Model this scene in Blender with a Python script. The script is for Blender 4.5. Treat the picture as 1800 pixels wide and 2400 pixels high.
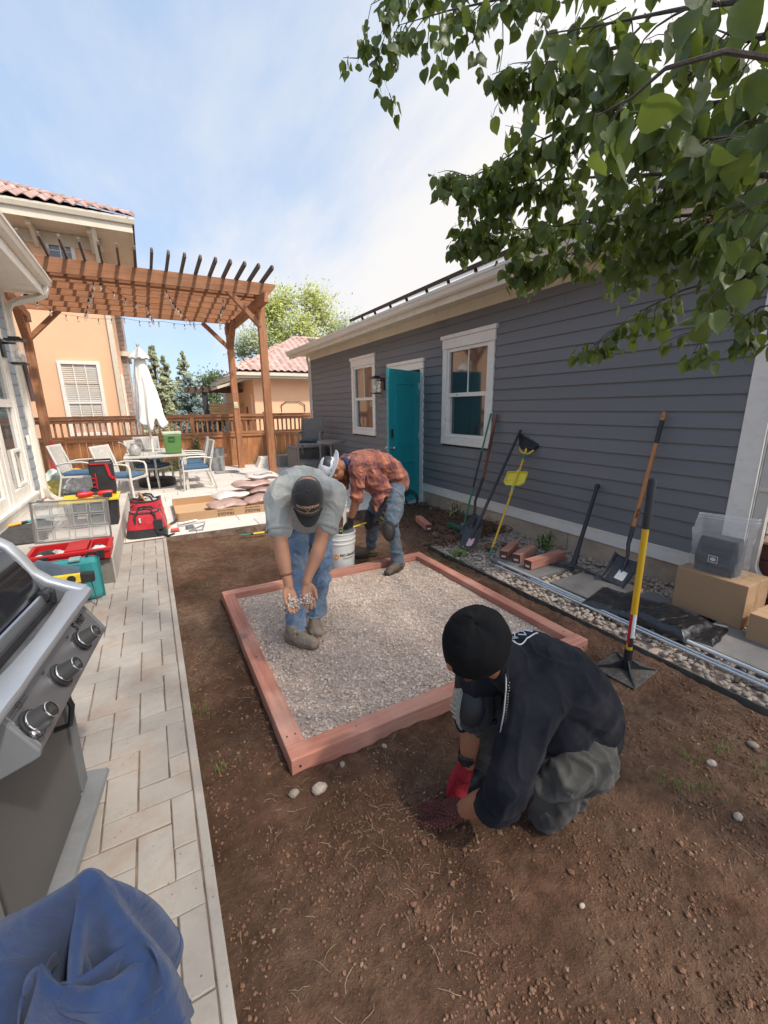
import bpy, bmesh, math, random
from math import sin, cos, pi, radians, sqrt, atan2
from mathutils import Vector, Matrix, noise
random.seed(7)
for _o in list(bpy.data.objects): bpy.data.objects.remove(_o)
scene = bpy.context.scene
COL = scene.collection
V = Vector
# ------------------------------------------------------------------ camera
CAMP = V((0, 0, 1.6))
RW = Matrix(((0.87708562, -0.12664363, 0.46333812),
             (-0.48017704, -0.20651119, 0.85251577),
             (-0.01228119, -0.97021365, -0.24193935)))   # world from (right, down, forward)
cd = bpy.data.cameras.new('camera'); cam = bpy.data.objects.new('camera', cd); COL.objects.link(cam)
rt = RW.col[0].copy(); up = -RW.col[1]; bk = -RW.col[2]
M4 = Matrix.Identity(4)
for i in range(3):
    M4[i][0] = rt[i]; M4[i][1] = up[i]; M4[i][2] = bk[i]; M4[i][3] = CAMP[i]
cam.matrix_world = M4
cd.sensor_fit = 'HORIZONTAL'; cd.sensor_width = 36; cd.lens = 985 / 1800 * 36
cd.clip_start = 0.02; cd.clip_end = 900
scene.camera = cam
# ------------------------------------------------------------------ sun + sky
SUN = V((0.24, -0.55, 0.80)).normalized()
sd = bpy.data.lights.new('sun', 'SUN'); sd.energy = 2.4; sd.angle = radians(2.5); sd.color = (1.0, 0.93, 0.82)
so = bpy.data.objects.new('sun', sd); COL.objects.link(so)
so.rotation_euler = SUN.to_track_quat('Z', 'Y').to_euler()
world = bpy.data.worlds.new('World'); scene.world = world; world.use_nodes = True
wt = world.node_tree; wn = wt.nodes; wl = wt.links
bgn = wn['Background']; bgn.inputs['Strength'].default_value = 0.13
sky = wn.new('ShaderNodeTexSky'); sky.sky_type = 'NISHITA'; sky.sun_disc = False
sky.sun_elevation = math.asin(SUN.z); sky.sun_rotation = atan2(SUN.x, SUN.y)
sky.altitude = 1600; sky.air_density = 1.0; sky.dust_density = 1.6; sky.ozone_density = 1.0
tcw = wn.new('ShaderNodeTexCoord')
sep = wn.new('ShaderNodeSeparateXYZ'); wl.new(tcw.outputs['Generated'], sep.inputs[0])
def wmath(op, a, b=None, c=None):
    n = wn.new('ShaderNodeMath'); n.operation = op
    for i, x in enumerate((a, b, c)):
        if x is None: continue
        if isinstance(x, (int, float)): n.inputs[i].default_value = x
        else: wl.new(x, n.inputs[i])
    return n.outputs[0]
zc = wmath('ADD', wmath('MAXIMUM', sep.outputs['Z'], 0.0), 0.22)
cx = wmath('DIVIDE', sep.outputs['X'], zc); cy = wmath('DIVIDE', sep.outputs['Y'], zc)
cmb = wn.new('ShaderNodeCombineXYZ')
wl.new(wmath('MULTIPLY', cx, 1.5), cmb.inputs[0]); wl.new(wmath('MULTIPLY', cy, 0.62), cmb.inputs[1])
rotn = wn.new('ShaderNodeVectorRotate'); rotn.rotation_type = 'Z_AXIS'; rotn.inputs['Angle'].default_value = radians(-28)
wl.new(cmb.outputs[0], rotn.inputs['Vector'])
n1 = wn.new('ShaderNodeTexNoise'); n1.inputs['Scale'].default_value = 0.85; n1.inputs['Detail'].default_value = 7
n1.inputs['Roughness'].default_value = 0.52; n1.inputs['Distortion'].default_value = 0.35
wl.new(rotn.outputs[0], n1.inputs['Vector'])
n2 = wn.new('ShaderNodeTexNoise'); n2.inputs['Scale'].default_value = 3.6; n2.inputs['Detail'].default_value = 6
n2.inputs['Roughness'].default_value = 0.6
wl.new(rotn.outputs[0], n2.inputs['Vector'])
msk = wmath('ADD', n1.outputs['Fac'], wmath('MULTIPLY', wmath('SUBTRACT', n2.outputs['Fac'], 0.5), 0.22))
msk = wmath('ADD', msk, wmath('MULTIPLY', sep.outputs['X'], 0.42))        # cirrus thickens to one side of the sky
msk = wmath('ADD', msk, wmath('MULTIPLY', sep.outputs['Z'], -0.05))
rmp = wn.new('ShaderNodeMapRange'); rmp.interpolation_type = 'SMOOTHSTEP'
rmp.inputs['From Min'].default_value = 0.36; rmp.inputs['From Max'].default_value = 0.78
wl.new(msk, rmp.inputs['Value'])
lift = wn.new('ShaderNodeMixRGB'); lift.blend_type = 'MIX'; lift.inputs[0].default_value = 0.72
lift.inputs[2].default_value = (2.5, 3.3, 4.45, 1)          # thin high veil over the blue
wl.new(sky.outputs['Color'], lift.inputs[1])
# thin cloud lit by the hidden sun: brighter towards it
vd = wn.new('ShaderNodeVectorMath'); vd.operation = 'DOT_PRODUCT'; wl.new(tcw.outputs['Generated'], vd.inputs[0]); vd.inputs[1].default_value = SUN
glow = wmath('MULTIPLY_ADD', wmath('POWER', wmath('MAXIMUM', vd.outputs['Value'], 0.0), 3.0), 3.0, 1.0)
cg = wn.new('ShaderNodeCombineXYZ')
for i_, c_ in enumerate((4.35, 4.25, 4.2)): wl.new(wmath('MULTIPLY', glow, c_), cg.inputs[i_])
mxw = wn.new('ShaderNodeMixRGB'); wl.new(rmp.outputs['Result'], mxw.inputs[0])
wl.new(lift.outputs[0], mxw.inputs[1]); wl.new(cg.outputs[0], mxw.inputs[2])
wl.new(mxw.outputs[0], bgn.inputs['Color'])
scene.view_settings.view_transform = 'Standard'; scene.view_settings.look = 'None'
scene.view_settings.exposure = 0.80; scene.view_settings.gamma = 1.0; scene.view_settings.use_curve_mapping = False
scene.render.engine = 'CYCLES'
scene.cycles.max_bounces = 8; scene.cycles.transparent_max_bounces = 12

# ------------------------------------------------------------------ materials
MATS = {}
def M(name, col=(.5, .5, .5), rough=.6, metal=0.0, var=.15, vs=6.0, bump=.15, bs=80.0, kind=None, spec=.5, trans=0, alpha=1.0, **k):
    if name in MATS: return MATS[name]
    m = bpy.data.materials.new(name); m.use_nodes = True; t = m.node_tree; N = t.nodes; L = t.links
    b = N['Principled BSDF']
    tc = N.new('ShaderNodeTexCoord'); oi = N.new('ShaderNodeObjectInfo')
    add = N.new('ShaderNodeVectorMath'); add.operation = 'MULTIPLY_ADD'
    L.new(oi.outputs['Random'], add.inputs[0]); add.inputs[1].default_value = (31, 17, 53) if not k.get('worldpos') else (0, 0, 0)
    if k.get('worldpos'):
        g = N.new('ShaderNodeNewGeometry'); L.new(g.outputs['Position'], add.inputs[2])
    else: L.new(tc.outputs['Object'], add.inputs[2])
    vec = add.outputs[0]
    if 'stretch' in k:
        mp = N.new('ShaderNodeMapping'); mp.inputs['Scale'].default_value = k['stretch']; L.new(vec, mp.inputs[0]); vec = mp.outputs[0]
    def noisen(scale, detail=5, rough=.6, dist=0.0, v=None):
        n = N.new('ShaderNodeTexNoise'); n.inputs['Scale'].default_value = scale; n.inputs['Detail'].default_value = detail
        n.inputs['Roughness'].default_value = rough; n.inputs['Distortion'].default_value = dist; L.new(v or vec, n.inputs['Vector']); return n.outputs['Fac']
    def math_(op, a, bb):
        n = N.new('ShaderNodeMath'); n.operation = op
        for i, x in enumerate((a, bb)):
            if isinstance(x, (int, float)): n.inputs[i].default_value = x
            else: L.new(x, n.inputs[i])
        return n.outputs[0]
    def ramp(fac, stops):
        r = N.new('ShaderNodeValToRGB'); e = r.color_ramp.elements
        e[0].position = stops[0][0]; e[0].color = (*stops[0][1], 1); e[1].position = stops[-1][0]; e[1].color = (*stops[-1][1], 1)
        for p, c in stops[1:-1]:
            q = e.new(p); q.color = (*c, 1)
        L.new(fac, r.inputs[0]); return r.outputs[0]
    def mix(f, a, c, mode='MIX'):
        n = N.new('ShaderNodeMixRGB'); n.blend_type = mode
        for i, x in enumerate((f, a, c)):
            if isinstance(x, (int, float)): n.inputs[i].default_value = x
            elif isinstance(x, tuple): n.inputs[i].default_value = (*x, 1)
            else: L.new(x, n.inputs[i])
        return n.outputs[0]
    c = col
    sc = lambda f: tuple(min(1, x * f) for x in c)
    f0 = noisen(vs)
    colr = ramp(f0, [(.3, sc(1 - var)), (.7, sc(1 + var))])
    hgt = noisen(bs, 4, .65)
    # per object tone
    if k.get('objvar', .08) > 0:
        ov = k.get('objvar', .08)
        n = N.new('ShaderNodeMapRange'); n.inputs['To Min'].default_value = 1 - ov; n.inputs['To Max'].default_value = 1 + ov
        L.new(oi.outputs['Random'], n.inputs['Value'])
        cb = N.new('ShaderNodeCombineXYZ'); [L.new(n.outputs[0], cb.inputs[i]) for i in range(3)]
        colr = mix(1.0, colr, cb.outputs[0], 'MULTIPLY')
    if kind == 'wood':
        ax = k.get('axis', 0); s = [26, 26, 26]; s[ax] = 1.1
        mp = N.new('ShaderNodeMapping'); mp.inputs['Scale'].default_value = s; L.new(vec, mp.inputs[0])
        g1 = noisen(1.0, 6, .7, 1.2, mp.outputs[0]); g2 = noisen(4.5, 5, .7, .3, mp.outputs[0])
        c2 = k.get('dark', tuple(x * .45 for x in c))
        colr = mix(math_('MULTIPLY', ramp(g1, [(.38, (0, 0, 0)), (.66, (1, 1, 1))]), k.get('grain', .55)), colr, c2)
        kn = N.new('ShaderNodeTexVoronoi'); kn.inputs['Scale'].default_value = k.get('knots', 1.7); L.new(vec, kn.inputs['Vector'])
        colr = mix(ramp(kn.outputs['Distance'], [(.045, (.8, .8, .8)), (.09, (0, 0, 0))]), colr, tuple(x * .3 for x in c))
        colr = mix(math_('MULTIPLY', ramp(noisen(2.2, 4, .6), [(.45, (0, 0, 0)), (.75, (1, 1, 1))]), k.get('wear', .25)), colr, k.get('wearc', tuple(min(1, x * 1.8 + .05) for x in c)))
        hgt = math_('ADD', math_('MULTIPLY', g1, .8), math_('MULTIPLY', g2, .4))
    elif kind == 'conc':
        f2 = noisen(vs * 5, 6, .7); colr = mix(math_('MULTIPLY', ramp(f2, [(.5, (0, 0, 0)), (.75, (1, 1, 1))]), .45), colr, sc(.68))
        dirt = noisen(k.get('ds', 1.6), 6, .72, .6)
        colr = mix(math_('MULTIPLY', ramp(dirt, [(.5, (0, 0, 0)), (.72, (1, 1, 1))]), k.get('dirt', .35)), colr, k.get('dirtc', (.28, .17, .11)))
        vo = N.new('ShaderNodeTexVoronoi'); vo.inputs['Scale'].default_value = k.get('pits', 38); L.new(vec, vo.inputs['Vector'])
        pit = ramp(vo.outputs['Distance'], [(.07, (1, 1, 1)), (.12, (0, 0, 0))])
        pm = math_('MULTIPLY', pit, ramp(noisen(5.0, 3), [(.48, (0, 0, 0)), (.56, (1, 1, 1))]))
        colr = mix(math_('MULTIPLY', pm, .8), colr, sc(.3))
        hgt = math_('SUBTRACT', hgt, math_('MULTIPLY', pm, 2.0))
    elif kind == 'fabric':
        w = noisen(vs * 2.5, 3, .5, .8); colr = mix(math_('MULTIPLY', ramp(w, [(.45, (0, 0, 0)), (.7, (1, 1, 1))]), k.get('worn', .25)), colr, k.get('wornc', sc(1.5)))
        hgt = math_('ADD', noisen(900, 2, .5), math_('MULTIPLY', noisen(k.get('fold', 9), 5, .55, 1.4), k.get('foldh', 9.0)))
        if k.get('specks'):
            sv = N.new('ShaderNodeTexVoronoi'); sv.inputs['Scale'].default_value = 26; L.new(vec, sv.inputs['Vector'])
            sm_ = math_('MULTIPLY', ramp(sv.outputs['Distance'], [(.10, (1, 1, 1)), (.16, (0, 0, 0))]), ramp(noisen(6, 2), [(.50, (0, 0, 0)), (.58, (1, 1, 1))])); colr = mix(sm_, colr, (.62, .64, .64))
        if True:
            b.inputs['Sheen Weight'].default_value = k.get('sheen', .15)
    elif kind == 'soil':
        f2 = noisen(14, 8, .75); f3 = noisen(1.3, 5, .6, .5); f4 = noisen(120, 4, .8)
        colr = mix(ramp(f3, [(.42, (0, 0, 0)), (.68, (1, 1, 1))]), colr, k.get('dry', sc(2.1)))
        colr = mix(math_('MULTIPLY', ramp(f2, [(.4, (1, 1, 1)), (.6, (0, 0, 0))]), .65), colr, sc(.55))
        colr = mix(math_('MULTIPLY', ramp(f4, [(.55, (0, 0, 0)), (.72, (1, 1, 1))]), .5), colr, sc(2.4))
        hgt = math_('ADD', math_('MULTIPLY', f2, 3), math_('ADD', f4, noisen(45, 5, .7)))
    elif kind == 'scratch':
        f2 = noisen(40, 6, .8, .5); colr = mix(math_('MULTIPLY', ramp(f2, [(.5, (0, 0, 0)), (.7, (1, 1, 1))]), k.get('amt', .5)), colr, k.get('sc', (.3, .24, .19)))
    if k.get('ao_dust'):
        pass
    L.new(colr, b.inputs['Base Color'])
    rr = N.new('ShaderNodeMapRange'); rr.inputs['To Min'].default_value = max(0.02, rough - .1); rr.inputs['To Max'].default_value = min(1, rough + .1)
    L.new(f0, rr.inputs['Value']); L.new(rr.outputs[0], b.inputs['Roughness'])
    b.inputs['Metallic'].default_value = metal; b.inputs['Specular IOR Level'].default_value = spec
    if trans: b.inputs['Transmission Weight'].default_value = trans
    if alpha < 1: b.inputs['Alpha'].default_value = alpha
    if k.get('coat'): b.inputs['Coat Weight'].default_value = k['coat']
    if bump:
        bn = N.new('ShaderNodeBump'); bn.inputs['Strength'].default_value = bump; bn.inputs['Distance'].default_value = k.get('bd', .004)
        L.new(hgt, bn.inputs['Height']); L.new(bn.outputs[0], b.inputs['Normal'])
    MATS[name] = m; return m

# ------------------------------------------------------------------ mesh building
class MB:
    def __init__(s): s.v = []; s.f = []
    def add(s, v, f):
        o = len(s.v); s.v += [V(p) for p in v]; s.f += [tuple(i + o for i in q) for q in f]; return s
    def box(s, x0, x1, y0, y1, z0, z1):
        return s.add([(x0,y0,z0),(x1,y0,z0),(x1,y1,z0),(x0,y1,z0),(x0,y0,z1),(x1,y0,z1),(x1,y1,z1),(x0,y1,z1)],
                     [(0,3,2,1),(4,5,6,7),(0,1,5,4),(1,2,6,5),(2,3,7,6),(3,0,4,7)])
    def obox(s, c, size, rot=(0, 0, 0), M_=None):
        if M_ is None:
            from mathutils import Euler
            M_ = Euler(rot).to_matrix()
        c = V(c); hx, hy, hz = [q / 2 for q in size]
        vs = [c + M_ @ V((a*hx, b_*hy, d*hz)) for d in (-1, 1) for a, b_ in ((-1,-1),(1,-1),(1,1),(-1,1))]
        return s.add(vs, [(0,3,2,1),(4,5,6,7),(0,1,5,4),(1,2,6,5),(2,3,7,6),(3,0,4,7)])
    def beam(s, a, b_, w, h, up=(0, 0, 1)):          # bar from a to b, w across, h along up
        a = V(a); b_ = V(b_); d = (b_ - a); L = d.length; d.normalize(); u = V(up); u = (u - d * u.dot(d)).normalized(); r = d.cross(u)
        m = Matrix((d, r, u)).transposed(); return s.obox((a + b_) / 2, (L, w, h), M_=m)
    def tube(s, pts, rad, n=10, cap=True, flat=1.0, fdir=None, closed=False):
        pts = [V(p) for p in pts]; m = len(pts)
        if not isinstance(rad, (list, tuple)): rad = [rad] * m
        o = len(s.v); t0 = None; u = None
        for i in range(m):
            if closed: t = (pts[(i + 1) % m] - pts[i - 1]).normalized()
            else: t = (pts[min(i + 1, m - 1)] - pts[max(i - 1, 0)]).normalized()
            if fdir is not None: u = V(fdir); u = u - t * u.dot(t)
            elif u is None: u = t.orthogonal()
            else: u = u - t * u.dot(t)
            if u.length < 1e-6: u = t.orthogonal()
            u = u.normalized(); w = t.cross(u)
            for j in range(n):
                a = 2 * pi * j / n
                s.v.append(pts[i] + (u * cos(a) * flat + w * sin(a)) * rad[i])
        mm = m if closed else m - 1
        for i in range(mm):
            for j in range(n):
                k = (j + 1) % n; i2 = (i + 1) % m
                s.f.append((o + i*n + j, o + i*n + k, o + i2*n + k, o + i2*n + j))
        if cap and not closed:
            s.f.append(tuple(o + j for j in range(n - 1, -1, -1))); s.f.append(tuple(o + (m - 1)*n + j for j in range(n)))
        return s
    def limb(s, pts, rad, n=16, flat=1.0, fdir=None, sub=4):     # rounded tapered closed limb, smooth through pts
        pts = [V(p) for p in pts]; P = []; Rr = []
        m = len(pts)
        for i in range(m - 1):
            p0 = pts[max(i-1, 0)]; p1 = pts[i]; p2 = pts[i+1]; p3 = pts[min(i+2, m-1)]
            for k in range(sub):
                t = k / sub
                P.append(.5 * ((2*p1) + (p2-p0)*t + (2*p0-5*p1+4*p2-p3)*t*t + (3*p1-p0-3*p2+p3)*t**3))
                tt = t*t*(3-2*t); Rr.append(rad[i]*(1-tt) + rad[i+1]*tt)
        P.append(pts[-1]); Rr.append(rad[-1])
        d0 = (P[0] - P[1]).normalized(); d1 = (P[-1] - P[-2]).normalized()
        A = []; B = []
        for k in (80, 55, 28): A.append((P[0] + d0*Rr[0]*sin(radians(k)), Rr[0]*cos(radians(k))))
        for k in (28, 55, 80): B.append((P[-1] + d1*Rr[-1]*sin(radians(k)), Rr[-1]*cos(radians(k))))
        return s.tube([a[0] for a in A] + P + [b_[0] for b_ in B], [a[1] for a in A] + Rr + [b_[1] for b_ in B], n, True, flat, fdir)
    def ball(s, c, r, n=16, m=10, M_=None):
        c = V(c); r = V(r) if not isinstance(r, (int, float)) else V((r, r, r)); M_ = M_ or Matrix.Identity(3); o = len(s.v)
        s.v.append(c + M_ @ V((0, 0, r.z)))
        for i in range(1, m):
            for j in range(n):
                a = pi*i/m; b_ = 2*pi*j/n; s.v.append(c + M_ @ V((r.x*sin(a)*cos(b_), r.y*sin(a)*sin(b_), r.z*cos(a))))
        s.v.append(c + M_ @ V((0, 0, -r.z))); e = len(s.v) - 1
        for j in range(n): s.f.append((o, o+1+j, o+1+(j+1) % n))
        for i in range(m-2):
            for j in range(n):
                k = (j+1) % n; s.f.append((o+1+i*n+j, o+1+(i+1)*n+j, o+1+(i+1)*n+k, o+1+i*n+k))
        for j in range(n): s.f.append((e, o+1+(m-2)*n+(j+1) % n, o+1+(m-2)*n+j))
        return s
    def lathe(s, prof, c=(0, 0, 0), n=24, M_=None, cap=False):    # prof: (r, z)
        c = V(c); M_ = M_ or Matrix.Identity(3); o = len(s.v); m = len(prof)
        for r, z in prof:
            for j in range(n):
                a = 2*pi*j/n; s.v.append(c + M_ @ V((r*cos(a), r*sin(a), z)))
        for i in range(m-1):
            for j in range(n):
                k = (j+1) % n; s.f.append((o+i*n+j, o+i*n+k, o+(i+1)*n+k, o+(i+1)*n+j))
        if cap: s.f.append(tuple(o+j for j in range(n-1, -1, -1))); s.f.append(tuple(o+(m-1)*n+j for j in range(n)))
        return s
    def prism(s, poly, fn0, fn1):        # poly of 2d points -> fn0/fn1 map to 3d
        n = len(poly); a = [fn0(*p) for p in poly]; b_ = [fn1(*p) for p in poly]
        return s.add(a + b_, [tuple(range(n-1, -1, -1)), tuple(range(n, 2*n))] + [(i, (i+1) % n, n+(i+1) % n, n+i) for i in range(n)])
    def grid(s, nx, ny, fn):
        o = len(s.v)
        for j in range(ny+1):
            for i in range(nx+1): s.v.append(V(fn(i/nx, j/ny)))
        for j in range(ny):
            for i in range(nx):
                a = o + j*(nx+1) + i; s.f.append((a, a+1, a+nx+2, a+nx+1))
        return s
def basis(z, x=None):
    z = V(z).normalized(); x = V(x) if x is not None else z.orthogonal(); x = (x - z*x.dot(z)).normalized(); return Matrix((x, z.cross(x), z)).transposed()
WM = {}
def build(name, mb, mat, parent=None, bevel=0, smooth=False, label=None, kind=None, solid=0, sub=0, origin=None, ang=40):
    me = bpy.data.meshes.new(name)
    if mb.v:
        if origin is None:
            lo = V([min(p[i] for p in mb.v) for i in range(3)]); hi = V([max(p[i] for p in mb.v) for i in range(3)]); c = (lo + hi) / 2
        else: c = V(origin)
    else: c = V((0, 0, 0))
    me.from_pydata([tuple(p - c) for p in mb.v], [], mb.f)
    if smooth:
        me.polygons.foreach_set('use_smooth', [True]*len(me.polygons))
        try: me.set_sharp_from_angle(angle=radians(ang))
        except Exception: pass
    me.materials.append(mat); me.update()
    o = bpy.data.objects.new(name, me); COL.objects.link(o)
    if parent is not None: o.parent = parent; o.matrix_parent_inverse = WM[parent.name].inverted()
    o.location = c; WM[o.name] = Matrix.Translation(c)
    if solid:
        q = o.modifiers.new('solid', 'SOLIDIFY'); q.thickness = solid; q.offset = 0
    if sub:
        q = o.modifiers.new('sub', 'SUBSURF'); q.levels = sub; q.render_levels = sub
    if bevel:
        q = o.modifiers.new('bevel', 'BEVEL'); q.width = bevel; q.segments = 2; q.limit_method = 'ANGLE'
    if label: o['label'] = label
    if kind: o['kind'] = kind
    return o
def tag(o, label, cat, group=None):
    o['label'] = label; o['category'] = cat
    if group: o['group'] = group
    return o
def thing(name, label, cat, loc=(0, 0, 0), group=None):
    o = bpy.data.objects.new(name, None); COL.objects.link(o); o.location = V(loc); o.empty_display_size = .1
    WM[o.name] = Matrix.Translation(V(loc)); return tag(o, label, cat, group)
def inst(o, name, M_, parent):      # another object on the same mesh, at world matrix M_
    c = o.copy(); c.name = name; COL.objects.link(c)
    c.parent = parent; c.matrix_parent_inverse = WM[parent.name].inverted() if parent else Matrix.Identity(4)
    c.matrix_basis = M_; return c
def dup(root, loc, rz=0, label=None, kids=None):
    kids = kids if kids is not None else list(root.children)
    c = root.copy(); COL.objects.link(c); c.location = V(loc); c.rotation_euler = (0, 0, rz)
    if label: c['label'] = label
    for ch in kids:
        d = ch.copy(); COL.objects.link(d); d.parent = c
        for g in ch.children:
            e = g.copy(); COL.objects.link(e); e.parent = d
    return c
def remesh(name, mb, mat, parent, voxel=.008, smooth=3, disp=None, label=None):
    me = bpy.data.meshes.new('tmp'); me.from_pydata([tuple(p) for p in mb.v], [], mb.f); me.update()
    t = bpy.data.objects.new('tmp', me); COL.objects.link(t)
    r = t.modifiers.new('r', 'REMESH'); r.mode = 'VOXEL'; r.voxel_size = voxel; r.adaptivity = 0
    q = t.modifiers.new('s', 'SMOOTH'); q.factor = .5; q.iterations = smooth
    dg = bpy.context.evaluated_depsgraph_get(); ev = t.evaluated_get(dg)
    m2 = bpy.data.meshes.new_from_object(ev); bpy.data.objects.remove(t)
    out = MB(); nv = [v.co.copy() for v in m2.vertices]; nn = [v.normal.copy() for v in m2.vertices]
    if disp:
        nv = [disp(p, n_) for p, n_ in zip(nv, nn)]
    out.v = nv; out.f = [tuple(p.vertices) for p in m2.polygons]
    bpy.data.meshes.remove(m2)
    return build(name, out, mat, parent, smooth=True, ang=180, label=label)
def text(s, size, mat, M_, name='lettering', parent=None, warp=None, align='CENTER', thick=.0, bold=0.0):
    c = bpy.data.curves.new('txt', 'FONT'); c.body = s; c.size = size; c.align_x = align; c.align_y = 'CENTER'; c.offset = bold
    t = bpy.data.objects.new('txt', c); COL.objects.link(t); c.resolution_u = 3
    dg = bpy.context.evaluated_depsgraph_get(); m2 = bpy.data.meshes.new_from_object(t.evaluated_get(dg)); bpy.data.objects.remove(t)
    out = MB(); out.f = [tuple(p.vertices) for p in m2.polygons]
    out.v = [(warp(v.co) if warp else M_ @ v.co) for v in m2.vertices]; bpy.data.meshes.remove(m2)
    return build(name, out, mat, parent)
def join(objs): pass
ICO_V = None
def ico(sub=1):
    bm = bmesh.new(); bmesh.ops.create_icosphere(bm, subdivisions=sub, radius=1.0)
    v = [p.co.copy() for p in bm.verts]; f = [tuple(q.index for q in p.verts) for p in bm.faces]; bm.free(); return v, f
I1 = ico(1); I2 = ico(2)
def rot_rand(rng): 
    from mathutils import Quaternion
    return Quaternion((rng.gauss(0,1), rng.gauss(0,1), rng.gauss(0,1), rng.gauss(0,1))).normalized().to_matrix()
def stone(mb, c, r, rng, base=I1, jag=.25, sq=(1, .8, .55), tilt=True):
    v, f = base; Rm = rot_rand(rng) if tilt else Matrix.Rotation(rng.uniform(0, 6.28), 3, 'Z'); c = V(c)
    if tilt:  # mostly lying flat
        Rm = Matrix.Rotation(rng.uniform(0, 6.28), 3, 'Z') @ Matrix.Rotation(rng.gauss(0, .35), 3, 'X')
    mb.add([c + Rm @ V((p.x*r*sq[0], p.y*r*sq[1], p.z*r*sq[2])) * (1 + rng.uniform(-jag, jag)) for p in v], f)
# ------------------------------------------------------------------ material library
SOIL = M('soil', (.235, .126, .079), rough=.95, var=.42, vs=5, bump=1.0, bs=60, kind='soil', bd=.03, objvar=0, spec=.15, dry=(.40, .26, .17))  # lighter patches: dry soil, with sun spots put into the colour
CLOD = M('soil_clod', (.175, .095, .060), rough=.95, var=.45, vs=9, bump=.5, bs=150, spec=.1, objvar=.0, worldpos=1)
PATHM = M('stamped_concrete', (.345, .308, .272), rough=.85, var=.10, vs=3, bump=.35, bs=110, kind='conc', pits=34, spec=.3, objvar=.07, bd=.004, worldpos=1, ds=2.6, dirt=.75, dirtc=(.30, .20, .145))
PATIOM = M('patio_concrete', (.62, .57, .52), rough=.85, var=.06, vs=2, bump=.25, bs=90, kind='conc', spec=.3, objvar=.04, dirt=.25, dirtc=(.40, .34, .28))
JOINT = M('joint_grit', (.19, .135, .105), rough=.95, var=.5, vs=14, bump=.6, bs=160, spec=.1)
STOOPM = M('step_concrete', (.50, .455, .41), rough=.9, var=.12, vs=3, bump=.4, bs=120, kind='conc', spec=.25, dirt=.3, dirtc=(.25, .2, .16))
GRAVM = M('crushed_gravel', (.72, .565, .47), rough=.95, var=.5, vs=60, bump=.6, bs=200, kind='conc', ds=2.2, dirt=.7, dirtc=(.30, .195, .135), spec=.15, worldpos=1, objvar=0)
GRAVB = M('gravel_fines', (.60, .45, .355), rough=.95, var=.35, vs=18, bump=1, bs=140, kind='soil', spec=.1, dry=(.6, .5, .44))
PEB = M('river_pebble', (.33, .27, .22), rough=.75, var=.35, vs=9, bump=.2, bs=120, spec=.25, objvar=.25, worldpos=1)
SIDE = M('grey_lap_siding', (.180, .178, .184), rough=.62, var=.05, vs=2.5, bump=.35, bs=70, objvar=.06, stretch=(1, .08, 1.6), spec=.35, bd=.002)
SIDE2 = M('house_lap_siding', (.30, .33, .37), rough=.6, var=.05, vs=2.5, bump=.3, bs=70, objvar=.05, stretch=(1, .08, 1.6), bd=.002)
TRIM = M('white_trim', (.80, .75, .68), rough=.55, var=.05, vs=4, bump=.3, bs=45, kind='conc', dirt=.14, dirtc=(.5, .44, .36), pits=9, objvar=.02, stretch=(.5, .5, 1), bd=.002)
CREAM = M('cream_trim', (.66, .58, .46), rough=.55, var=.06, vs=3, bump=.25, bs=40, kind='conc', dirt=.12, dirtc=(.45, .36, .26), pits=7, objvar=.03, bd=.002)
GUT = M('gutter_metal', (.66, .60, .52), rough=.42, var=.05, vs=2, bump=.1, bs=20, objvar=.02)
FOUND = M('foundation_concrete', (.44, .345, .26), rough=.9, var=.18, vs=3, bump=.5, bs=60, kind='conc', dirt=.5, dirtc=(.24, .165, .105), pits=14)
TEAL = M('teal_door_paint', (.012, .36, .40), rough=.38, var=.07, vs=3, bump=.12, bs=90, objvar=0, spec=.5)
TEALW = M('worn_door_edge', (.08, .33, .34), rough=.6, var=.2, vs=20, kind='scratch', sc=(.6, .55, .45), amt=.5)
GLASS = M('window_glass', (.9, .95, .95), rough=.02, var=0, bump=.02, bs=3, bd=.01, trans=1, spec=.8, objvar=0)
MIRG = M('dark_window_glass', (.03, .035, .04), rough=.04, var=.0, bump=.03, bs=2.5, bd=.01, spec=1.0, coat=1.0, objvar=0)
BLK = M('black_metal', (.02, .02, .022), rough=.42, var=.3, vs=20, bump=.1, bs=150)
BLKP = M('black_plastic', (.022, .022, .024), rough=.5, var=.25, vs=12, bump=.15, bs=250)
SHOV = M('worn_black_steel', (.035, .037, .042), rough=.45, var=.35, vs=12, bump=.2, bs=120, kind='scratch', sc=(.16, .13, .11), amt=.5, metal=.2)
STEEL = M('stainless_steel', (.46, .46, .48), rough=.34, metal=.9, var=.06, vs=3, bump=.05, bs=400, stretch=(1, .05, 1))
ALU = M('cast_aluminium', (.44, .455, .48), rough=.42, metal=.55, var=.05, vs=3, bump=.05, bs=200, objvar=0)
GREYP = M('grey_plastic', (.145, .15, .155), rough=.5, var=.08, vs=5, bump=.1, bs=200)
GALV = M('galvanized_steel', (.48, .52, .54), rough=.35, metal=.75, var=.2, vs=14, bump=.1, bs=60)
PVC = M('grey_conduit', (.42, .44, .45), rough=.45, var=.08, vs=5, bump=.05, bs=90)
ZINC = M('zinc_pipe', (.62, .66, .70), rough=.25, metal=.9, var=.1, vs=10, bump=.05, bs=60)
EDG = M('edging_strip', (.10, .088, .075), rough=.7, metal=.1, var=.4, vs=8, bump=.3, bs=90)
REDW = M('redwood_stain_x', (.53, .225, .155), rough=.8, kind='wood', axis=0, grain=.7, bump=.6, dark=(.27, .09, .06), wear=.6, wearc=(.62, .38, .30), var=.1, bd=.003)
REDWY = M('redwood_stain_y', (.53, .225, .155), rough=.8, kind='wood', axis=1, grain=.7, bump=.6, dark=(.27, .09, .06), wear=.6, wearc=(.62, .38, .30), var=.1, bd=.003)
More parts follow.
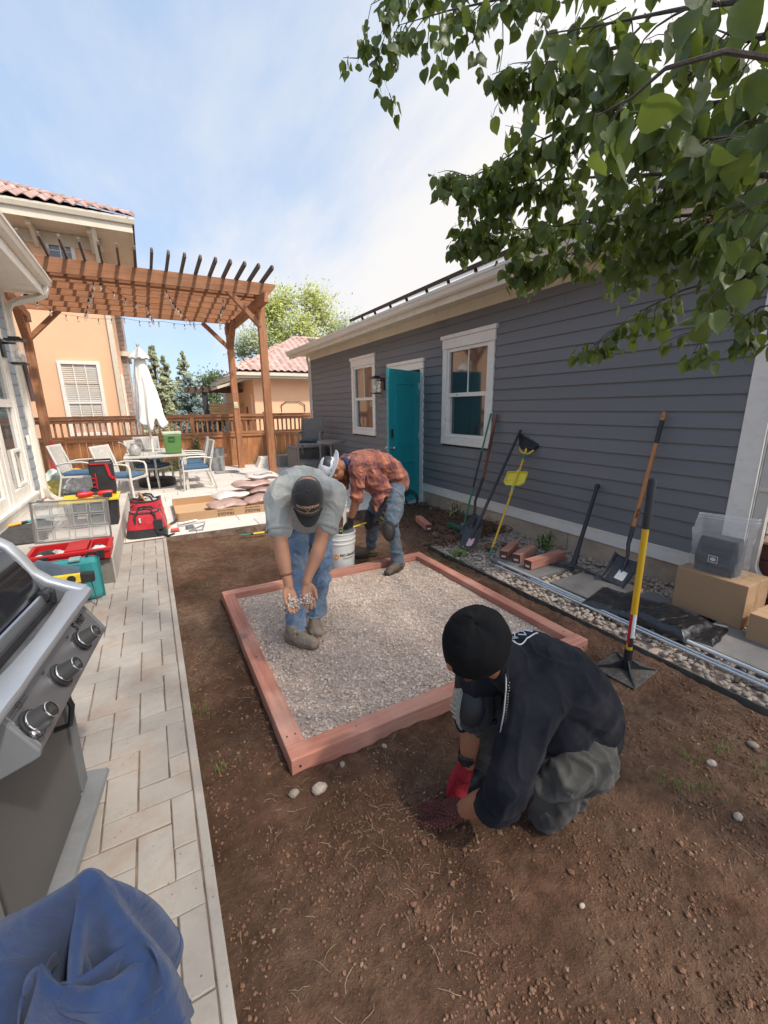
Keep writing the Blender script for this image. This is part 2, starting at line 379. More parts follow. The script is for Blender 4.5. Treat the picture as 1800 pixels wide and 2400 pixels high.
REDEND = M('dark_end_grain', (.16, .055, .04), rough=.85, var=.3, vs=30, bump=.4, bs=120)
def cedar(n, ax, **k): return M(n, k.pop('col', (.40, .175, .08)), rough=.75, kind='wood', axis=ax, grain=.6, bump=.45, dark=(.12, .042, .02), wear=.3, wearc=(.42, .23, .13), var=.14, objvar=.16, bd=.004, knots=1.2, **k)
CEDX = cedar('cedar_x', 0); CEDY = cedar('cedar_y', 1); CEDZ = cedar('cedar_z', 2)
PALE = M('cedar_pale', (.48, .19, .068), rough=.75, kind='wood', axis=2, grain=.6, bump=.4, dark=(.17, .06, .025), wear=.4, wearc=(.58, .34, .16), var=.18, objvar=.25, knots=2.2)
OLDW = M('grey_brown_slat', (.115, .075, .055), rough=.85, kind='wood', axis=1, grain=.5, bump=.4, var=.2)
STUC = M('peach_stucco', (.78, .47, .29), rough=.92, var=.045, vs=1.3, bump=.45, bs=55, spec=.2, objvar=0, bd=.006)
TILE = M('clay_roof_tile', (.46, .30, .255), rough=.82, var=.22, vs=7, bump=.4, bs=50, objvar=.22)
TILED = M('roof_underlay', (.10, .06, .05), rough=.95, var=.2)
BRICKM = M('stone_cladding', (.42, .34, .30), rough=.9, var=.3, vs=7, bump=.5, bs=40, objvar=.3)
ASPH = M('asphalt_shingle', (.09, .085, .085), rough=.95, var=.3, vs=25, bump=.5, bs=120)
CARD = M('cardboard', (.40, .245, .135), rough=.85, var=.07, vs=3, bump=.12, bs=60, objvar=.05, stretch=(1, 1, 6))
CARDI = M('cardboard_inside', (.52, .33, .18), rough=.85, var=.07, vs=3, bump=.1, bs=60)
WEAVE = M('woven_resin', (.50, .47, .43), rough=.65, var=.2, vs=40, bump=.9, bs=170, bd=.004)
WEAVD = M('dark_woven_resin', (.20, .18, .165), rough=.65, var=.3, vs=45, bump=.9, bs=170, bd=.004)
FRAMEM = M('chair_frame_paint', (.56, .53, .48), rough=.5, var=.06, vs=5, bump=.05)
CUSH = M('blue_cushion', (.055, .125, .22), rough=.9, kind='fabric', var=.1, worn=.2, foldh=3, bump=.3)
WHITEC = M('canopy_canvas', (.74, .71, .67), rough=.9, kind='fabric', var=.05, worn=.1, foldh=4, bump=.3, fold=7)
INK = M('black_ink', (.012, .012, .013), rough=.7, var=0, bump=0, objvar=0)
GREENP = M('green_plastic', (.095, .21, .06), rough=.45, var=.08, vs=5, bump=.1)
YELP = M('yellow_plastic', (.72, .50, .03), rough=.42, var=.06, vs=5, bump=.08)
YELB = M('bright_yellow_plastic', (.78, .62, .035), rough=.4, var=.06, vs=5, bump=.08)
YELF = M('yellow_fibreglass', (.72, .40, .015), rough=.35, var=.08, vs=12, bump=.05, stretch=(1, 1, .2))
REDP = M('red_plastic', (.50, .015, .02), rough=.42, var=.08, vs=5, bump=.1)
REDF = M('red_nylon', (.46, .012, .028), rough=.75, kind='fabric', var=.12, worn=.2, wornc=(.6, .06, .07), foldh=7, bump=.5, fold=12)
BLKF = M('black_nylon', (.022, .022, .025), rough=.8, kind='fabric', var=.2, worn=.2, wornc=(.06, .06, .065), foldh=6, bump=.5)
TEALP = M('teal_case_plastic', (.045, .30, .31), rough=.4, var=.07, vs=5, bump=.1)
CLEAR = M('clear_plastic', (.92, .92, .90), rough=.12, var=.0, bump=.15, bs=22, bd=.006, trans=.75, alpha=.42, objvar=0)
FILM = M('clear_bag_film', (.93, .94, .95), rough=.08, var=.0, bump=1.0, bs=14, bd=.03, trans=.5, alpha=.25, objvar=0, coat=.6)
TARP = M('black_poly_film', (.013, .013, .015), rough=.22, var=.2, vs=6, bump=.9, bs=16, bd=.012, spec=.6)
HANDLEW = M('varnished_handle', (.50, .19, .055), rough=.4, kind='wood', axis=2, grain=.35, bump=.1, var=.12, dark=(.3, .09, .02), wear=.15, knots=.4)
HANDLEB = M('brown_handle', (.24, .085, .045), rough=.5, kind='wood', axis=2, grain=.4, bump=.15, var=.12, knots=.4)
GRNT = M('green_tool_paint', (.02, .20, .10), rough=.4, var=.1, vs=9, bump=.05)
STKR = M('faded_sticker', (.62, .40, .38), rough=.6, var=.3, vs=60, bump=.05)
WSTK = M('white_sticker', (.68, .66, .62), rough=.6, var=.15, vs=120, bump=.05)
SKIN = M('skin', (.47, .225, .13), rough=.5, var=.12, vs=14, bump=.12, bs=160, spec=.4, objvar=0)
SKIN2 = M('tanned_skin', (.36, .155, .085), rough=.5, var=.14, vs=14, bump=.12, bs=160, spec=.4, objvar=0)
for _m in (SKIN, SKIN2):
    _b = _m.node_tree.nodes['Principled BSDF']; _b.inputs['Subsurface Weight'].default_value = .12; _b.inputs['Subsurface Radius'].default_value = (.02, .008, .004)
HAIR = M('dark_hair', (.015, .011, .009), rough=.6, var=.3, vs=60, bump=.6, bs=300)
LEAFM = M('leaf', (.075, .105, .026), rough=.42, var=.28, vs=14, bump=.25, bs=60, spec=.45, objvar=.3, worldpos=1)
def translucent(m, col, f=.4):
    t = m.node_tree; b = t.nodes['Principled BSDF']; out = t.nodes['Material Output']
    tr = t.nodes.new('ShaderNodeBsdfTranslucent'); tr.inputs['Color'].default_value = (*col, 1); mx = t.nodes.new('ShaderNodeMixShader'); mx.inputs[0].default_value = f
    t.links.new(b.outputs[0], mx.inputs[1]); t.links.new(tr.outputs[0], mx.inputs[2]); t.links.new(mx.outputs[0], out.inputs['Surface'])
translucent(LEAFM, (.19, .25, .035), .38)
BARK = M('bark', (.075, .06, .05), rough=.9, var=.3, vs=20, bump=.6, bs=90)
GRASS = M('grass_blade', (.13, .19, .05), rough=.6, var=.3, vs=9, bump=0, worldpos=1); translucent(GRASS, (.3, .4, .08), .3)
STRAW = M('dry_straw', (.30, .215, .13), rough=.8, var=.35, vs=9, bump=0, worldpos=1)
FARLEAF = [M('far_leaf_%s' % n, c, rough=.6, var=.3, vs=3, bump=0, worldpos=1) for n, c in (('sage', (.46, .49, .33)), ('lime', (.45, .48, .16)), ('blue', (.27, .35, .34)), ('dark', (.12, .16, .06)))]
for _m, _c in zip(FARLEAF, ((.3, .4, .15), (.45, .5, .12), (.2, .28, .26), (.1, .18, .04))): translucent(_m, _c, .3)

# ------------------------------------------------------------------ ground
def struct(o): o['kind'] = 'structure'; return o
g = MB(); g.box(-300, 300, -300, 500, -.4, -.09)
struct(build('ground', g, M('far_ground', (.16, .14, .11), rough=.95, var=.3, vs=.3, bump=.3, bs=2)))
g = MB(); g.box(-12, 30, 12.6, 20, -.09, -.02)
struct(build('alley', g, M('alley_asphalt', (.20, .19, .18), rough=.95, var=.2, vs=2, bump=.4, bs=40)))
rng = random.Random(3)
def soil_h(x, y):
    p = V((x, y, 0)); h = .016*noise.noise(p*1.7) + .009*noise.noise(p*5.3 + V((3, 1, 0)))
    h += .009*noise.noise(p*17) + .006*noise.noise(p*43)
    if y > 4.4: h -= .05*min(1, (y - 4.4)/1.0)*min(1, max(0, x)/1.2)
    d = max(abs(x - 1.365) - 1.005, abs(y - 2.565) - 1.015)           # loose soil drawn up round the timber frame
    if 0 < d < .22: h += .014*(1 - d/.22)*(.5 + noise.noise(p*6))
    if d < .0: h -= .03
    w = (x - 2.35)*0
    return h - .004
mb = MB()
X0, X1, Y0, Y1 = .0045, 2.66, -.35, 5.74
nx = 190; ny = 420
mb.grid(nx, ny, lambda u, v: (X0 + u*(X1 - X0), Y0 + v*(Y1 - Y0), soil_h(X0 + u*(X1 - X0), Y0 + v*(Y1 - Y0))))
mb.grid(56, 70, lambda u, v: (2.66 + u*1.36, 3.95 + v*1.79, .03*u*noise.noise(V((u*6, v*9, 4))) + soil_h(2.66 + u*1.36, 3.95 + v*1.79) + .035*u))
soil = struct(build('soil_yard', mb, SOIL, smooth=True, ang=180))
mb = MB()
def soil_spots(n, ylo=-.25, yhi=5.6):
    out = []
    while len(out) < n:
        y = ylo + (yhi - ylo)*(rng.random()**1.7); x = rng.uniform(.02, 2.62)
        if max(abs(x - 1.365) - 1.0, abs(y - 2.565) - 1.01) < 0: continue
        if noise.noise(V((x*2.2, y*2.2, 7))) + .5*noise.noise(V((x*7, y*7, 2))) < rng.uniform(-.45, .35): continue
        out.append((x, y))
    return out
for x, y in soil_spots(25000):
    r = rng.choice((.0022, .0026, .003, .0036, .0045, .0065)) * rng.uniform(.8, 1.3)
    if rng.random() < .012: r = rng.uniform(.008, .014)
    stone(mb, (x, y, soil_h(x, y) + r*.3), r, rng, jag=.3, sq=(1, .85, .75))
struct_cl = build('soil_clods', mb, CLOD, kind='stuff')
mb = MB()
for x, y in soil_spots(450):
    r = rng.uniform(.003, .0085); stone(mb, (x, y, soil_h(x, y) + r*.25), r, rng, jag=.25)
build('scattered_pebbles', mb, M('buff_grit', (.24, .165, .11), rough=.9, var=.4, vs=20, worldpos=1), kind='stuff')
mb = MB()                                                        # roots and straw lying on the soil
clus = [(rng.uniform(.1, 2.5), rng.uniform(.5, 5.3)) for _ in range(75)]
for i in range(1400):
    if rng.random() < .7:
        c = rng.choice(clus); x = c[0] + rng.gauss(0, .11); y = c[1] + rng.gauss(0, .11)
    else: x = rng.uniform(.05, 2.6); y = rng.uniform(.4, 5.6)
    if not (.03 < x < 2.62 and .35 < y < 5.65) or max(abs(x - 1.365) - 1.0, abs(y - 2.565) - 1.01) < 0: continue
    a = rng.uniform(0, 6.28); L = rng.uniform(.015, .07); P = []; z0 = soil_h(x, y) + .003
    for k in range(5):
        P.append((x, y, z0 + rng.uniform(0, .007) + (.006 if 0 < k < 4 else 0))); a += rng.gauss(0, .32); x += cos(a)*L/4; y += sin(a)*L/4
    mb.tube(P, rng.uniform(.0004, .0009), 4, False)
build('dry_roots', mb, STRAW, kind='stuff')
def tufts(name, spots, mat, h=.05, n=26, spread=.04, seed=1, w=.0016):
    r_ = random.Random(seed); m_ = MB()
    for (x, y, z) in spots:
        for i in range(n):
            a = r_.uniform(0, 6.28); d = abs(r_.gauss(0, spread)); bx = x + cos(a)*d; by = y + sin(a)*d; hh = h*r_.uniform(.4, 1.2); ln = r_.uniform(.1, .8)*hh; q = r_.uniform(0, 6.28)
            s_ = V((cos(q + 1.57), sin(q + 1.57), 0))*w; b0 = V((bx, by, z)); b1 = b0 + V((cos(q)*ln*.4, sin(q)*ln*.4, hh*.6)); b2 = b0 + V((cos(q)*ln, sin(q)*ln, hh))
            m_.add([b0 - s_, b0 + s_, b1 + s_*.8, b1 - s_*.8, b2], [(0, 1, 2, 3), (3, 2, 4)])
    return build(name, m_, mat, kind='stuff')
tufts('grass', [(.12, 5.2, -.02), (.2, 5.0, -.01), (.16, 4.0, 0), (.3, 3.95, 0), (.08, 1.75, 0), (.06, 2.2, 0), (1.9, .62, 0), (2.0, .75, 0), (1.8, .7, 0), (2.25, .55, 0), (2.2, .7, 0), (2.1, 5.2, -.05), (1.9, 5.4, -.06), (2.58, 3.6, 0), (2.5, 3.45, 0), (2.55, 3.2, 0), (1.3, 5.3, -.04)], GRASS, .035, 34, .05, 4)
tufts('dry_grass', [(.5 + .1*i, 1.35 + .1*sin(i*3), 0) for i in range(7)] + [(.55, 1.25, 0), (.2, 1.3, 0), (.1, 4.3, 0), (2.62, 2.9, 0), (2.3, .9, 0), (1.65, .6, 0)], STRAW, .022, 20, .05, 6, .0009)
# stones lying in the soil, each one apart
for i, (x, y, r, lab) in enumerate(((.34, 1.46, .021, 'round buff stone left of the pair by the near timber corner'), (.44, 1.42, .030, 'jagged tan rock in the soil by the near timber corner'), (.58, 1.50, .016, 'small grey stone in the soil in front of the near timber'), (.80, 1.50, .014, 'flat pale stone against the outer face of the near timber'), (1.05, .60, .010, 'small white chip on the bare soil below the crouching man'),
        (2.05, .68, .020, 'long tan stone in the soil near the lower right corner'), (2.35, .64, .022, 'largest brown stone in the soil far right foreground'), (1.86, .50, .018, 'angular brown stone at the bottom right of the soil'))):
    m_ = MB(); stone(m_, (x, y, soil_h(x, y) + r*.35), r, random.Random(i + 11), I2, .10, (1.1, .85, .7))
    tag(build('stone', m_, PEB, smooth=i % 2 == 0, ang=180), lab, 'stone', 'loose stones on the soil')

# ------------------------------------------------------------------ herringbone path, patio and step
path = thing('garden_path', 'x', 'x', (-.5, 2.5, 0)); del path['label']; del path['category']; path['kind'] = 'structure'
g = MB(); g.box(-2.2, .0, -1.6, 5.75, -.12, .043); build('path_bed', g, JOINT, path)
W = .118; rng = random.Random(5); PAVE = []
def paver(x0, x1, y0, y1, zt, mat, par, gap=.0026, name='paver', r_=rng):
    x0 += gap; x1 -= gap; y0 += gap; y1 -= gap
    if x1 - x0 < .02 or y1 - y0 < .02: return None
    m_ = MB(); dz = r_.uniform(-.0012, .0012); b_ = .0035
    j = lambda: r_.uniform(-.0018, .0018)
    o = [(x0 + j(), y0 + j()), (x1 + j(), y0 + j()), (x1 + j(), y1 + j()), (x0 + j(), y1 + j())]
    cx_, cy_ = (x0 + x1)/2, (y0 + y1)/2
    inn = [(a + (b_ if a < cx_ else -b_), c + (b_ if c < cy_ else -b_)) for a, c in o]
    m_.add([(a, c, zt - .03) for a, c in o] + [(a, c, zt - b_ + dz) for a, c in o] + [(a, c, zt + dz) for a, c in inn],
           [(0, 1, 5, 4), (1, 2, 6, 5), (2, 3, 7, 6), (3, 0, 4, 7), (4, 5, 9, 8), (5, 6, 10, 9), (6, 7, 11, 10), (7, 4, 8, 11), (8, 9, 10, 11)])
    return build(name, m_, mat, par)
XR, YB, XL, YN = -.035, 5.70, -1.55, -.9
rest = MB(); cnt = []
for iy in range(-10, 52):
    for ix in range(-16, 3):
        k = (ix - iy) % 4
        if k == 0: r4 = (ix*W, (ix+2)*W, iy*W, (iy+1)*W)
        elif k == 3: r4 = (ix*W, (ix+1)*W, iy*W, (iy+2)*W)
        else: continue
        x0, x1, y0, y1 = r4; x0 = max(x0, XL); x1 = min(x1, XR); y0 = max(y0, YN); y1 = min(y1, YB)
        if x1 - x0 < .03 or y1 - y0 < .03: continue
        cx_, cy_ = (x0+x1)/2, (y0+y1)/2
        if cx_ < -.48 and cy_ > 4.45: continue
        if cy_ < .2 and cx_ < -.3: continue
        cnt.append((sqrt(cx_*cx_ + cy_*cy_) + (0 if cx_ > -.6 else 6), x0, x1, y0, y1))
cnt.sort()
for i, (d, x0, x1, y0, y1) in enumerate(cnt[:290]): paver(x0, x1, y0, y1, .05, PATHM, path)
for (d, x0, x1, y0, y1) in cnt[290:]: rest.box(x0+.004, x1-.004, y0+.004, y1-.004, .02, .0495)
if rest.v: build('far_pavers', rest, PATHM, path, kind='stuff')
g = MB(); g.box(-.032, .004, -1.6, 5.74, -.10, .0505); build('path_border', g, PATHM, path, bevel=.006)
patio = thing('patio', 'x', 'x', (1.5, 8.5, 0)); del patio['label']; del patio['category']; patio['kind'] = 'structure'
g = MB(); g.box(-3.2, 3.95, 5.76, 12.6, -.16, .046); build('patio_slab', g, JOINT, patio)
rng = random.Random(8); y = 5.765; row = 0
while y < 12.2:
    h_ = rng.choice((.36, .42, .5)); x = -3.1 + rng.uniform(0, .3)
    while x < 3.9:
        w_ = rng.choice((.4, .55, .7, .8)); paver(x, min(x + w_, 3.95), y, y + h_, .052, PATIOM, patio, .003, 'flagstone', rng); x += w_
    y += h_
step = thing('concrete_step', 'x', 'x', (-1, 6, 0)); del step['label']; del step['category']; step['kind'] = 'structure'
g = MB(); g.box(-2.4, -.45, 4.42, 7.9, -.05, .30); build('step_slab', g, STOOPM, step, bevel=.012)
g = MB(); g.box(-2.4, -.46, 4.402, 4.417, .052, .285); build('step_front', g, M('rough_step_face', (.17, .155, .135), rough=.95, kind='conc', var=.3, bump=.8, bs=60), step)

# ------------------------------------------------------------------ pebble strip along the garage
bed = thing('pebble_bed', 'x', 'x', (3.3, 2.5, 0)); del bed['label']; del bed['category']; bed['kind'] = 'structure'
g = MB(); g.grid(30, 100, lambda u, v: (2.70 + u*1.35, -.4 + v*4.6, -.03 + .02*noise.noise(V((u*5, v*20, 0))))); build('bed_soil', g, GRAVB, bed, smooth=True)
SLABS = [(2.99, 3.62, 2.56, 3.16), (3.03, 3.60, 1.93, 2.42), (3.03, 3.6, 1.42, 1.86), (3.05, 3.50, .78, 1.30)]
rng = random.Random(12); P = []; tries = 0
while len(P) < 3000 and tries < 30000:
    tries += 1; y = -.2 + 4.4*rng.random()**1.25; x = rng.uniform(2.735, 4.0)
    if any(a - .012 < x < b_ + .012 and c - .012 < y < d + .012 for a, b_, c, d in SLABS): continue
    if y > 3.2 and rng.random() < (y - 3.2)*.8: continue
    r = rng.uniform(.012, .027); 
    P.append((x, y, r))
P.sort(key=lambda p: (p[0]**2 + p[1]**2) - p[2]*60 + (50 if p[1] < .45 else 0))
vv, ff = I2; protos = []
for k in range(6):
    m_ = MB(); r_ = random.Random(k + 50); sq = (1, r_.uniform(.62, .9), r_.uniform(.45, .6)); off = V((k*9, 1, 1))
    m_.add([V((p.x*sq[0], p.y*sq[1], p.z*sq[2]))*(1 + .22*noise.noise(p*1.3 + off)) for p in vv], ff); protos.append(m_)
pm = []
for k, m_ in enumerate(protos):
    o = build('pebble', m_, PEB, bed, smooth=True, ang=180, origin=(0, 0, 0)); pm.append(o)
big = MB(); first = [True]*6
for i, (x, y, r) in enumerate(P):
    k = i % 6; z = -.012 + rng.uniform(0, .022)
    Mt = Matrix.Translation((x, y, z)) @ Matrix.Rotation(rng.uniform(0, 6.28), 4, 'Z') @ Matrix.Rotation(rng.gauss(0, .3), 4, 'X') @ Matrix.Scale(r, 4)
    if i < 290:
        if first[k]: pm[k].matrix_basis = Mt; first[k] = False
        else: inst(pm[k], 'pebble', Mt, bed)
    else:
        big.add([Mt @ p for p in protos[k].v], ff)
build('small_pebbles', big, PEB, bed, smooth=True, ang=180, kind='stuff')
for i, (a, b_, c, d) in enumerate(SLABS):
    g = MB(); g.box(a, b_, c, d, -.02, .028 + .003*i)
    o = build('paving_slab', g, M('grey_paving_slab', (.175, .160, .150), rough=.9, kind='conc', var=.15, bump=.6, bs=80, dirt=.35, dirtc=(.16, .12, .09), pits=60), bevel=.006)
    tag(o, ['grey square paving slab carrying the three timber offcuts', 'grey square paving slab under the pickaxe head', 'grey square paving slab beneath the orange handled shovel and black film', 'nearest grey paving slab beside the cardboard boxes'][i], 'paving slab', 'paving slabs along the garage')
mb = MB(); mb.tube([(2.70, -.5, .01), (2.70, 1.2, .012), (2.695, 2.4, .012), (2.70, 3.2, .008), (2.72, 4.1, 0)], .0045, 6)
mb.box(2.697, 2.704, -.5, 3.9, -.06, .012)
tag(build('lawn_edging', mb, EDG, smooth=False), 'thin dark landscape edging strip between soil and pebbles', 'edging')
# pipes lying on the pebbles
for i, (x0, y0, x1, y1, r, m_, z, lab) in enumerate(((2.90, 2.98, 2.88, .35, .0115, ZINC, .03, 'shiny galvanised pipe lying nearest the soil on the pebbles'), (2.93, 2.55, 2.915, .35, .0105, ZINC, .032, 'second shiny galvanised pipe, tight between its neighbours'), (2.975, 3.02, 2.95, 1.9, .013, PVC, .036, 'matt grey conduit pipe beside the slab with the timber offcuts'), (3.0, 1.28, 2.985, .35, .014, PVC, .042, 'thick grey conduit pipe beside the nearest paving slab'))):
    mb = MB(); mb.tube([(x0, y0, z), ((x0+x1)/2, (y0+y1)/2, z + .002), (x1, y1, z)], r, 12)
    tag(build('conduit_pipe', mb, m_, smooth=True), lab, 'pipe', 'pipes lying along the pebble strip')
# ------------------------------------------------------------------ gravel bed inside the timber frame
gb = thing('gravel_bed', 'x', 'x', (1.36, 2.56, 0)); del gb['label']; del gb['category']; gb['kind'] = 'structure'
def grav_h(x, y): return .034 + .008*noise.noise(V((x*3, y*3, 9))) + .004*noise.noise(V((x*14, y*14, 2)))
g = MB(); g.grid(90, 90, lambda u, v: (.44 + u*1.85, 1.62 + v*1.88, grav_h(.44 + u*1.85, 1.62 + v*1.88))); build('gravel_base', g, GRAVB, gb, smooth=True)
rng = random.Random(21); mb = MB(); mb2 = MB()
for i in range(17000):
    x = rng.uniform(.46, 2.27); y = 1.65 + 1.82*rng.random()**1.15
    r = rng.choice((.004, .005, .006, .0075, .009)) * rng.uniform(.8, 1.25)
    if rng.random() < .035: r = rng.uniform(.009, .0145)
    stone(mb if rng.random() < .78 else mb2, (x, y, grav_h(x, y) + r*.35), r, rng, jag=.26)
build('crushed_stone', mb, GRAVM, gb, kind='stuff')
build('darker_stone', mb2, M('crushed_gravel_dark', (.50, .375, .30), rough=.95, var=.5, vs=60, bump=.5, bs=200, spec=.15, worldpos=1, objvar=0), gb, kind='stuff')
# timber frame
fr = thing('garden_border', 'square border of four red stained timbers laid flat on the soil round the gravel', 'garden border', (1.365, 2.565, 0))
def timber(x0, x1, y0, y1, mat, z1=.088, z0=-.02, name='timber'):
    g = MB(); nx_ = 24 if x1 - x0 > y1 - y0 else 3; ny_ = 3 if nx_ == 24 else 24
    g.box(x0, x1, y0, y1, z0, z1); return build(name, g, mat, fr, bevel=.005)
timber(.36, .452, 1.646, 3.49, REDWY); timber(2.278, 2.37, 1.646, 3.49, REDWY, .087)
tn = timber(.36, 2.372, 1.55, 1.643, REDW, .090); timber(.36, 2.372, 3.493, 3.585, REDW, .088)
for (x, y) in ((.385, 1.70), (.425, 1.70), (.405, 2.45), (.41, 3.1), (.70, 1.60), (1.35, 1.60), (2.0, 1.595), (2.32, 1.70), (2.325, 2.5), (2.32, 3.2), (1.0, 3.54), (1.7, 3.54)):
    g = MB(); g.tube([(x, y, .086), (x, y, .0912)], .0038, 8); build('screw_head', g, SHOV, fr)
for (x, y) in ((.40, 1.57), (2.33, 1.59)):
    g = MB(); g.tube([(x, 1.548, .045), (x, 1.5515, .045)], .006, 12); build('bolt_hole', g, BLK, fr)
# ------------------------------------------------------------------ grey garage
GX = 4.0; GY0, GY1 = 1.415, 11.35
gar = thing('grey_garage', 'long grey lap-sided garage with white trim, two windows and an open teal door', 'garage', (GX, 6, 0))
WIN1 = (7.62, 8.72, 1.04, 2.62); WIN2 = (4.31, 5.41, 1.04, 2.60); DOOR = (5.93, 7.06, -.1, 2.36)    # y0,y1,z0,z1 incl. trim
z = .335; EXP = .1335
def lap(y0, y1, z0, h=EXP, x=GX):
    g = MB(); g.add([(x-.019, y0, z0), (x-.019, y1, z0), (x-.001, y1, z0+h+.004), (x-.001, y0, z0+h+.004), (x+.004, y0, z0), (x+.004, y1, z0), (x+.004, y1, z0+h+.004), (x+.004, y0, z0+h+.004)],
                    [(0, 3, 2, 1), (0, 1, 5, 4), (1, 2, 6, 5), (2, 3, 7, 6), (3, 0, 4, 7), (4, 5, 6, 7)])
    return g
while z < 2.80:
    cuts = [(GY0 + .14, GY1)]; zt = z + EXP
    for w_ in (WIN1, WIN2, DOOR):
        if z < w_[3] - .03 and zt > w_[2] + .03:
            nc = []
            for a, b_ in cuts:
                if w_[0] > a and w_[1] < b_: nc += [(a, w_[0] + .01), (w_[1] - .01, b_)]
                else: nc.append((a, b_))
            cuts = nc
    for a, b_ in cuts:
        while a < b_ - .01:                      # boards butt end to end
            e_ = min(b_, a + (3.66 if b_ - a < 3.9 else rng.uniform(1.6, 3.66)))
            build('siding_board', lap(a, e_ - (.0025 if e_ < b_ else 0), z, min(EXP, 2.83 - z)), SIDE, gar); a = e_
    z += EXP
g = MB(); g.box(GX+.005, GX+.12, GY0, GY1, 2.61, 2.84)
for (a, b_) in ((GY0, WIN2[0]+.06), (WIN2[1]-.06, DOOR[0]+.06), (DOOR[1]-.06, WIN1[0]+.06), (WIN1[1]-.06, GY1)): g.box(GX+.005, GX+.12, a, b_, .2, 2.61)
for w_ in (WIN1, WIN2): g.box(GX+.005, GX+.12, w_[0]+.06, w_[1]-.06, .2, w_[2]+.06)
build('wall_core', g, BLKP, gar)
g = MB(); g.box(GX-.02, GX+.02, GY0, DOOR[0], .20, .332); g.box(GX-.026, GX+.02, GY0, DOOR[0], .318, .334); build('base_trim', g, TRIM, gar)
g = MB(); g.box(GX-.02, GX+.02, DOOR[1], GY1, .20, .332); build('base_trim', g, TRIM, gar)
g = MB(); g.box(GX+.0, GX+.14, GY0+.02, DOOR[0]+.05, -.2, .199); g.box(GX+.0, GX+.14, DOOR[1]-.05, GY1, -.2, .199)
build('foundation', g, FOUND, gar)
for y in (3.0, 4.55):
    g = MB(); g.box(GX-.002, GX+.001, y, y+.006, -.05, .198); build('foundation_seam', g, M('dark_seam', (.12, .09, .06)), gar)
g = MB(); g.box(GX-.03, GX+.02, GY0, GY1+.02, 2.832, 2.97); build('frieze_board', g, CREAM, gar, bevel=.003)
g = MB(); g.box(3.55, GX+.1, GY0-.5, GY1+.45, 2.972, 2.99); build('soffit', g, CREAM, gar)
g = MB(); g.box(3.545, 3.565, GY0-.5, GY1+.45, 2.88, 3.06); build('fascia', g, CREAM, gar)
prof = [(3.542, 2.955), (3.50, 2.955), (3.475, 2.975), (3.462, 3.02), (3.45, 3.03), (3.45, 3.065), (3.462, 3.065), (3.468, 3.04), (3.542, 3.04)]
g = MB(); g.prism(prof, lambda a, b_: V((a, GY0-.5, b_)), lambda a, b_: V((a, GY1+.45, b_))); build('gutter', g, GUT, gar)
g = MB(); g.add([(3.50, GY0-.6, 3.066), (3.50, GY1+.5, 3.066), (7.6, GY1-2.6, 4.75), (7.6, GY0-.6, 4.75), (3.50, GY0-.6, 3.05), (3.50, GY1+.5, 3.05), (7.6, GY1-2.6, 4.7), (7.6, GY0-.6, 4.7)],
                 [(0, 3, 2, 1), (4, 5, 6, 7), (0, 1, 5, 4), (1, 2, 6, 5), (3, 0, 4, 7)]); build('roof', g, ASPH, gar)
g = MB(); g.box(3.6, 3.66, GY1+.28, GY1+.45, 2.9, 2.97); g.tube([(3.97, GY1+.06, 2.98), (3.93, GY1+.1, 2.88), (3.97, GY1+.08, 2.7), (3.97, GY1+.08, .2)], .035, 8); build('rear_downspout', g, GUT, gar)
g = MB(); g.box(GX-.026, GX+.03, GY1-.01, GY1+.05, .0, 2.832); build('corner_board', g, TRIM, gar)
# near corner board and ribbed downspout
g = MB(); g.box(GX-.028, GX+.03, GY0-.005, GY0+.145, .20, 2.832); build('corner_board', g, TRIM, gar, bevel=.003)
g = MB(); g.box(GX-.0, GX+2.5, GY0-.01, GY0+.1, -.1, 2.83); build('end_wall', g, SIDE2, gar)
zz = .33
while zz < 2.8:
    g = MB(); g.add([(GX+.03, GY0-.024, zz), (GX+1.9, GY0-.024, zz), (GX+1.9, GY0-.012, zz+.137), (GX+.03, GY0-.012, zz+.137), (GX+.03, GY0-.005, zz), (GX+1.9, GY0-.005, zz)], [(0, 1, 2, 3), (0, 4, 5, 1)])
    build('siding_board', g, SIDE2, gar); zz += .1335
def ribbed(pts, w, d, up, n=9):
    m_ = MB(); poly = []
    for i in range(n): poly.append((-w/2 + w*i/(n-1), -d/2 - (.004 if i % 2 else 0)))
    poly += [(w/2, d/2), (-w/2, d/2)]
    pts = [V(p) for p in pts]; k = len(poly); upv = V(up)
    for i, p in enumerate(pts):
        t = (pts[min(i+1, len(pts)-1)] - pts[max(i-1, 0)]).normalized(); r = t.cross(upv).normalized(); dd = r.cross(t).normalized()
        for a, b_ in poly: m_.v.append(p + r*a + dd*b_)
    for i in range(len(pts)-1):
        for j in range(k): m_.f.append((i*k+j, i*k+(j+1) % k, (i+1)*k+(j+1) % k, (i+1)*k+j))
    m_.f.append(tuple(range(k-1, -1, -1))); m_.f.append(tuple((len(pts)-1)*k+j for j in range(k)))
    return m_
DX, DY = GX - .03, 1.335
curve = [(DX, DY, 2.75), (DX, DY, .62), (DX, DY, .42)]
for a in range(0, 66, 6): curve.append((DX - 0, DY - .16*(1 - cos(radians(a))), .40 - .16*sin(radians(a))))
curve.append((DX, DY - .22, .20))
build('downspout', ribbed(curve, .075, .055, (-1, 0, 0)), M('cream_downspout', (.60, .55, .48), rough=.45, var=.08, vs=3, bump=.08, kind='conc', dirt=.3, dirtc=(.4, .32, .25), pits=4), gar, ang=30)
g = MB(); g.box(DX-.045, DX+.045, DY-.035, DY+.03, .96, .985); build('downspout_strap', g, GUT, gar)
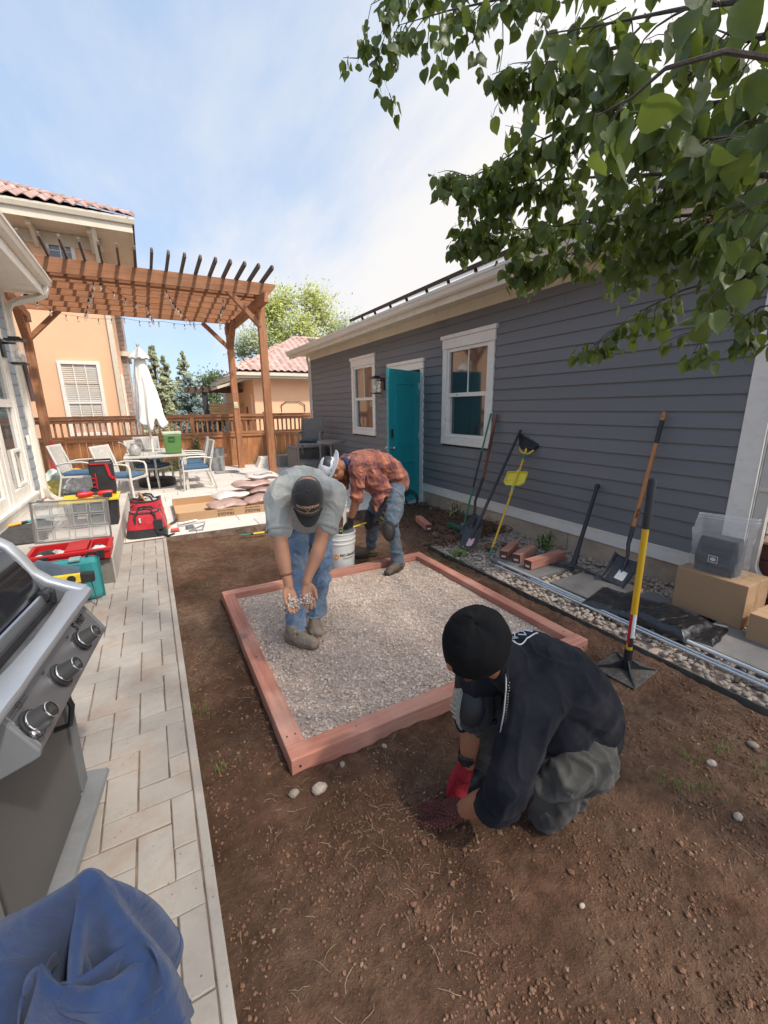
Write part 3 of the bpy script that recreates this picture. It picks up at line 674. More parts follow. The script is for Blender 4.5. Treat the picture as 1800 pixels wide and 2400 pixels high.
# windows (double hung)
def window(w_, x, par, mat=TRIM, grid=True, name='window', head=True, tr=.1, inner=None, dark=False):
    y0, y1, z0, z1 = w_
    g = MB(); hh = .19 if head else tr
    g.box(x-.03, x+.03, y0, y0+tr, z0+.11, z1-hh); g.box(x-.03, x+.03, y1-tr, y1, z0+.11, z1-hh); g.box(x-.034, x+.03, y0-.0, y1+.0, z0, z0+.108)
    if head: g.box(x-.034, x+.03, y0-.01, y1+.01, z1-hh+.003, z1-.055); g.box(x-.052, x+.03, y0-.035, y1+.035, z1-.053, z1)
    else: g.box(x-.033, x+.03, y0, y1, z1-hh+.003, z1)
    fr_ = build(name, g, mat, par, bevel=.003)
    a0, a1, b0, b1 = y0+tr, y1-tr, z0+.11, z1-hh; zm = (b0+b1)/2 - .02
    g = MB(); t = .045
    for (c0, c1, c2, c3) in ((a0, a0+t, b0, b1), (a1-t, a1, b0, b1)): g.box(x-.012, x+.05, c0, c1, c2, c3)
    for (c2, c3) in ((b0, b0+t), (zm-.025, zm+.03), (b1-t, b1)): g.box(x-.011, x+.05, a0+t, a1-t, c2, c3)
    g.box(x+.0, x+.05, a0+t, a0+t+.025, b0+t, zm-.026); g.box(x+.0, x+.05, a1-t-.025, a1-t, b0+t, zm-.026)
    build('sash', g, mat, fr_, bevel=.002)
    if grid:
        g = MB(); ym = (a0+a1)/2; g.box(x+.012, x+.03, ym-.009, ym+.009, zm+.03, b1-t); build('muntin', g, mat, fr_)
    for (c2, c3, xx) in ((b0+t, zm-.026, x+.04), (zm+.031, b1-t, x+.022)):
        g = MB(); g.box(xx, xx+.004, a0+t, a1-t, c2, c3); build('pane', g, inner or MIRG, fr_)
    return fr_
window(WIN1, GX, gar); window(WIN2, GX, gar)
# door casing, jamb, dark opening and the teal leaf
g = MB(); y0, y1, z0, z1 = DOOR
g.box(GX-.03, GX+.03, y0, y0+.09, .0, z1-.165); g.box(GX-.03, GX+.03, y1-.09, y1, 0, z1-.165); g.box(GX-.033, GX+.03, y0-.01, y1+.01, z1-.162, z1-.055); g.box(GX-.055, GX+.03, y0-.04, y1+.04, z1-.053, z1)
cas = build('door_casing', g, TRIM, gar, bevel=.003)
g = MB(); g.box(GX+.031, GX+.14, y0+.06, y0+.095, .0, z1-.16); g.box(GX+.031, GX+.14, y1-.095, y1-.06, 0, z1-.16); g.box(GX-.05, GX+.2, y0, y1, -.06, .02); build('jamb', g, TRIM, cas)
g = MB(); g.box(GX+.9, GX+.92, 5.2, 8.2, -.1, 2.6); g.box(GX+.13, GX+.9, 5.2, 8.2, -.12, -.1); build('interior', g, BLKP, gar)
H0 = V((GX-.035, 6.045, .03)); FE = V((3.14, 5.62, .03)); dd = (FE - H0).normalized(); LW = .93; nn = V((-dd.y, dd.x, 0))
if nn.y > 0: nn = -nn                              # face seen from the yard
LH = 2.12
def leafbox(m_, a, b_, c0, c1, t0, t1):
    p = [H0 + dd*s_ + nn*t_ + V((0, 0, z_)) for z_ in (c0, c1) for s_, t_ in ((a, t0), (b_, t0), (b_, t1), (a, t1))]
    m_.add(p, [(0, 3, 2, 1), (4, 5, 6, 7), (0, 1, 5, 4), (1, 2, 6, 5), (2, 3, 7, 6), (3, 0, 4, 7)])
g = MB(); leafbox(g, 0, LW, 0, LH, -.02, .02); door = build('door', g, TEAL, gar, bevel=.003)
for (a, b_, c0, c1) in ((.17, .76, .95, 1.93), (.17, .76, .25, .70)):
    g = MB()
    for q in ((a, b_, c0, c0+.022), (a, b_, c1-.022, c1), (a, a+.022, c0+.022, c1-.022), (b_-.022, b_, c0+.022, c1-.022)): leafbox(g, *q, .019, .028)
    leafbox(g, a+.05, b_-.05, c0+.05, c1-.05, .019, .0255); build('door_panel', g, TEAL, door, bevel=.004)
g = MB(); leafbox(g, LW+.001, LW+.004, .0, LH, -.018, .018); build('door_edge', g, TEALW, door)
CHR = M('satin_nickel', (.55, .53, .5), rough=.25, metal=1)
c = H0 + dd*(LW-.07) + V((0, 0, .96)); g = MB()
for s_ in (1, -1):
    g.tube([c + nn*.02*s_, c + nn*.028*s_], .032, 16); g.tube([c + nn*.028*s_, c + nn*.05*s_], .012, 10); g.ball(c + nn*.068*s_, .026, 14, 8)
build('door_knob', g, CHR, door, smooth=True)
c = H0 + dd*(LW-.07) + V((0, 0, 1.18)); g = MB(); g.obox(c + nn*.032, (.05, .02, .13), M_=Matrix((dd, nn, V((0, 0, 1)))).transposed()); g.tube([c + nn*.04 - V((0, 0, .03)), c + nn*.055 - V((0, 0, .03))], .016, 12)
build('keypad_lock', g, M('bronze', (.13, .10, .075), rough=.4, metal=.8), door, bevel=.004)
for zh in (.25, 1.05, 1.85):
    g = MB(); g.tube([H0 + V((-.01, -.025, zh)), H0 + V((-.01, -.025, zh+.1))], .007, 8); build('hinge', g, CHR, door)
# wall lantern
def lantern(c, out, par, s=1.0):
    c = V(c); out = V(out); side = out.cross(V((0, 0, 1))); m3 = Matrix((side, out, V((0, 0, 1)))).transposed()
    g = MB(); g.obox(c + out*.01*s, (.11*s, .02*s, .17*s), M_=m3); g.beam(c + out*.02*s + V((0, 0, .05*s)), c + out*.12*s + V((0, 0, .05*s)), .02*s, .02*s)
    k = c + out*.12*s + V((0, 0, -.03*s)); h = .11*s; w = .055*s
    g.obox(k + V((0, 0, h)), (.15*s, .15*s, .018*s), M_=m3); g.obox(k + V((0, 0, h+.02*s)), (.09*s, .09*s, .02*s), M_=m3); g.obox(k - V((0, 0, h)), (.125*s, .125*s, .018*s), M_=m3)
    for a in (-1, 1):
        for b_ in (-1, 1): g.beam(k + side*a*w + out*b_*w - V((0, 0, h)), k + side*a*w + out*b_*w + V((0, 0, h)), .011*s, .011*s)
    la = build('wall_lantern', g, BLK, par)
    g = MB(); g.obox(k, (.098*s, .098*s, .19*s), M_=m3); build('lantern_glass', g, CLEAR, la)
    g = MB(); g.ball(k - V((0, 0, .02*s)), (.025*s, .025*s, .04*s), 12, 8); build('bulb', g, M('frosted_bulb', (.8, .78, .72), rough=.3), la, smooth=True)
lantern((GX-.02, 7.30, 2.03), (-1, 0, 0), gar, 1.25)
# solar panels on the roof slope
sl = V((7.6-3.5, 0, 4.75-3.066)).normalized(); up_ = V((-sl.z, 0, sl.x))
PANM = M('solar_cell', (.012, .014, .022), rough=.2, var=.1, vs=3, bump=0, coat=.6)
for i in range(6):
    y0 = 1.7 + i*1.04; p0 = V((3.66, y0, 3.13)) + up_*.09
    for j in range(1 if i < 1 else 2):
        a = p0 + sl*(j*1.7); m3 = Matrix((sl, V((0, 1, 0)), up_)).transposed()
        g = MB(); g.obox(a + sl*.83 + V((0, .5, 0)), (1.65, 1.0, .035), M_=m3); o = build('solar_panel', g, PANM, gar)
        if j == 0:
            g = MB(); g.obox(a - sl*.012 + V((0, .5, 0)), (.02, 1.02, .05), M_=m3); build('panel_rail', g, BLK, o)
            for q in (.1, .6): 
                g = MB(); g.beam(a + sl*.04 + V((0, q, -.01)), a + sl*.04 + V((0, q, 0)) - up_*.09, .03, .03, (0, 1, 0)); build('panel_foot', g, BLK, o)
# ------------------------------------------------------------------ grey house on the left
HX = -1.62
hou = thing('grey_house', 'blue-grey lap-sided house wall with tall white windows at the left edge', 'house', (HX, 6, .3))
DGL = M('house_glass', (.10, .11, .12), rough=.05, var=.2, vs=2, bump=.05, bs=2.5, coat=1)
zz = .48
while zz < 3.3:
    g = MB(); y0, y1 = 7.76, 8.22
    g.add([(HX+.012, y0, zz), (HX+.012, y1, zz), (HX+.001, y1, zz+.155), (HX+.001, y0, zz+.155), (HX-.01, y0, zz), (HX-.01, y1, zz), (HX-.01, y1, zz+.155), (HX-.01, y0, zz+.155)], [(0, 1, 2, 3), (0, 4, 5, 1), (1, 5, 6, 2), (2, 6, 7, 3), (3, 7, 4, 0)])
    build('siding_board', g, SIDE2, hou); zz += .15
g = MB(); g.box(HX-.3, HX-.011, 2.2, 8.40, .2, 3.3); build('wall_core', g, SIDE2, hou)
g = MB(); g.box(HX-.02, HX+.03, 8.22, 8.42, .28, 3.32); build('corner_board', g, TRIM, hou, bevel=.004)
g = MB(); g.box(HX-.2, HX+.0, 3.0, 8.22, .1, .47); build('foundation', g, STOOPM, hou)
for i, (y0, y1) in enumerate(((6.62, 7.74), (5.35, 6.60), (4.0, 5.33))):
    g = MB(); x = HX
    g.box(x-.03, x+.04, y1-.14, y1, .44, 2.95); g.box(x-.03, x+.04, y0, y0+.1, .44, 2.95); g.box(x-.03, x+.055, y0, y1, .31, .435); g.box(x-.03, x+.04, y0+.1, y1-.14, 2.83, 2.95); g.box(x-.03, x+.085, y0, y1, .435, .475)
    fr_ = build('window', g, TRIM, hou, bevel=.004)
    g = MB(); a0, a1 = y0+.1, y1-.14
    for q in ((a0, a0+.09, .48, 2.83), (a1-.09, a1, .48, 2.83), (a0+.09, a1-.09, .48, .62), (a0+.09, a1-.09, 1.66, 1.76), (a0+.09, a1-.09, 2.75, 2.83)): g.box(x-.02, x+.03, *q)
    build('sash', g, TRIM, fr_, bevel=.003)
    for c2, c3 in ((.62, 1.66), (1.76, 2.75)):
        g = MB(); g.box(x-.005, x-.001, a0+.09, a1-.09, c2, c3); build('pane', g, DGL, fr_)
    if i == 0:
        g = MB()
        for q in ((a1-.50, a1-.46, .63, 1.12), (a1-.15, a1-.11, .63, 1.12), (a1-.46, a1-.15, .63, .67), (a1-.46, a1-.15, 1.08, 1.12)): g.box(x-.001, x+.03, *q)
        build('pet_flap_frame', g, TRIM, fr_, bevel=.003)
g = MB(); g.box(HX-.02, HX+.05, 3.0, 7.74, .30, .318); build('sill_board', g, TRIM, hou)
g = MB(); g.box(HX+.01, HX+.045, 7.98, 8.06, 1.12, 1.26); build('outlet_box', g, TRIM, hou, bevel=.006)
g = MB(); g.box(HX-1.2, -1.16, 1.5, 8.55, 3.30, 3.33); build('soffit', g, TRIM, hou)
g = MB(); g.box(-1.165, -1.14, 1.5, 8.62, 3.28, 3.52); build('fascia', g, TRIM, hou)
prof = [(-1.138, 3.42), (-1.09, 3.42), (-1.065, 3.44), (-1.05, 3.50), (-1.035, 3.515), (-1.035, 3.55), (-1.05, 3.55), (-1.055, 3.53), (-1.138, 3.53)]
g = MB(); g.prism(prof, lambda a, b_: V((a, 1.5, b_)), lambda a, b_: V((a, 8.66, b_))); build('gutter', g, GUT, hou)
g = MB(); g.prism([(-1.16, 3.33), (-1.16, 3.53), (-1.8, 3.80), (-2.4, 3.80), (-2.4, 3.33)], lambda a, b_: V((a, 8.56, b_)), lambda a, b_: V((a, 8.60, b_))); build('gable_trim', g, TRIM, hou)
g = MB(); g.add([(-1.10, 1.3, 3.555), (-1.10, 8.7, 3.555), (-4.1, 8.7, 4.9), (-4.1, 1.3, 4.9)], [(0, 1, 2, 3)]); build('roof', g, ASPH, hou, solid=.03)
p = [(-1.10, 8.48, 3.43), (-1.10, 8.48, 3.36), (-1.13, 8.46, 3.29), (-1.22, 8.42, 3.235), (-1.42, 8.36, 3.16), (-1.52, 8.33, 3.11), (-1.565, 8.32, 3.02), (-1.57, 8.32, 2.9), (-1.57, 8.32, .42), (-1.55, 8.36, .30), (-1.48, 8.5, .19), (-1.42, 8.6, .15)]
build('downspout', ribbed(p, .085, .06, (1, 0, 0)), GUT, hou, ang=30)
g = MB(); g.box(HX-2, HX-.9, 3, 9.9, 4.75, 4.95); g.box(HX-1.5, HX-.65, 3, 10.0, 4.95, 5.0); build('upper_eave', g, TRIM, hou)
g = MB(); g.box(HX-3, HX-.32, 3, 9.6, 3.3, 4.8); build('upper_wall', g, SIDE2, hou)
lantern((HX+.03, 7.62, 2.42), (1, 0, 0), hou, 1.35)
g = MB(); g.tube([(HX+.11, 8.28, 2.42), (HX+.13, 8.3, 1.75)], .03, 10); build('vent_pipe', g, M('brown_pipe', (.10, .06, .055), rough=.5), hou, smooth=True)

# ------------------------------------------------------------------ peach stucco house behind the fence
PY = 15.0
pea = thing('peach_house', 'two-storey peach stucco house with clay tile roof and deep cream eaves', 'house', (-4, PY, 0))
g = MB(); g.box(-11, -.58, PY, PY+9, -.1, 6.2); build('wall', g, STUC, pea)
def ywindow(x0, x1, z0, z1, y, par, cols=3, blind=True, rows=2):
    g = MB(); t = .085
    for q in ((x0, x0+t, z0+t, z1-t), (x1-t, x1, z0+t, z1-t), (x0, x1, z0, z0+t), (x0, x1, z1-t, z1)): g.box(q[0], q[1], y-.04, y+.02, q[2], q[3])
    f_ = build('window', g, TRIM, par, bevel=.004)
    a0, a1, b0, b1 = x0+t, x1-t, z0+t, z1-t; zm = b0 + (b1-b0)*.45
    g = MB(); g.box(a0, a1, y-.025, y+.01, zm-.03, zm+.03)
    g.box(a0, a0+.03, y-.024, y+.01, b0, zm-.03); g.box(a1-.03, a1, y-.024, y+.01, b0, zm-.03); build('sash', g, TRIM, f_)
    g = MB()
    for i in range(1, cols): xx = a0+(a1-a0)*i/cols; g.box(xx-.011, xx+.011, y-.02, y-.004, b0, zm-.03); g.box(xx-.011, xx+.011, y-.02, y-.004, zm+.03, b1)
    for c0, c1 in ((b0, zm-.03), (zm+.03, b1)):
        zc_ = (c0+c1)/2; g.box(a0, a1, y-.019, y-.006, zc_-.009, zc_+.009)
    build('muntin', g, TRIM, f_)
    g = MB(); g.box(a0, a1, y-.003, y-.001, b0, b1); build('pane', g, CLEAR if blind else DGL, f_)
    if blind:
        bl = M('blind_slat', (.72, .74, .68), rough=.6, var=.03); n_ = int((b1-b0-.25)/.052); sm = None
        for i in range(n_):
            zz_ = b1 - .03 - i*.052
            if sm is None:
                g = MB(); g.add([(a0, y+.0, zz_-.022), (a1, y+.0, zz_-.022), (a1, y+.025, zz_+.02), (a0, y+.025, zz_+.02)], [(0, 1, 2, 3)]); sm = build('blind_slat', g, bl, f_); c0 = sm.location.copy()
            else: inst(sm, 'blind_slat', Matrix.Translation(c0 - V((0, 0, i*.052))), f_)
        g = MB(); g.box(a0, a1, y+.03, y+.035, b0, b1); build('dark_room', g, BLKP, f_)
    return f_
g = MB()
ywindow(-2.02, -1.03, .90, 2.95, PY-.015, pea)
ywindow(-1.80, -1.16, 5.05, 5.98, PY-.015, pea, 2, False)
g = MB(); g.box(-2.2, -.85, PY-.06, PY-.0, .78, .86); build('window_ledge', g, M('dark_ledge', (.20, .10, .06)), pea)
g = MB(); g.box(-.70, -.575, PY-.07, PY+.02, 0, 6.2); build('corner_downspout', g, CREAM, pea, bevel=.01)
g = MB(); g.box(-.578, -.55, PY+.9, PY+1.8, 1.0, 2.7); build('side_window', g, TRIM, pea)
g = MB(); g.box(-.72, -.40, PY+3.2, PY+6, -.1, 5.2)
sto = build('stone_bay', g, BRICKM, pea)
g = MB(); rng = random.Random(3)
for r_ in range(34):
    zz_ = .2 + r_*.145; x = -.72 + (.0 if r_ % 2 else -.15)
    while x < -.42:
        w_ = rng.uniform(.2, .34); g.box(max(x, -.715)+.006, min(x+w_, -.405), PY+3.17-rng.uniform(0, .02), PY+3.2, zz_+.006, zz_+.14); x += w_
build('cladding_stone', g, BRICKM, sto, kind='stuff')
g = MB(); g.box(-.72, -.30, PY+3.0, PY+6, 3.45, 3.6); build('bay_cornice', g, CREAM, pea)
# roof: eave line at y = PY-1.0
EY = PY - 1.0; EZ = 6.14; EXR = .22
g = MB(); g.box(-11, EXR, EY, PY+9.5, EZ-.02, EZ+.02); build('soffit', g, CREAM, pea)
g = MB(); g.box(-11, EXR, EY-.04, EY, EZ-.06, EZ+.26); g.box(EXR, EXR+.04, EY-.04, PY+9.5, EZ-.06, EZ+.26); build('fascia', g, CREAM, pea)
g = MB(); g.prism([(EY-.042, EZ+.12), (EY-.10, EZ+.13), (EY-.13, EZ+.22), (EY-.13, EZ+.27), (EY-.042, EZ+.27)], lambda a, b_: V((-11, a, b_)), lambda a, b_: V((EXR+.1, a, b_))); build('gutter', g, CREAM, pea)
g = MB(); g.box(-11, -.5, PY-.06, PY, 5.82, EZ-.025); build('eave_band', g, CREAM, pea)
for x in (-3.4, -1.95, -.72):
    g = MB(); g.box(x-.05, x+.05, EY+.15, PY-.06, EZ-.16, EZ-.02); g.prism([(PY-.06, EZ-.16), (PY-.45, EZ-.16), (PY-.06, EZ-.42)], lambda a, b_: V((x-.045, a, b_)), lambda a, b_: V((x+.045, a, b_))); build('eave_bracket', g, CREAM, pea)
g = MB(); g.beam((-.62, EY+.05, EZ+.0), (-.62, PY-.02, 4.9), .10, .10); build('eave_strut', g, CREAM, pea)
rz = .42                                            # roof rise per metre
g = MB(); g.add([(-11, EY-.1, EZ+.27), (EXR+.1, EY-.1, EZ+.27), (-3.4, EY+3.4, EZ+.27+rz*3.5), (-11, EY+3.4, EZ+.27+rz*3.5), (EXR+.1, PY+9.5, EZ+.27), (-3.4, PY+6.0, EZ+.27+rz*3.5)], [(0, 1, 2, 3), (1, 4, 5, 2)]); build('roof', g, TILED, pea)
def tile_mesh(w=.27, L=.40, h=.065, n=10):
    g = MB(); pr = []
    for i in range(n+1):
        u_ = i/n; pr.append((u_*w, h*(.5 + .5*sin(2*pi*u_ - pi/2)) if u_ < .72 else h*(.5 + .5*sin(2*pi*.72 - pi/2))*(1-(u_-.72)/.28)))
    for k, (x_, z_) in enumerate(pr): g.v += [V((x_, 0, z_)), V((x_, L, z_-.012)), V((x_, 0, z_-.022))]
    for i in range(n): a = 3*i; g.f += [(a, a+3, a+4, a+1), (a+2, a+5, a+3, a)]
    return g
def tiled(par, e0, ex, up_, ncol, nrow, clip, w=.27, L=.36, cap=300, seed=1):
    tm = build('roof_tile', tile_mesh(w*1.03, L*1.15), TILE, par, smooth=True, origin=(0, 0, 0), ang=50)
    ex = V(ex).normalized(); up_ = V(up_).normalized(); nz = ex.cross(up_).normalized(); m3 = Matrix((ex, up_, nz)).transposed().to_4x4(); k = 0; r_ = random.Random(seed); rest = MB(); lm = tile_mesh(w*1.03, L*1.15)
    for j in range(nrow):
        for i in range(ncol):
            p_ = V(e0) + ex*(i*w) + up_*(j*L) + nz*.015
            if not clip(p_ + ex*w*.5 + up_*.1): continue
            Mt = Matrix.Translation(p_) @ m3 @ Matrix.Rotation(r_.uniform(-.012, .012), 4, 'Z')
            if k < cap:
                if k == 0: tm.matrix_basis = Mt
                else: inst(tm, 'roof_tile', Mt, par)
            else: rest.add([Mt @ q for q in lm.v], lm.f)
            k += 1
    if rest.v: build('upper_tiles', rest, TILE, par, smooth=True, kind='stuff')
tiled(pea, (-4.2, EY-.16, EZ+.30), (1, 0, 0), (0, 1, rz), 17, 10, lambda p_: p_.x < EXR + .1 - (p_.y - EY + .1) and p_.x < .15, cap=190)
m_hip = MB(); 
def hip_tiles(par, a, b_, r=.10, n=12):
    a = V(a); b_ = V(b_); d = (b_-a)/n; sd_ = d.cross(V((0, 0, 1))).normalized(); upn = sd_.cross(d).normalized(); first = None
    for i in range(n):
        g = MB(); p0 = a + d*i; p1 = a + d*(i+1.12)
        for (p_, rr) in ((p0, r*1.12), (p1, r*.9)):
            for k in range(7): an = pi*k/6; g.v.append(p_ + sd_*cos(an)*rr + upn*(sin(an)*rr*.9 - .02))
        g.f = [(k, k+1, 8+k, 7+k) for k in range(6)] + [(0, 1, 2, 3, 4, 5, 6)]
        build('ridge_tile', g, TILE, par, smooth=True)
hip_tiles(pea, (EXR+.06, EY-.12, EZ+.33), (-3.0, EY+3.06, EZ+.36+rz*3.2), n=13)

# ------------------------------------------------------------------ peach garage beyond, right of the pergola
ng = thing('peach_garage', 'low peach stucco garage with pink tile roof beyond the fence', 'garage', (6, 18, 0))
g = MB(); g.box(4.0, 12, 18.6, 26, -.1, 2.8); build('wall', g, STUC, ng)
g = MB(); g.box(4.45, 5.35, 18.56, 18.6, 0, 1.6); build('wall_band', g, STUC, ng)
g = MB(); g.tube([(5.1, 18.55, 1.45), (5.1, 18.55, 1.75), (5.35, 18.55, 1.9), (5.9, 18.55, 1.9), (6.15, 18.55, 1.75), (6.15, 18.55, 1.45)], .018, 5, False); build('wall_hook', g, BLK, ng)
g = MB(); g.box(3.3, 12, 18.0, 18.02, 2.78, 3.02); g.box(3.3, 12.0, 18.0, 18.6, 2.78, 2.80); g.box(3.28, 3.3, 18.0, 26, 2.78, 3.02); g.box(3.3, 4.0, 18.6, 26, 2.78, 2.80); build('fascia', g, CREAM, ng)
g = MB(); g.box(3.2, 12, 17.9, 17.995, 2.9, 3.03); build('gutter', g, CREAM, ng)
g = MB(); g.add([(3.2, 17.9, 3.03), (12, 17.9, 3.03), (12, 21.5, 4.9), (6.8, 21.5, 4.9), (3.2, 26, 3.03)], [(0, 1, 2, 3), (0, 3, 4)]); build('roof', g, TILED, ng)
tiled(ng, (3.2, 17.86, 3.07), (1, 0, 0), (0, 1, .52), 15, 11, lambda p_: p_.x > 3.2 + (p_.y - 17.9)*1.0, w=.28, L=.37, cap=120, seed=4)
hip_tiles(ng, (3.22, 17.88, 3.12), (6.8, 21.5, 4.98), n=14)
hip_tiles(ng, (6.8, 21.5, 4.98), (9.5, 21.5, 4.98), n=8)
# its lower left eave seen through the pergola
g = MB(); g.add([(2.6, 18.8, 2.45), (4.0, 18.6, 2.9), (4.0, 24, 2.9), (2.6, 24, 2.45)], [(0, 1, 2, 3)]); build('porch_roof', g, CREAM, ng, solid=.10)
for (x0, x1, z0, z1, m_) in ((4.02, 4.2, 1.2, 2.2, TRIM), (4.9, 5.2, .9, 1.7, M('maroon_paint', (.22, .04, .04)))):
    g = MB(); g.box(3.985, 3.999, 19.0 + (x0-4)*1.2, 19.0 + (x1-4)*1.2, z0, z1); build('side_panel', g, m_, ng)
# ------------------------------------------------------------------ far arbour, shed and trees
ar = thing('dark_arbour', 'small arbour of dark posts with weathered slats beyond the fence', 'arbour', (3.2, 21, 0))
for x in (2.35, 4.4):
    g = MB(); g.box(x-.1, x+.1, 21, 21.2, 0, 2.35); build('post', g, M('charcoal_post', (.035, .035, .045), rough=.7), ar)
for i in range(3):
    g = MB(); g.box(1.6, 5.4, 20.9 + i*.5, 20.96 + i*.5, 2.35, 2.5); build('beam', g, OLDW, ar)
for i in range(13):
    g = MB(); g.box(1.7 + i*.29, 1.76 + i*.29, 20.6, 22.2, 2.505, 2.6); build('slat', g, OLDW, ar)
for i in range(6):
    g = MB(); g.box(2.5, 4.25, 21.05, 21.09, 1.15 + i*.12, 1.25 + i*.12); build('screen_board', g, M('fresh_pine_board', (.60, .40, .22), kind='wood', axis=0, grain=.3), ar)
sh = thing('beige_shed', 'beige lap-sided building behind the dark arbour', 'building', (5.5, 26, 0))
for i in range(14):
    g = MB(); g.box(4.3, 9, 25.97 - .02, 26, i*.2, i*.2+.195); build('siding_board', g, M('beige_siding', (.50, .46, .38), rough=.8, objvar=.08), sh)
g = MB(); g.box(4.3, 9, 26, 29, -.05, 2.8); build('wall', g, MATS['beige_siding'], sh)
def far_tree(name, label, cat, x, y, h, rad, mat, seed, n=2600, leaf=.16, base=.25, shape='round', group='trees beyond the fence'):
    r_ = random.Random(seed); t = thing(name, label, cat, (x, y, 0), group)
    g = MB(); g.tube([(x, y, -.1), (x+.1, y, h*.3), (x, y+.1, h*.6), (x+.05, y, h*.88)], [h*.022, h*.016, h*.009, .02], 8)
    cl = []
    for i in range(26 if shape == 'round' else 70):
        zz_ = h*(base + (.97-base)*(i+r_.random())/(26 if shape == 'round' else 70)); k = (zz_/h - base)/(1-base)
        rr = rad*(sqrt(max(0, 1-(2*k-.8)**2/1.5)) if shape == 'round' else (1-k)**.8*.95+.06); a = r_.uniform(0, 6.28); d = rr*r_.uniform(.35, 1.0)
        c = V((x + cos(a)*d, y + sin(a)*d, zz_)); cl.append((c, rad*((.30*(1.15-k)) if shape != 'round' else .42)*r_.uniform(.6, 1.2)))
        g.tube([(x, y, zz_*.82), (x + cos(a)*d*.5, y + sin(a)*d*.5, zz_*.93), tuple(c)], [.05*h/8, .03*h/8, .01], 5)
    build('trunk', g, BARK, t)
    g = MB()
    for i in range(n):
        c, cr = r_.choice(cl); dv = V((r_.gauss(0, 1), r_.gauss(0, 1), r_.gauss(0, .8))); p_ = c + dv*cr*.52
        a = V((r_.gauss(0, 1), r_.gauss(0, 1), r_.gauss(0, 1))).normalized(); b_ = a.orthogonal().normalized(); s_ = leaf*r_.uniform(.5, 1.3)
        g.add([p_ - a*s_*.5, p_ + b_*s_*.28, p_ + a*s_*.5, p_ - b_*s_*.28], [(0, 1, 2, 3)])
    build('crown', g, mat, t)
far_tree('leafy_tree', 'large yellow-green tree rising behind the pink tile roof', 'tree', 10.9, 33, 10.0, 3.2, FARLEAF[1], 1, 20000, .26, .15)
far_tree('leafy_tree', 'pale sage tree to the right of the yellow-green one, above the garage gutter', 'tree', 15.5, 34, 8.8, 2.6, FARLEAF[0], 2, 11000, .25, .15)
far_tree('leafy_tree', 'grey-green tree seen between the two right pergola posts', 'tree', 7.4, 32, 6.6, 2.3, FARLEAF[0], 3, 13000, .22, .12)
far_tree('slender_tree', 'tall slender tree right beside the closed umbrella', 'tree', .55, 24, 4.7, .8, FARLEAF[0], 4, 9000, .15, .06, 'cone')
far_tree('slender_tree', 'second slender tree, middle one of the three behind the fence', 'tree', 1.15, 27, 4.6, .8, FARLEAF[0], 5, 8000, .15, .06, 'cone')
far_tree('slender_tree', 'rightmost slender tree with a pointed top above the blue spruce', 'tree', 2.3, 30, 5.2, 1.0, FARLEAF[0], 6, 9000, .16, .06, 'cone')
far_tree('blue_spruce', 'dense blue-grey spruce behind the dark arbour', 'tree', 2.2, 26, 3.4, 1.3, FARLEAF[2], 7, 12000, .14, .02, 'cone')
far_tree('dark_tree', 'small dark tree top behind the arbour roof', 'tree', 4.6, 34, 4.2, 1.8, FARLEAF[3], 8, 4500, .2, .1)
for k, (za, zb) in enumerate(((2.9, 3.0), (3.05, 3.35))):
    g = MB(); g.tube([(-1 + t_*1.2, 23, za + (zb-za)*t_/8 - .25*sin(pi*t_/8)) for t_ in range(9)], .012, 4, False)
    tag(build('utility_wire', g, BLK), ['lower thin overhead wire crossing behind the fence', 'upper thin overhead wire crossing behind the fence'][k], 'wire')
# ------------------------------------------------------------------ cedar fence
FY = 12.45
fe = thing('cedar_fence', 'orange cedar fence with a baluster band under its top rail', 'fence', (1, FY, 0))
g = MB(); g.box(-5, 7, FY-.06, FY+.08, 1.40, 1.47); g.box(-5, 7, FY-.03, FY-.0, 1.31, 1.395); build('top_rail', g, CEDX, fe)
g = MB(); g.box(-5, 7, FY-.06, FY+.06, .94, 1.0); g.box(-5, 7, FY-.05, FY-.02, .86, .935); build('middle_rail', g, CEDX, fe)
bm_ = None; x = -4.9; i = 0
while x < 6.9:
    if bm_ is None:
        g = MB(); g.box(-.02, .02, -.02, .02, 1.0, 1.31); bm_ = build('baluster', g, CEDZ, fe); c0 = bm_.location.copy(); bm_.location = c0 + V((x, FY+.025, 0))
    else: inst(bm_, 'baluster', Matrix.Translation(c0 + V((x, FY+.025, 0))), fe)
    x += .128
rng = random.Random(9); x = -4.9
while x < 6.9:
    w_ = .135; g = MB(); lean = rng.uniform(-.004, .004); g.add([(x, FY-.015, -.12), (x+w_-.007, FY-.015, -.12), (x+w_-.007+lean, FY-.015, .86), (x+lean, FY-.015, .86), (x, FY+.005, -.12), (x+w_-.007, FY+.005, -.12), (x+w_-.007+lean, FY+.005, .86), (x+lean, FY+.005, .86)],
        [(0, 1, 2, 3), (5, 4, 7, 6), (1, 5, 6, 2), (4, 0, 3, 7), (3, 2, 6, 7)]); build('pale', g, PALE, fe); x += w_
for x in (-2.55, 1.0, 2.93, 4.85):
    g = MB(); g.box(x-.05, x+.05, FY-.055, FY+.05, -.1, 1.52); build('post', g, CEDZ, fe, bevel=.004)
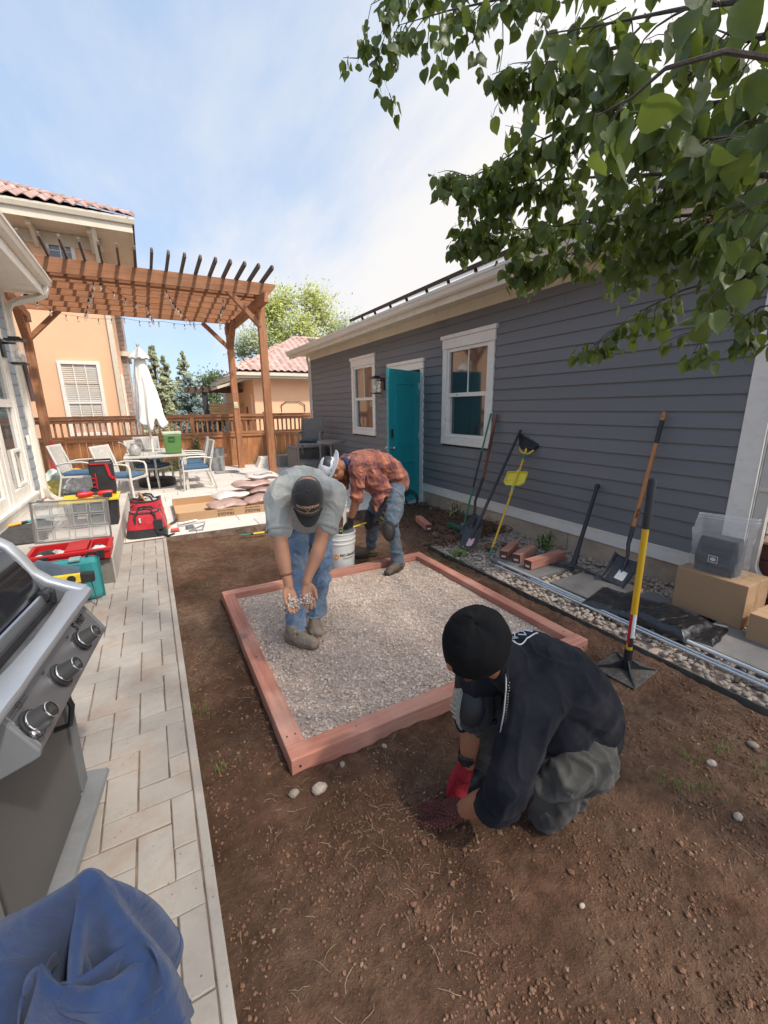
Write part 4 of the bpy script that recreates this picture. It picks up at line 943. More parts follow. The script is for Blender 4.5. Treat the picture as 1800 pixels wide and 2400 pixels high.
# ------------------------------------------------------------------ pergola
PF, PB = 9.5, 12.0
pe = thing('pergola', 'tall cedar pergola over the patio with sixteen thin top slats', 'pergola', (.5, 10.7, 0))
def post(x, y, top): 
    g = MB(); g.box(x-.075, x+.075, y-.075, y+.075, -.02, top); return build('post', g, CEDZ, pe, bevel=.006)
post(2.34, PF+.10, 3.96); post(2.06, PB-.12, 3.7); post(-2.02, PB-.12, 3.7); post(-1.9, PF+.10, 3.96)
def zof(y): return 3.86 + (y-PF)*(-.165/ (PB-PF))
for k, y in enumerate([PF, 9.93, 10.35, 10.77, 11.18, 11.6, 12.0]):
    z0 = zof(y); h_ = .235; xr = 2.66 - (y-PF)*.11; xl = -2.3
    g = MB(); g.prism([(xl, z0+.06), (xl, z0+h_), (xr, z0+h_), (xr, z0+h_-.05), (xr-.17, z0), (xl+.17, z0)], lambda a, b_: V((a, y-.02, b_)), lambda a, b_: V((a, y+.02, b_))); build('beam', g, CEDX, pe, bevel=.003)
g = MB(); g.prism([(-2.3, zof(PF)+.06), (-2.3, zof(PF)+.2), (2.62, zof(PF)+.2), (2.62, zof(PF)+.15), (2.46, zof(PF)-.03), (-2.1, zof(PF)-.03)], lambda a, b_: V((a, PF+.18, b_)), lambda a, b_: V((a, PF+.22, b_))); build('beam', g, CEDX, pe)
for x in (2.34, -1.9):
    g = MB(); g.beam((x, PF-.45, zof(PF)-.12), (x-.27 if x > 0 else x-.1, PB+.3, zof(PB)-.12), .09, .19); build('side_beam', g, CEDY, pe, bevel=.004)
for i in range(16):
    x = -1.36 + i*.252; a = V((x, 8.72, zof(8.72)+.33)); b_ = V((x - .05, 12.5, zof(12.5)+.33))
    g = MB(); g.prism([(0, .0), (0, .045), (.05, .09), (3.8, .09), (3.8, 0), (.05, -.0)], lambda p_, q: a + (b_-a)*(p_/3.8) + V((-.018, 0, q-.09)), lambda p_, q: a + (b_-a)*(p_/3.8) + V((.018, 0, q-.09)))
    build('slat', g, OLDW, pe)
def brace(a, b_, ax=CEDX): 
    g = MB(); g.beam(a, b_, .085, .13, (0, 1, 0) if abs(V(b_).y-V(a).y) < .1 else (1, 0, 0)); build('brace', g, ax, pe, bevel=.004)
brace((1.68, PF+.05, 3.92), (2.29, PF+.05, 3.28)); brace((1.45, PB-.12, 3.66), (2.03, PB-.12, 3.1)); brace((-1.38, PB-.12, 3.70), (-1.98, PB-.12, 3.1))
brace((2.34, PF+.62, 3.82), (2.34, PF+.14, 3.3), CEDY); brace((2.08, PB-.72, 3.66), (2.06, PB-.16, 3.1), CEDY); brace((-2.0, PB-.8, 3.70), (-2.02, PB-.16, 3.0), CEDY)
g = MB(); g.box(2.0, 2.10, PB-.215, PB-.196, 1.62, 1.78); g.box(2.02, 2.08, PB-.225, PB-.216, 1.66, 1.70); tag(build('outdoor_thermometer', g, M('cream_plastic', (.62, .60, .42), rough=.5), bevel=.006), 'small cream plastic box fixed to the rear right pergola post', 'sensor box')
# string lights
BUL = M('clear_bulb', (.9, .88, .82), rough=.05, var=0, bump=0, trans=.7, alpha=.55)
def strand(pts, label, nb):
    t = thing('string_light', label, 'string lights', pts[0], 'bulb strings under the pergola'); P = []
    for i in range(len(pts)-1):
        a = V(pts[i]); b_ = V(pts[i+1]); L = (b_-a).length
        for k in range(8): u_ = k/8; P.append(a.lerp(b_, u_) - V((0, 0, .09*L*4*u_*(1-u_)*.5)))
    P.append(V(pts[-1])); g = MB(); g.tube(P, .004, 4, False); build('cable', g, BLK, t)
    for i in range(nb):
        p_ = P[int((i+.5)/nb*(len(P)-1))]
        g = MB(); g.tube([p_, p_ - V((0, 0, .045))], .011, 6); s_ = build('socket', g, BLK, t)
        g = MB(); g.lathe([(.008, 0), (.018, -.015), (.026, -.045), (.018, -.072), (.003, -.08)], p_ - V((0, 0, .043)), 8); build('bulb', g, BUL, t, smooth=True)
zt_ = zof(10.5)-.04
strand([(-1.35, 8.6, 3.35), (-1.6, 9.7, 3.6), (-1.2, 11.9, 3.62), (-.2, 11.9, 3.64), (.6, 11.95, 3.64), (1.5, 11.9, 3.64)], 'bulb string running along the rear beam of the pergola', 17)
strand([(-.55, 9.6, 3.80), (-.75, 10.7, 3.72), (-.95, 11.9, 3.64)], 'bulb string crossing the pergola at its left', 10)
strand([(-.45, 9.6, 3.80), (.25, 10.7, 3.72), (.4, 11.9, 3.64)], 'bulb string sloping from left to centre under the slats', 9)
strand([(.6, 9.6, 3.80), (.85, 10.7, 3.72), (1.3, 11.9, 3.64)], 'bulb string crossing the middle of the pergola', 9)
strand([(1.62, 9.6, 3.78), (1.72, 10.7, 3.72), (1.85, 11.9, 3.62)], 'bulb string hanging nearest the right pergola posts', 5)
from math import exp as exp_
# ------------------------------------------------------------------ patio furniture
tb = thing('patio_table', 'weathered grey slatted patio table with a furled umbrella through its middle', 'table', (.03, 10.0, .05))
TX0, TX1, TY0, TY1 = -.5, .57, 9.05, 10.85
GREYT = M('weathered_table_slat', (.47, .45, .41), rough=.75, kind='wood', axis=1, grain=.25, dark=(.3, .28, .25), bump=.2, wear=.1)
g = MB()
for q in ((TX0, TX1, TY0, TY0+.09), (TX0, TX1, TY1-.09, TY1), (TX0, TX0+.09, TY0+.09, TY1-.09), (TX1-.09, TX1, TY0+.09, TY1-.09)): g.box(*q, .725, .76)
build('table_edge', g, GREYT, tb, bevel=.006)
x = TX0 + .095
while x < TX1 - .15:
    g = MB(); g.box(x, x+.105, TY0+.095, TY1-.095, .73, .755); build('table_slat', g, GREYT, tb); x += .111
for (x, y) in ((TX0+.05, TY0+.05), (TX1-.05, TY0+.05), (TX0+.05, TY1-.05), (TX1-.05, TY1-.05)):
    g = MB(); g.prism([(x-.03, .05), (x+.025, .05), (x+.03, .725), (x-.03, .725)], lambda a, b_: V((a, y-.03, b_)), lambda a, b_: V((a, y+.03, b_))); build('leg', g, FRAMEM, tb, bevel=.004)
# closed umbrella
um = thing('closed_umbrella', 'furled white canvas patio umbrella standing through the table', 'umbrella', (-.0, 10.0, .05))
g = MB(); g.tube([(.0, 10.0, .05), (-.01, 10.0, 2.84)], .021, 12); build('pole', g, TRIM, um, smooth=True)
NS = 96
def canopy(u_, v_):
    a = 2*pi*u_; t_ = v_; z_ = 2.66 - 1.36*t_
    r_ = .075 + .20*t_**1.15 + .03*sin(pi*t_)
    fold = .30*(.25+t_)*abs(sin(4*a + .5*sin(3*t_*3)))**.6 + .12*t_*sin(11*a + 5*t_)
    r_ *= (1 - fold*.75); lean = .17*t_**1.3
    hem = .09*sin(5*a+1)*max(0, t_-.7)/.3 + .05*sin(9*a)*max(0, t_-.8)/.2
    return (-.01 + lean*.35 + r_*cos(a)*1.05, 9.98 + r_*sin(a)*.85, z_ + hem)
g = MB(); g.grid(NS, 46, canopy); build('canopy', g, WHITEC, um, smooth=True, ang=180, solid=.004)
g = MB(); g.grid(48, 8, lambda u_, v_: (-.01 + (.03 + .17*v_)*(1-.22*abs(sin(4*2*pi*u_)))*cos(2*pi*u_), 9.98 + (.03+.17*v_)*(1-.22*abs(sin(4*2*pi*u_)))*sin(2*pi*u_), 2.80 - .20*v_ - .03*abs(sin(8*pi*u_))*v_)); build('vent_cap', g, WHITEC, um, smooth=True, ang=180, solid=.004)
g = MB(); g.ball((-.01, 10, 2.845), (.03, .03, .04), 10, 6); build('finial', g, TRIM, um, smooth=True)
g = MB(); g.lathe([(.0, .0), (.34, .0), (.35, .02), (.35, .13), (.32, .155), (.06, .165), (.05, .18), (.045, .44), (.028, .46)], (0, 10.05, .05), 32); build('base', g, BLKP, um, smooth=True)
# chairs
def chair(loc, rz, label, wv=WEAVE, cush=CUSH, fm=FRAMEM):
    t = thing('patio_chair', label, 'chair', (0, 0, 0), 'patio chairs around the table')
    S = .26
    for (x0, y_, pts) in ((0, -S, 0), (0, S, 0)):
        g = MB(); g.tube([(.27, y_, 0), (.25, y_, .40), (.255, y_, .58), (.23, y_, .635), (.12, y_, .655), (-.12, y_, .65), (-.27, y_, .62)], [.017]*7, 8, True, 1.4, (0, 1, 0)); build('arm', g, fm, t, smooth=True)
        g = MB(); g.tube([(-.34, y_*.97, 0), (-.235, y_*.97, .40), (-.27, y_*.95, .62), (-.37, y_*.93, .96)], [.017]*4, 8, True, 1.3, (0, 1, 0)); build('leg', g, fm, t, smooth=True)
    g = MB(); 
    for q in ((.24, .275, -S, S), (-.25, -.215, -S, S), (-.215, .24, -S, -S+.035), (-.215, .24, S-.035, S)): g.box(*q, .375, .41)
    build('seat_frame', g, fm, t, bevel=.004)
    g = MB(); g.grid(14, 16, lambda u_, v_: (-.245 - .12*v_ - .018*sin(pi*u_)*1 - .012*sin(pi*v_), -.245 + .49*u_, .43 + .53*v_)); build('backrest', g, wv, t, smooth=True, ang=180, solid=.02)
    g = MB(); g.box(-.215, .235, -.235, .235, .41, .475); c_ = build('cushion', g, cush, t, bevel=.022)
    g = MB()
    for y_ in (-.08, .08): g.box(-.21, .238, y_-.004, y_+.004, .471, .479)
    build('cushion_seam', g, M('cushion_seam_blue', (.03, .09, .19), rough=.9), c_)
    g = MB(); g.box(-.21, .235, -.22, .22, .385, .405); build('seat', g, wv, t)
    t.location = V(loc); t.rotation_euler = (0, 0, radians(rz)); return t
chair((-1.22, 9.55, .05), -14, 'leftmost patio chair beside the heap of plastic bags')
chair((-.50, 8.72, .05), -28, 'patio chair nearest the camera, just behind the black and yellow tote')
chair((.70, 9.22, .05), 183, 'right-hand patio chair nearest the camera beside the table corner')
chair((.72, 10.15, .05), 176, 'right-hand patio chair farther back, half behind the nearer one')
chair((-.12, 10.9, .05), -90, 'patio chair at the far end of the table with its back to the fence')
chair((-.05, 9.95, .05), -35, 'patio chair tucked under the table in its shade')
# things on the table
co = thing('cooler', 'green plastic cooler with pale lid standing on the table', 'cooler', (.36, 9.42, .76))
g = MB(); pl = lambda s_, z_: [(.36-s_*.155, 9.42-s_*.13, z_), (.36+s_*.155, 9.42-s_*.13, z_), (.36+s_*.155, 9.42+s_*.13, z_), (.36-s_*.155, 9.42+s_*.13, z_)]
g.add(pl(.9, .762) + pl(1.06, 1.13), [(3, 2, 1, 0), (4, 5, 6, 7), (0, 1, 5, 4), (1, 2, 6, 5), (2, 3, 7, 6), (3, 0, 4, 7)]); build('body', g, GREENP, co, bevel=.02)
g = MB(); g.add(pl(1.09, 1.132) + pl(1.09, 1.185), [(3, 2, 1, 0), (4, 5, 6, 7), (0, 1, 5, 4), (1, 2, 6, 5), (2, 3, 7, 6), (3, 0, 4, 7)]); build('lid', g, M('pale_green_lid', (.50, .56, .40), rough=.5), co, bevel=.012)
g = MB(); yb = 9.275
for q in ((.29, .40, 1.085, 1.10), (.29, .40, 1.015, 1.03), (.29, .305, 1.03, 1.085), (.385, .40, 1.03, 1.085)): g.box(q[0], q[1], yb-.012, yb+.006, q[2], q[3])
build('handle', g, M('dark_green_handle', (.05, .13, .04), rough=.5), co, bevel=.002)
wc = thing('watering_can', 'mottled grey watering can with a long spout at the left end of the table', 'watering can', (-.32, 9.45, .76))
CANM = M('mottled_grey', (.33, .30, .28), rough=.6, var=.45, vs=22)
g = MB(); g.lathe([(.0, .762), (.085, .765), (.105, .82), (.09, .90), (.055, .955), (.06, .985)], (-.31, 9.42, 0), 20); build('body', g, CANM, wc, smooth=True)
g = MB(); g.tube([(-.38, 9.42, .84), (-.44, 9.42, .93), (-.50, 9.41, 1.0), (-.56, 9.40, 1.02)], [.026, .018, .013, .015], 10); build('spout', g, CANM, wc, smooth=True)
g = MB(); g.tube([(-.27, 9.42, .97), (-.22, 9.42, 1.01), (-.18, 9.42, .96), (-.20, 9.42, .87)], .01, 8); build('handle', g, CANM, wc, smooth=True)
g = MB(); g.box(.30, .46, 9.09, 9.16, .761, .764); tag(build('pink_note', g, M('pink_paper', (.75, .36, .30), rough=.8)), 'flat pink paper on the table edge in front of the cooler', 'paper')
# galvanised tub, flat stone, wedge, plants by the fence
tr = thing('galvanised_tub', 'ribbed galvanised metal tub by the fence right of the table', 'tub', (1.45, 11.75, .05))
g = MB(); g.lathe([(0, .0), (.155, 0), (.16, .02), (.172, .34), (.18, .35), (.172, .36), (.185, .56), (.195, .565), (.195, .58), (.18, .58), (.17, .40), (.15, .38), (0, .38)], (1.45, 11.75, .05), 32); build('body', g, GALV, tr, smooth=True)
g = MB()
for s_ in (-1, 1): g.tube([(1.45+s_*.185, 11.70, .46), (1.45+s_*.215, 11.68, .44), (1.45+s_*.215, 11.68, .40), (1.45+s_*.185, 11.7, .40)], .007, 6)
build('handle', g, GALV, tr, smooth=True)
g = MB(); g.box(1.28, 1.85, 11.0, 11.3, .052, .085); tag(build('stepping_stone', g, M('grey_stone', (.28, .24, .23), rough=.9, var=.2), bevel=.012), 'flat grey stone slab on the patio in front of the tub', 'stone slab')
g = MB(); g.prism([(2.42, .05), (2.95, .05), (2.95, .32), (2.55, .32)], lambda a, b_: V((a, 11.6, b_)), lambda a, b_: V((a, 11.95, b_))); tag(build('white_block', g, TRIM, bevel=.01), 'white wedge block on the patio behind the front pergola post', 'block')
def shrub(x, y, z0, w_, h_, n, label, mat, seed, lf=.05, flowers=False):
    r_ = random.Random(seed); t = thing('leafy_plant', label, 'plant', (x, y, z0)); g = MB(); s2 = MB()
    for i in range(16):
        a = r_.uniform(0, 6.28); d = r_.random()*w_; tip = V((x + cos(a)*d, y + sin(a)*d*.4, z0 + h_*r_.uniform(.5, 1)))
        s2.tube([(x + cos(a)*d*.5, y + sin(a)*d*.2, z0), tuple(tip)], .004, 4, False)
        for k in range(n//16):
            p_ = tip - V((0, 0, h_*r_.random()*.9)) + V((r_.gauss(0, .05), r_.gauss(0, .04), r_.gauss(0, .03)))
            q = V((r_.gauss(0, 1), r_.gauss(0, 1), r_.gauss(0, .5))).normalized(); b_ = q.orthogonal().normalized(); L = lf*r_.uniform(.5, 1.2)
            g.add([p_ - q*L*.5, p_ + b_*L*.3, p_ + q*L*.5, p_ - b_*L*.3], [(0, 1, 2, 3)])
    build('stems', s2, BARK, t); build('foliage', g, mat, t)
GRL = M('garden_leaf', (.13, .22, .05), rough=.5, var=.35, vs=8, bump=0, worldpos=1); translucent(GRL, (.35, .45, .07), .3)
shrub(-1.0, 12.2, .0, .55, .38, 700, 'low green plants along the fence behind the table legs', GRL, 1)
shrub(.25, 12.2, .0, .55, .42, 700, 'green plants along the fence under the far end of the table', GRL, 2)
shrub(1.0, 12.15, .0, .35, .6, 600, 'taller green plant by the fence left of the galvanised tub', GRL, 3)
shrub(1.02, 12.3, .55, .16, .42, 200, 'vine creeping up the fence above the table', FARLEAF[3], 4, .06)
shrub(3.25, 12.15, .02, .48, .50, 700, 'bushy green plant between the front pergola post and the wicker box', GRL, 5)
shrub(2.55, 12.25, .02, .16, .28, 120, 'small sprout at the foot of the fence between the pergola posts', GRL, 6)
g = MB(); g.box(2.95, 3.75, 11.35, 11.75, .05, .36); tag(build('low_planter_wall', g, M('grey_block_x', (.26, .235, .21), rough=.9, var=.15), bevel=.012), 'low grey block planter right of the front pergola post', 'planter')
wb = thing('wicker_box', 'dark grey wicker storage box against the garage corner', 'storage box', (3.45, 10.6, .05))
g = MB(); g.box(3.08, 3.85, 10.1, 10.95, .05, .62); build('body', g, WEAVD, wb, bevel=.01)
g = MB(); g.box(3.06, 3.87, 10.08, 10.97, .625, .66); build('lid', g, WEAVD, wb, bevel=.008)
ch = chair((3.32, 9.72, .40), -118, 'dark wicker chair with navy cushion standing by the garage wall', WEAVD, M('navy_cushion', (.025, .045, .09), rough=.9, kind='fabric'), M('dark_chair_frame', (.24, .215, .19), rough=.5)); ch['group'] = 'wicker seats by the garage'; del ch['group']
g = MB(); g.box(2.95, 3.75, 9.2, 10.05, .05, .40); tag(build('wicker_footstool', g, WEAVD, bevel=.01), 'low dark wicker footstool carrying the wicker chair', 'footstool')
g = MB(); g.lathe([(.0, 0), (.28, 0), (.30, .02), (.30, .05), (.0, .055)], (3.3, 8.35, .88), 28); g.tube([(3.3, 8.35, .05), (3.3, 8.35, .88)], .03, 10); g.lathe([(.0, 0), (.2, 0), (.2, .03), (0, .05)], (3.3, 8.35, .05), 24)
tag(build('side_table', g, WEAVD, smooth=True), 'small round dark side table by the garage wall behind the plaid worker', 'table')
# plastic bags heap
rng = random.Random(4); BAGC = [M('bag_' + n, c, rough=.35, var=.5, vs=9, bump=.9, bs=12, bd=.02) for n, c in (('white', (.72, .72, .68)), ('orange', (.75, .30, .06)), ('green', (.30, .50, .16)), ('pale', (.55, .62, .55)), ('yellow', (.70, .60, .16)))]
for i, (x, y, z_, r_, m_, lab) in enumerate(((-1.72, 10.3, .22, .30, 3, 'pale green patterned plastic bag at the back left of the heap'), (-1.35, 10.2, .28, .24, 1, 'orange plastic bag in the middle of the heap behind the left chair'), (-1.75, 9.95, .14, .22, 4, 'yellowish plastic bag low at the left of the heap'), (-1.40, 9.9, .16, .22, 0, 'white plastic bag at the front of the heap'), (-1.1, 10.2, .22, .20, 2, 'green plastic bag at the right of the heap'), (-.95, 10.0, .15, .16, 0, 'small white plastic bag at the right end of the heap'))):
    g = MB(); off = V((i*7, 0, 0)); vv, ff = ico(4)
    g.add([V((x, y, z_ + .03)) + V((p.x*r_*1.1, p.y*r_*.8, p.z*r_*.72))*(1 + .35*noise.noise(p*2.1 + off) + .16*abs(noise.noise(p*6 + off))) for p in vv], ff)
    g.v = [V((p.x, p.y, max(p.z, .054))) for p in g.v]
    tag(build('plastic_bag', g, BAGC[m_], smooth=True, ang=180), lab, 'bag', 'plastic bags heaped behind the left chair')
g = MB(); g.add([(-1.95, 11.2, .35), (-1.72, 11.2, .35), (-1.84, 11.25, 1.02), (-1.93, 11.3, .9)], [(0, 1, 2, 3)]); tag(build('red_pennant', g, REDF, solid=.01), 'red folded cloth leaning by the left pergola post', 'cloth')
# ------------------------------------------------------------------ sacks in the open carton
ct = thing('open_carton', 'long shallow cardboard carton printed FRAGILE, open on the patio and holding the sacks', 'cardboard box', (1.0, 7.0, .05))
cx0, cx1, cy0, cy1, ch_ = .17, 2.05, 6.45, 7.62, .175
rc = .16
def rounded(x0, x1, y0, y1, r):
    P = []
    for (cx_, cy_, a0) in ((x0+r, y0+r, 180), (x1-r, y0+r, 270), (x1-r, y1-r, 0), (x0+r, y1-r, 90)):
        for k in range(5): a = radians(a0 + k*22.5); P.append((cx_ + r*cos(a), cy_ + r*sin(a)))
    return P
P = rounded(cx0, cx1, cy0, cy1, .05); g = MB(); n_ = len(P)
g.v = [V((a, b_, .055)) for a, b_ in P] + [V((a, b_, ch_)) for a, b_ in P]; g.f = [(i, (i+1) % n_, n_+(i+1) % n_, n_+i) for i in range(n_)]; build('carton_wall', g, CARD, ct, solid=.006)
g = MB(); g.prism(P, lambda a, b_: V((a, b_, .055)), lambda a, b_: V((a, b_, .060))); build('carton_floor', g, CARDI, ct)
for x in (.83, 1.22, 1.60):
    text('FRAGILE', .062, INK, Matrix.Translation((x, cy0-.0048, .098)) @ Matrix.Rotation(radians(90), 4, 'X') @ Matrix.Rotation(pi, 4, 'Z'), 'print', ct, bold=.0012)
    text('HANDLE WITH CARE', .024, INK, Matrix.Translation((x, cy0-.0048, .148)) @ Matrix.Rotation(radians(90), 4, 'X') @ Matrix.Rotation(pi, 4, 'Z'), 'print', ct, bold=.0005)
SACK = M('printed_sack', (.36, .235, .20), rough=.38, var=.35, vs=5, bump=.7, bs=18, bd=.012)
SACKW = M('pale_sack', (.60, .52, .48), rough=.38, var=.2, vs=6, bump=.7, bs=16, bd=.012)
def sack(x, y, z_, rz, L, w_, h_, mat, label, seed, txt=None):
    off = V((seed*5, 2, 1)); g = MB(); R_ = Matrix.Rotation(radians(rz), 3, 'Z')
    def f(u_, v_, s_):
        a = (u_-.5)*2; b_ = (v_-.5)*2; e = max(0, 1-abs(a)**3.2)**.6*max(0, 1-abs(b_)**2.6)**.6
        n_ = noise.noise(V((a*3, b_*3, s_)) + off)*.15 + abs(noise.noise(V((a*7, b_*4, s_)) + off))*.12
        px_ = a*L/2*(1 - .05*b_*b_); py_ = b_*w_/2*(1-.08*a*a)
        return V((x, y, z_)) + R_ @ V((px_, py_, s_*h_/2*e*(1+n_) + .012*sin(a*5+seed)*1))
    g.grid(30, 20, lambda u_, v_: f(u_, v_, 1)); g.grid(30, 20, lambda u_, v_: f(1-u_, v_, -1))
    s_ = build('sack', g, mat, smooth=True, ang=180); tag(s_, label, 'sack', 'sacks stacked in the open carton')
    if txt:
        def wp(co):
            u_ = .5 + co.x/L*1.0; return f(u_, .14 + (co.y)/w_*.9, 1) + V((0, -.003, .003))
        text(txt, .06, M('dark_print', (.05, .03, .045)), None, 'print', s_, wp, bold=.001)
    return s_
sack(.92, 6.95, .13, 8, .58, .42, .15, SACK, 'brown sack at the near left of the pile on the carton floor', 1)
sack(1.50, 7.0, .14, -5, .60, .42, .15, SACK, 'brown sack at the near right on the carton floor', 2)
sack(1.05, 7.28, .21, 14, .58, .40, .14, SACKW, 'pale sack lying open in the middle of the pile', 3)
sack(1.62, 7.3, .25, 2, .60, .42, .14, SACK, 'brown sack under the printed top pair at the right of the pile', 4)
sack(1.42, 7.36, .35, 4, .66, .42, .14, SACK, 'long pinkish sack second from the top of the pile', 5)
sack(1.62, 7.45, .46, -4, .56, .38, .13, SACKW, 'topmost pale sack with dark lettering on its edge', 6, 'PAVESTONE')
# ------------------------------------------------------------------ tote, radio, drills
to = thing('storage_tote', 'black plastic storage tote with yellow lid on the concrete step', 'tote', (-.68, 5.85, .3))
g = MB(); pl = lambda s_, z_: [(-.70-s_*.26, 5.86-s_*.18, z_), (-.70+s_*.26, 5.86-s_*.18, z_), (-.70+s_*.26, 5.86+s_*.18, z_), (-.70-s_*.26, 5.86+s_*.18, z_)]
g.add(pl(.9, .302) + pl(1.0, .60), [(3, 2, 1, 0), (4, 5, 6, 7), (0, 1, 5, 4), (1, 2, 6, 5), (2, 3, 7, 6), (3, 0, 4, 7)]); build('tub', g, BLKP, to, bevel=.012)
g = MB(); g.add(pl(1.08, .60) + pl(1.09, .635), [(3, 2, 1, 0), (4, 5, 6, 7), (0, 1, 5, 4), (1, 2, 6, 5), (2, 3, 7, 6), (3, 0, 4, 7)]); g.box(-.85, -.47, 5.71, 6.01, .636, .648); build('lid', g, YELP, to, bevel=.008)
g = MB(); g.box(-.60, -.53, 5.665, 5.69, .50, .60); build('latch', g, BLKP, to, bevel=.006)
ra = thing('jobsite_radio', 'tall black and red tool case standing on the yellow tote lid', 'tool case', (-.56, 5.9, .65))
g = MB(); g.box(-.68, -.44, 5.82, 6.0, .652, 1.02); build('body', g, BLKP, ra, bevel=.02)
g = MB(); g.beam((-.50, 5.812, 1.0), (-.475, 5.812, .86), .012, .03, (1, 0, 0)); g.beam((-.475, 5.812, .86), (-.445, 5.812, .83), .012, .03, (1, 0, 0)); g.box(-.66, -.50, 5.806, 5.818, 1.0, 1.016); g.box(-.445, -.435, 5.83, 5.99, .80, .83)
for z_ in (.74, .79, .84): g.box(-.70, -.62, 5.806, 5.818, z_, z_+.010)
g.box(-.625, -.615, 5.806, 5.818, .72, .90); build('red_trim', g, REDP, ra)
g = MB(); g.tube([(-.67, 5.91, 1.02), (-.66, 5.91, 1.045), (-.46, 5.91, 1.045), (-.45, 5.91, 1.02)], .012, 8); build('handle', g, BLKP, ra, smooth=True)
g = MB(); g.box(-.74, -.66, 5.79, 5.86, .74, .88); build('clip_box', g, GREYP, ra, bevel=.008)
def drill(x, y, z_, rz, label):
    t = thing('impact_driver', label, 'power tool', (0, 0, 0), 'red and black drivers on the tote lid')
    g = MB(); g.tube([(-.09, 0, .035), (-.07, 0, .035), (.03, 0, .035), (.06, 0, .035)], [.022, .032, .03, .02], 12); build('motor_body', g, REDP, t, smooth=True)
    g = MB(); g.tube([(.06, 0, .035), (.10, 0, .035)], [.016, .01], 10); build('chuck', g, BLKP, t, smooth=True)
    g = MB(); g.tube([(-.04, .0, .035), (-.045, .06, .03), (-.04, .11, .03)], [.018, .016, .018], 8); build('grip', g, BLKP, t, smooth=True)
    g = MB(); g.obox((-.035, .135, .03), (.085, .045, .055)); build('battery', g, BLKP, t, bevel=.006)
    t.location = V((x, y, z_)); t.rotation_euler = (0, 0, radians(rz))
drill(-.72, 5.72, .65, 20, 'red and black driver at the left of the tote lid')
drill(-.56, 5.70, .65, 185, 'red and black driver in front of the tall case on the tote lid')
g = MB(); g.tube([(-.745, 5.74, .70), (-.745, 5.74, .745)], .022, 12); tag(build('purple_cap', g, M('purple_plastic', (.22, .17, .55), rough=.4)), 'small purple cap among the drivers on the tote', 'cap')
# ------------------------------------------------------------------ red tool bags
def toolbag(cx_, cy_, z0, w_, d_, h_, rz, label, open_=False, seed=1):
    t = thing('tool_bag', label, 'tool bag', (cx_, cy_, z0), 'red and black tool bags'); R_ = Matrix.Rotation(radians(rz), 3, 'Z'); off = V((seed*9, 0, 0))
    def body(u_, v_, top=1.0):
        a = 2*pi*u_; e = 3.6; cxx = abs(cos(a))**(2/e)*(1 if cos(a) > 0 else -1); cyy = abs(sin(a))**(2/e)*(1 if sin(a) > 0 else -1)
        tt = v_; taper = 1 - .10*tt - (.22 if not open_ else .08)*tt**3; sag = noise.noise(V((cxx*2, cyy*2, tt*2.5)) + off)*.05 + abs(noise.noise(V((cxx*4, cyy*4, tt*6)) + off))*.03
        return V((cx_, cy_, z0)) + R_ @ V((cxx*w_/2*(taper+sag), cyy*d_/2*(taper*(1-.25*tt**2*(0 if open_ else 1))+sag), h_*tt*(1 + (.04*cos(2*a) if tt > .9 else 0))))
    g = MB(); g.grid(64, 5, lambda u_, v_: body(u_, v_*.34)*1.0); g.f.append(tuple(range(63, -1, -1))); g.v = [V((p.x, p.y, max(p.z, z0+.002))) for p in g.v]; build('base', g, BLKF, t, smooth=True, ang=60)
    g = MB(); g.grid(64, 16, lambda u_, v_: body(u_, .34 + v_*.66)); 
    if not open_:
        o = len(g.v); 
        g.grid(64, 6, lambda u_, v_: body(u_, 1.0).lerp(V((cx_, cy_, z0 + h_*1.04)), v_*.999))
    build('red_body', g, REDF, t, smooth=True, ang=70, solid=.006)
    g = MB(); pts = [body(k/28, .99)+V((0, 0, .006)) for k in range(28)]; g.tube(pts, .012, 6, closed=True); build('rim', g, BLKF, t, smooth=True)
    for s_ in (-1, 1):
        g = MB(); g.tube([V((cx_, cy_, z0)) + R_ @ V(p) for p in ((-w_*.25, s_*d_*.38, h_*.45), (-w_*.24, s_*d_*.40, h_*.9), (-w_*.15, s_*d_*.30, h_*1.12), (0, s_*d_*.22, h_*1.16), (w_*.15, s_*d_*.30, h_*1.12), (w_*.24, s_*d_*.40, h_*.9), (w_*.25, s_*d_*.38, h_*.45))], .014, 6, True, .35, (0, 1, 0)); build('handle', g, BLKF, t, smooth=True)
    g = MB(); g.obox(V((cx_, cy_, z0)) + R_ @ V((w_*.30, -d_*.47, h_*.52)), (w_*.22, .03, h_*.42), (0, 0, radians(rz))); build('side_pocket', g, BLKF, t, bevel=.01)
    g = MB(); g.obox(V((cx_, cy_, z0)) + R_ @ V((-w_*.12, -d_*.47, h_*.74)), (.02, .012, .06), (.2, 0, radians(rz))); build('zip_pull', g, M('pale_metal_tag', (.7, .68, .6), rough=.4), t)
    if open_:
        g = MB(); g.grid(20, 10, lambda u_, v_: V((cx_, cy_, z0 + h_*.86)) + R_ @ V(((u_-.5)*w_*.84, (v_-.5)*d_*.8, .03*noise.noise(V((u_*5, v_*5, 3)))))); build('lining', g, M('grey_lining', (.10, .10, .105), rough=.8, var=.5, vs=20, kind='fabric'), t, smooth=True)
        g = MB(); g.ball(V((cx_+.06, cy_+.03, z0+h_*.93)), (.09, .06, .035), 14, 8); build('packed_roll', g, M('grey_roll', (.38, .37, .36), rough=.7, var=.3), t, smooth=True)
    else:
        g = MB(); a = V((cx_+w_*.40, cy_-d_*.50, z0)); g.tube([a + V((-.10, .02, h_*.40)), a + V((-.06, -.03, h_*.2)), a + V((-.03, -.05, .04)), a + V((.04, -.07, .012)), a + V((.11, -.02, .015)), a + V((.13, .06, .03))], .022, 6, True, .16, (0, 1, .3)); build('shoulder_strap', g, BLKF, t, smooth=True)
    return t
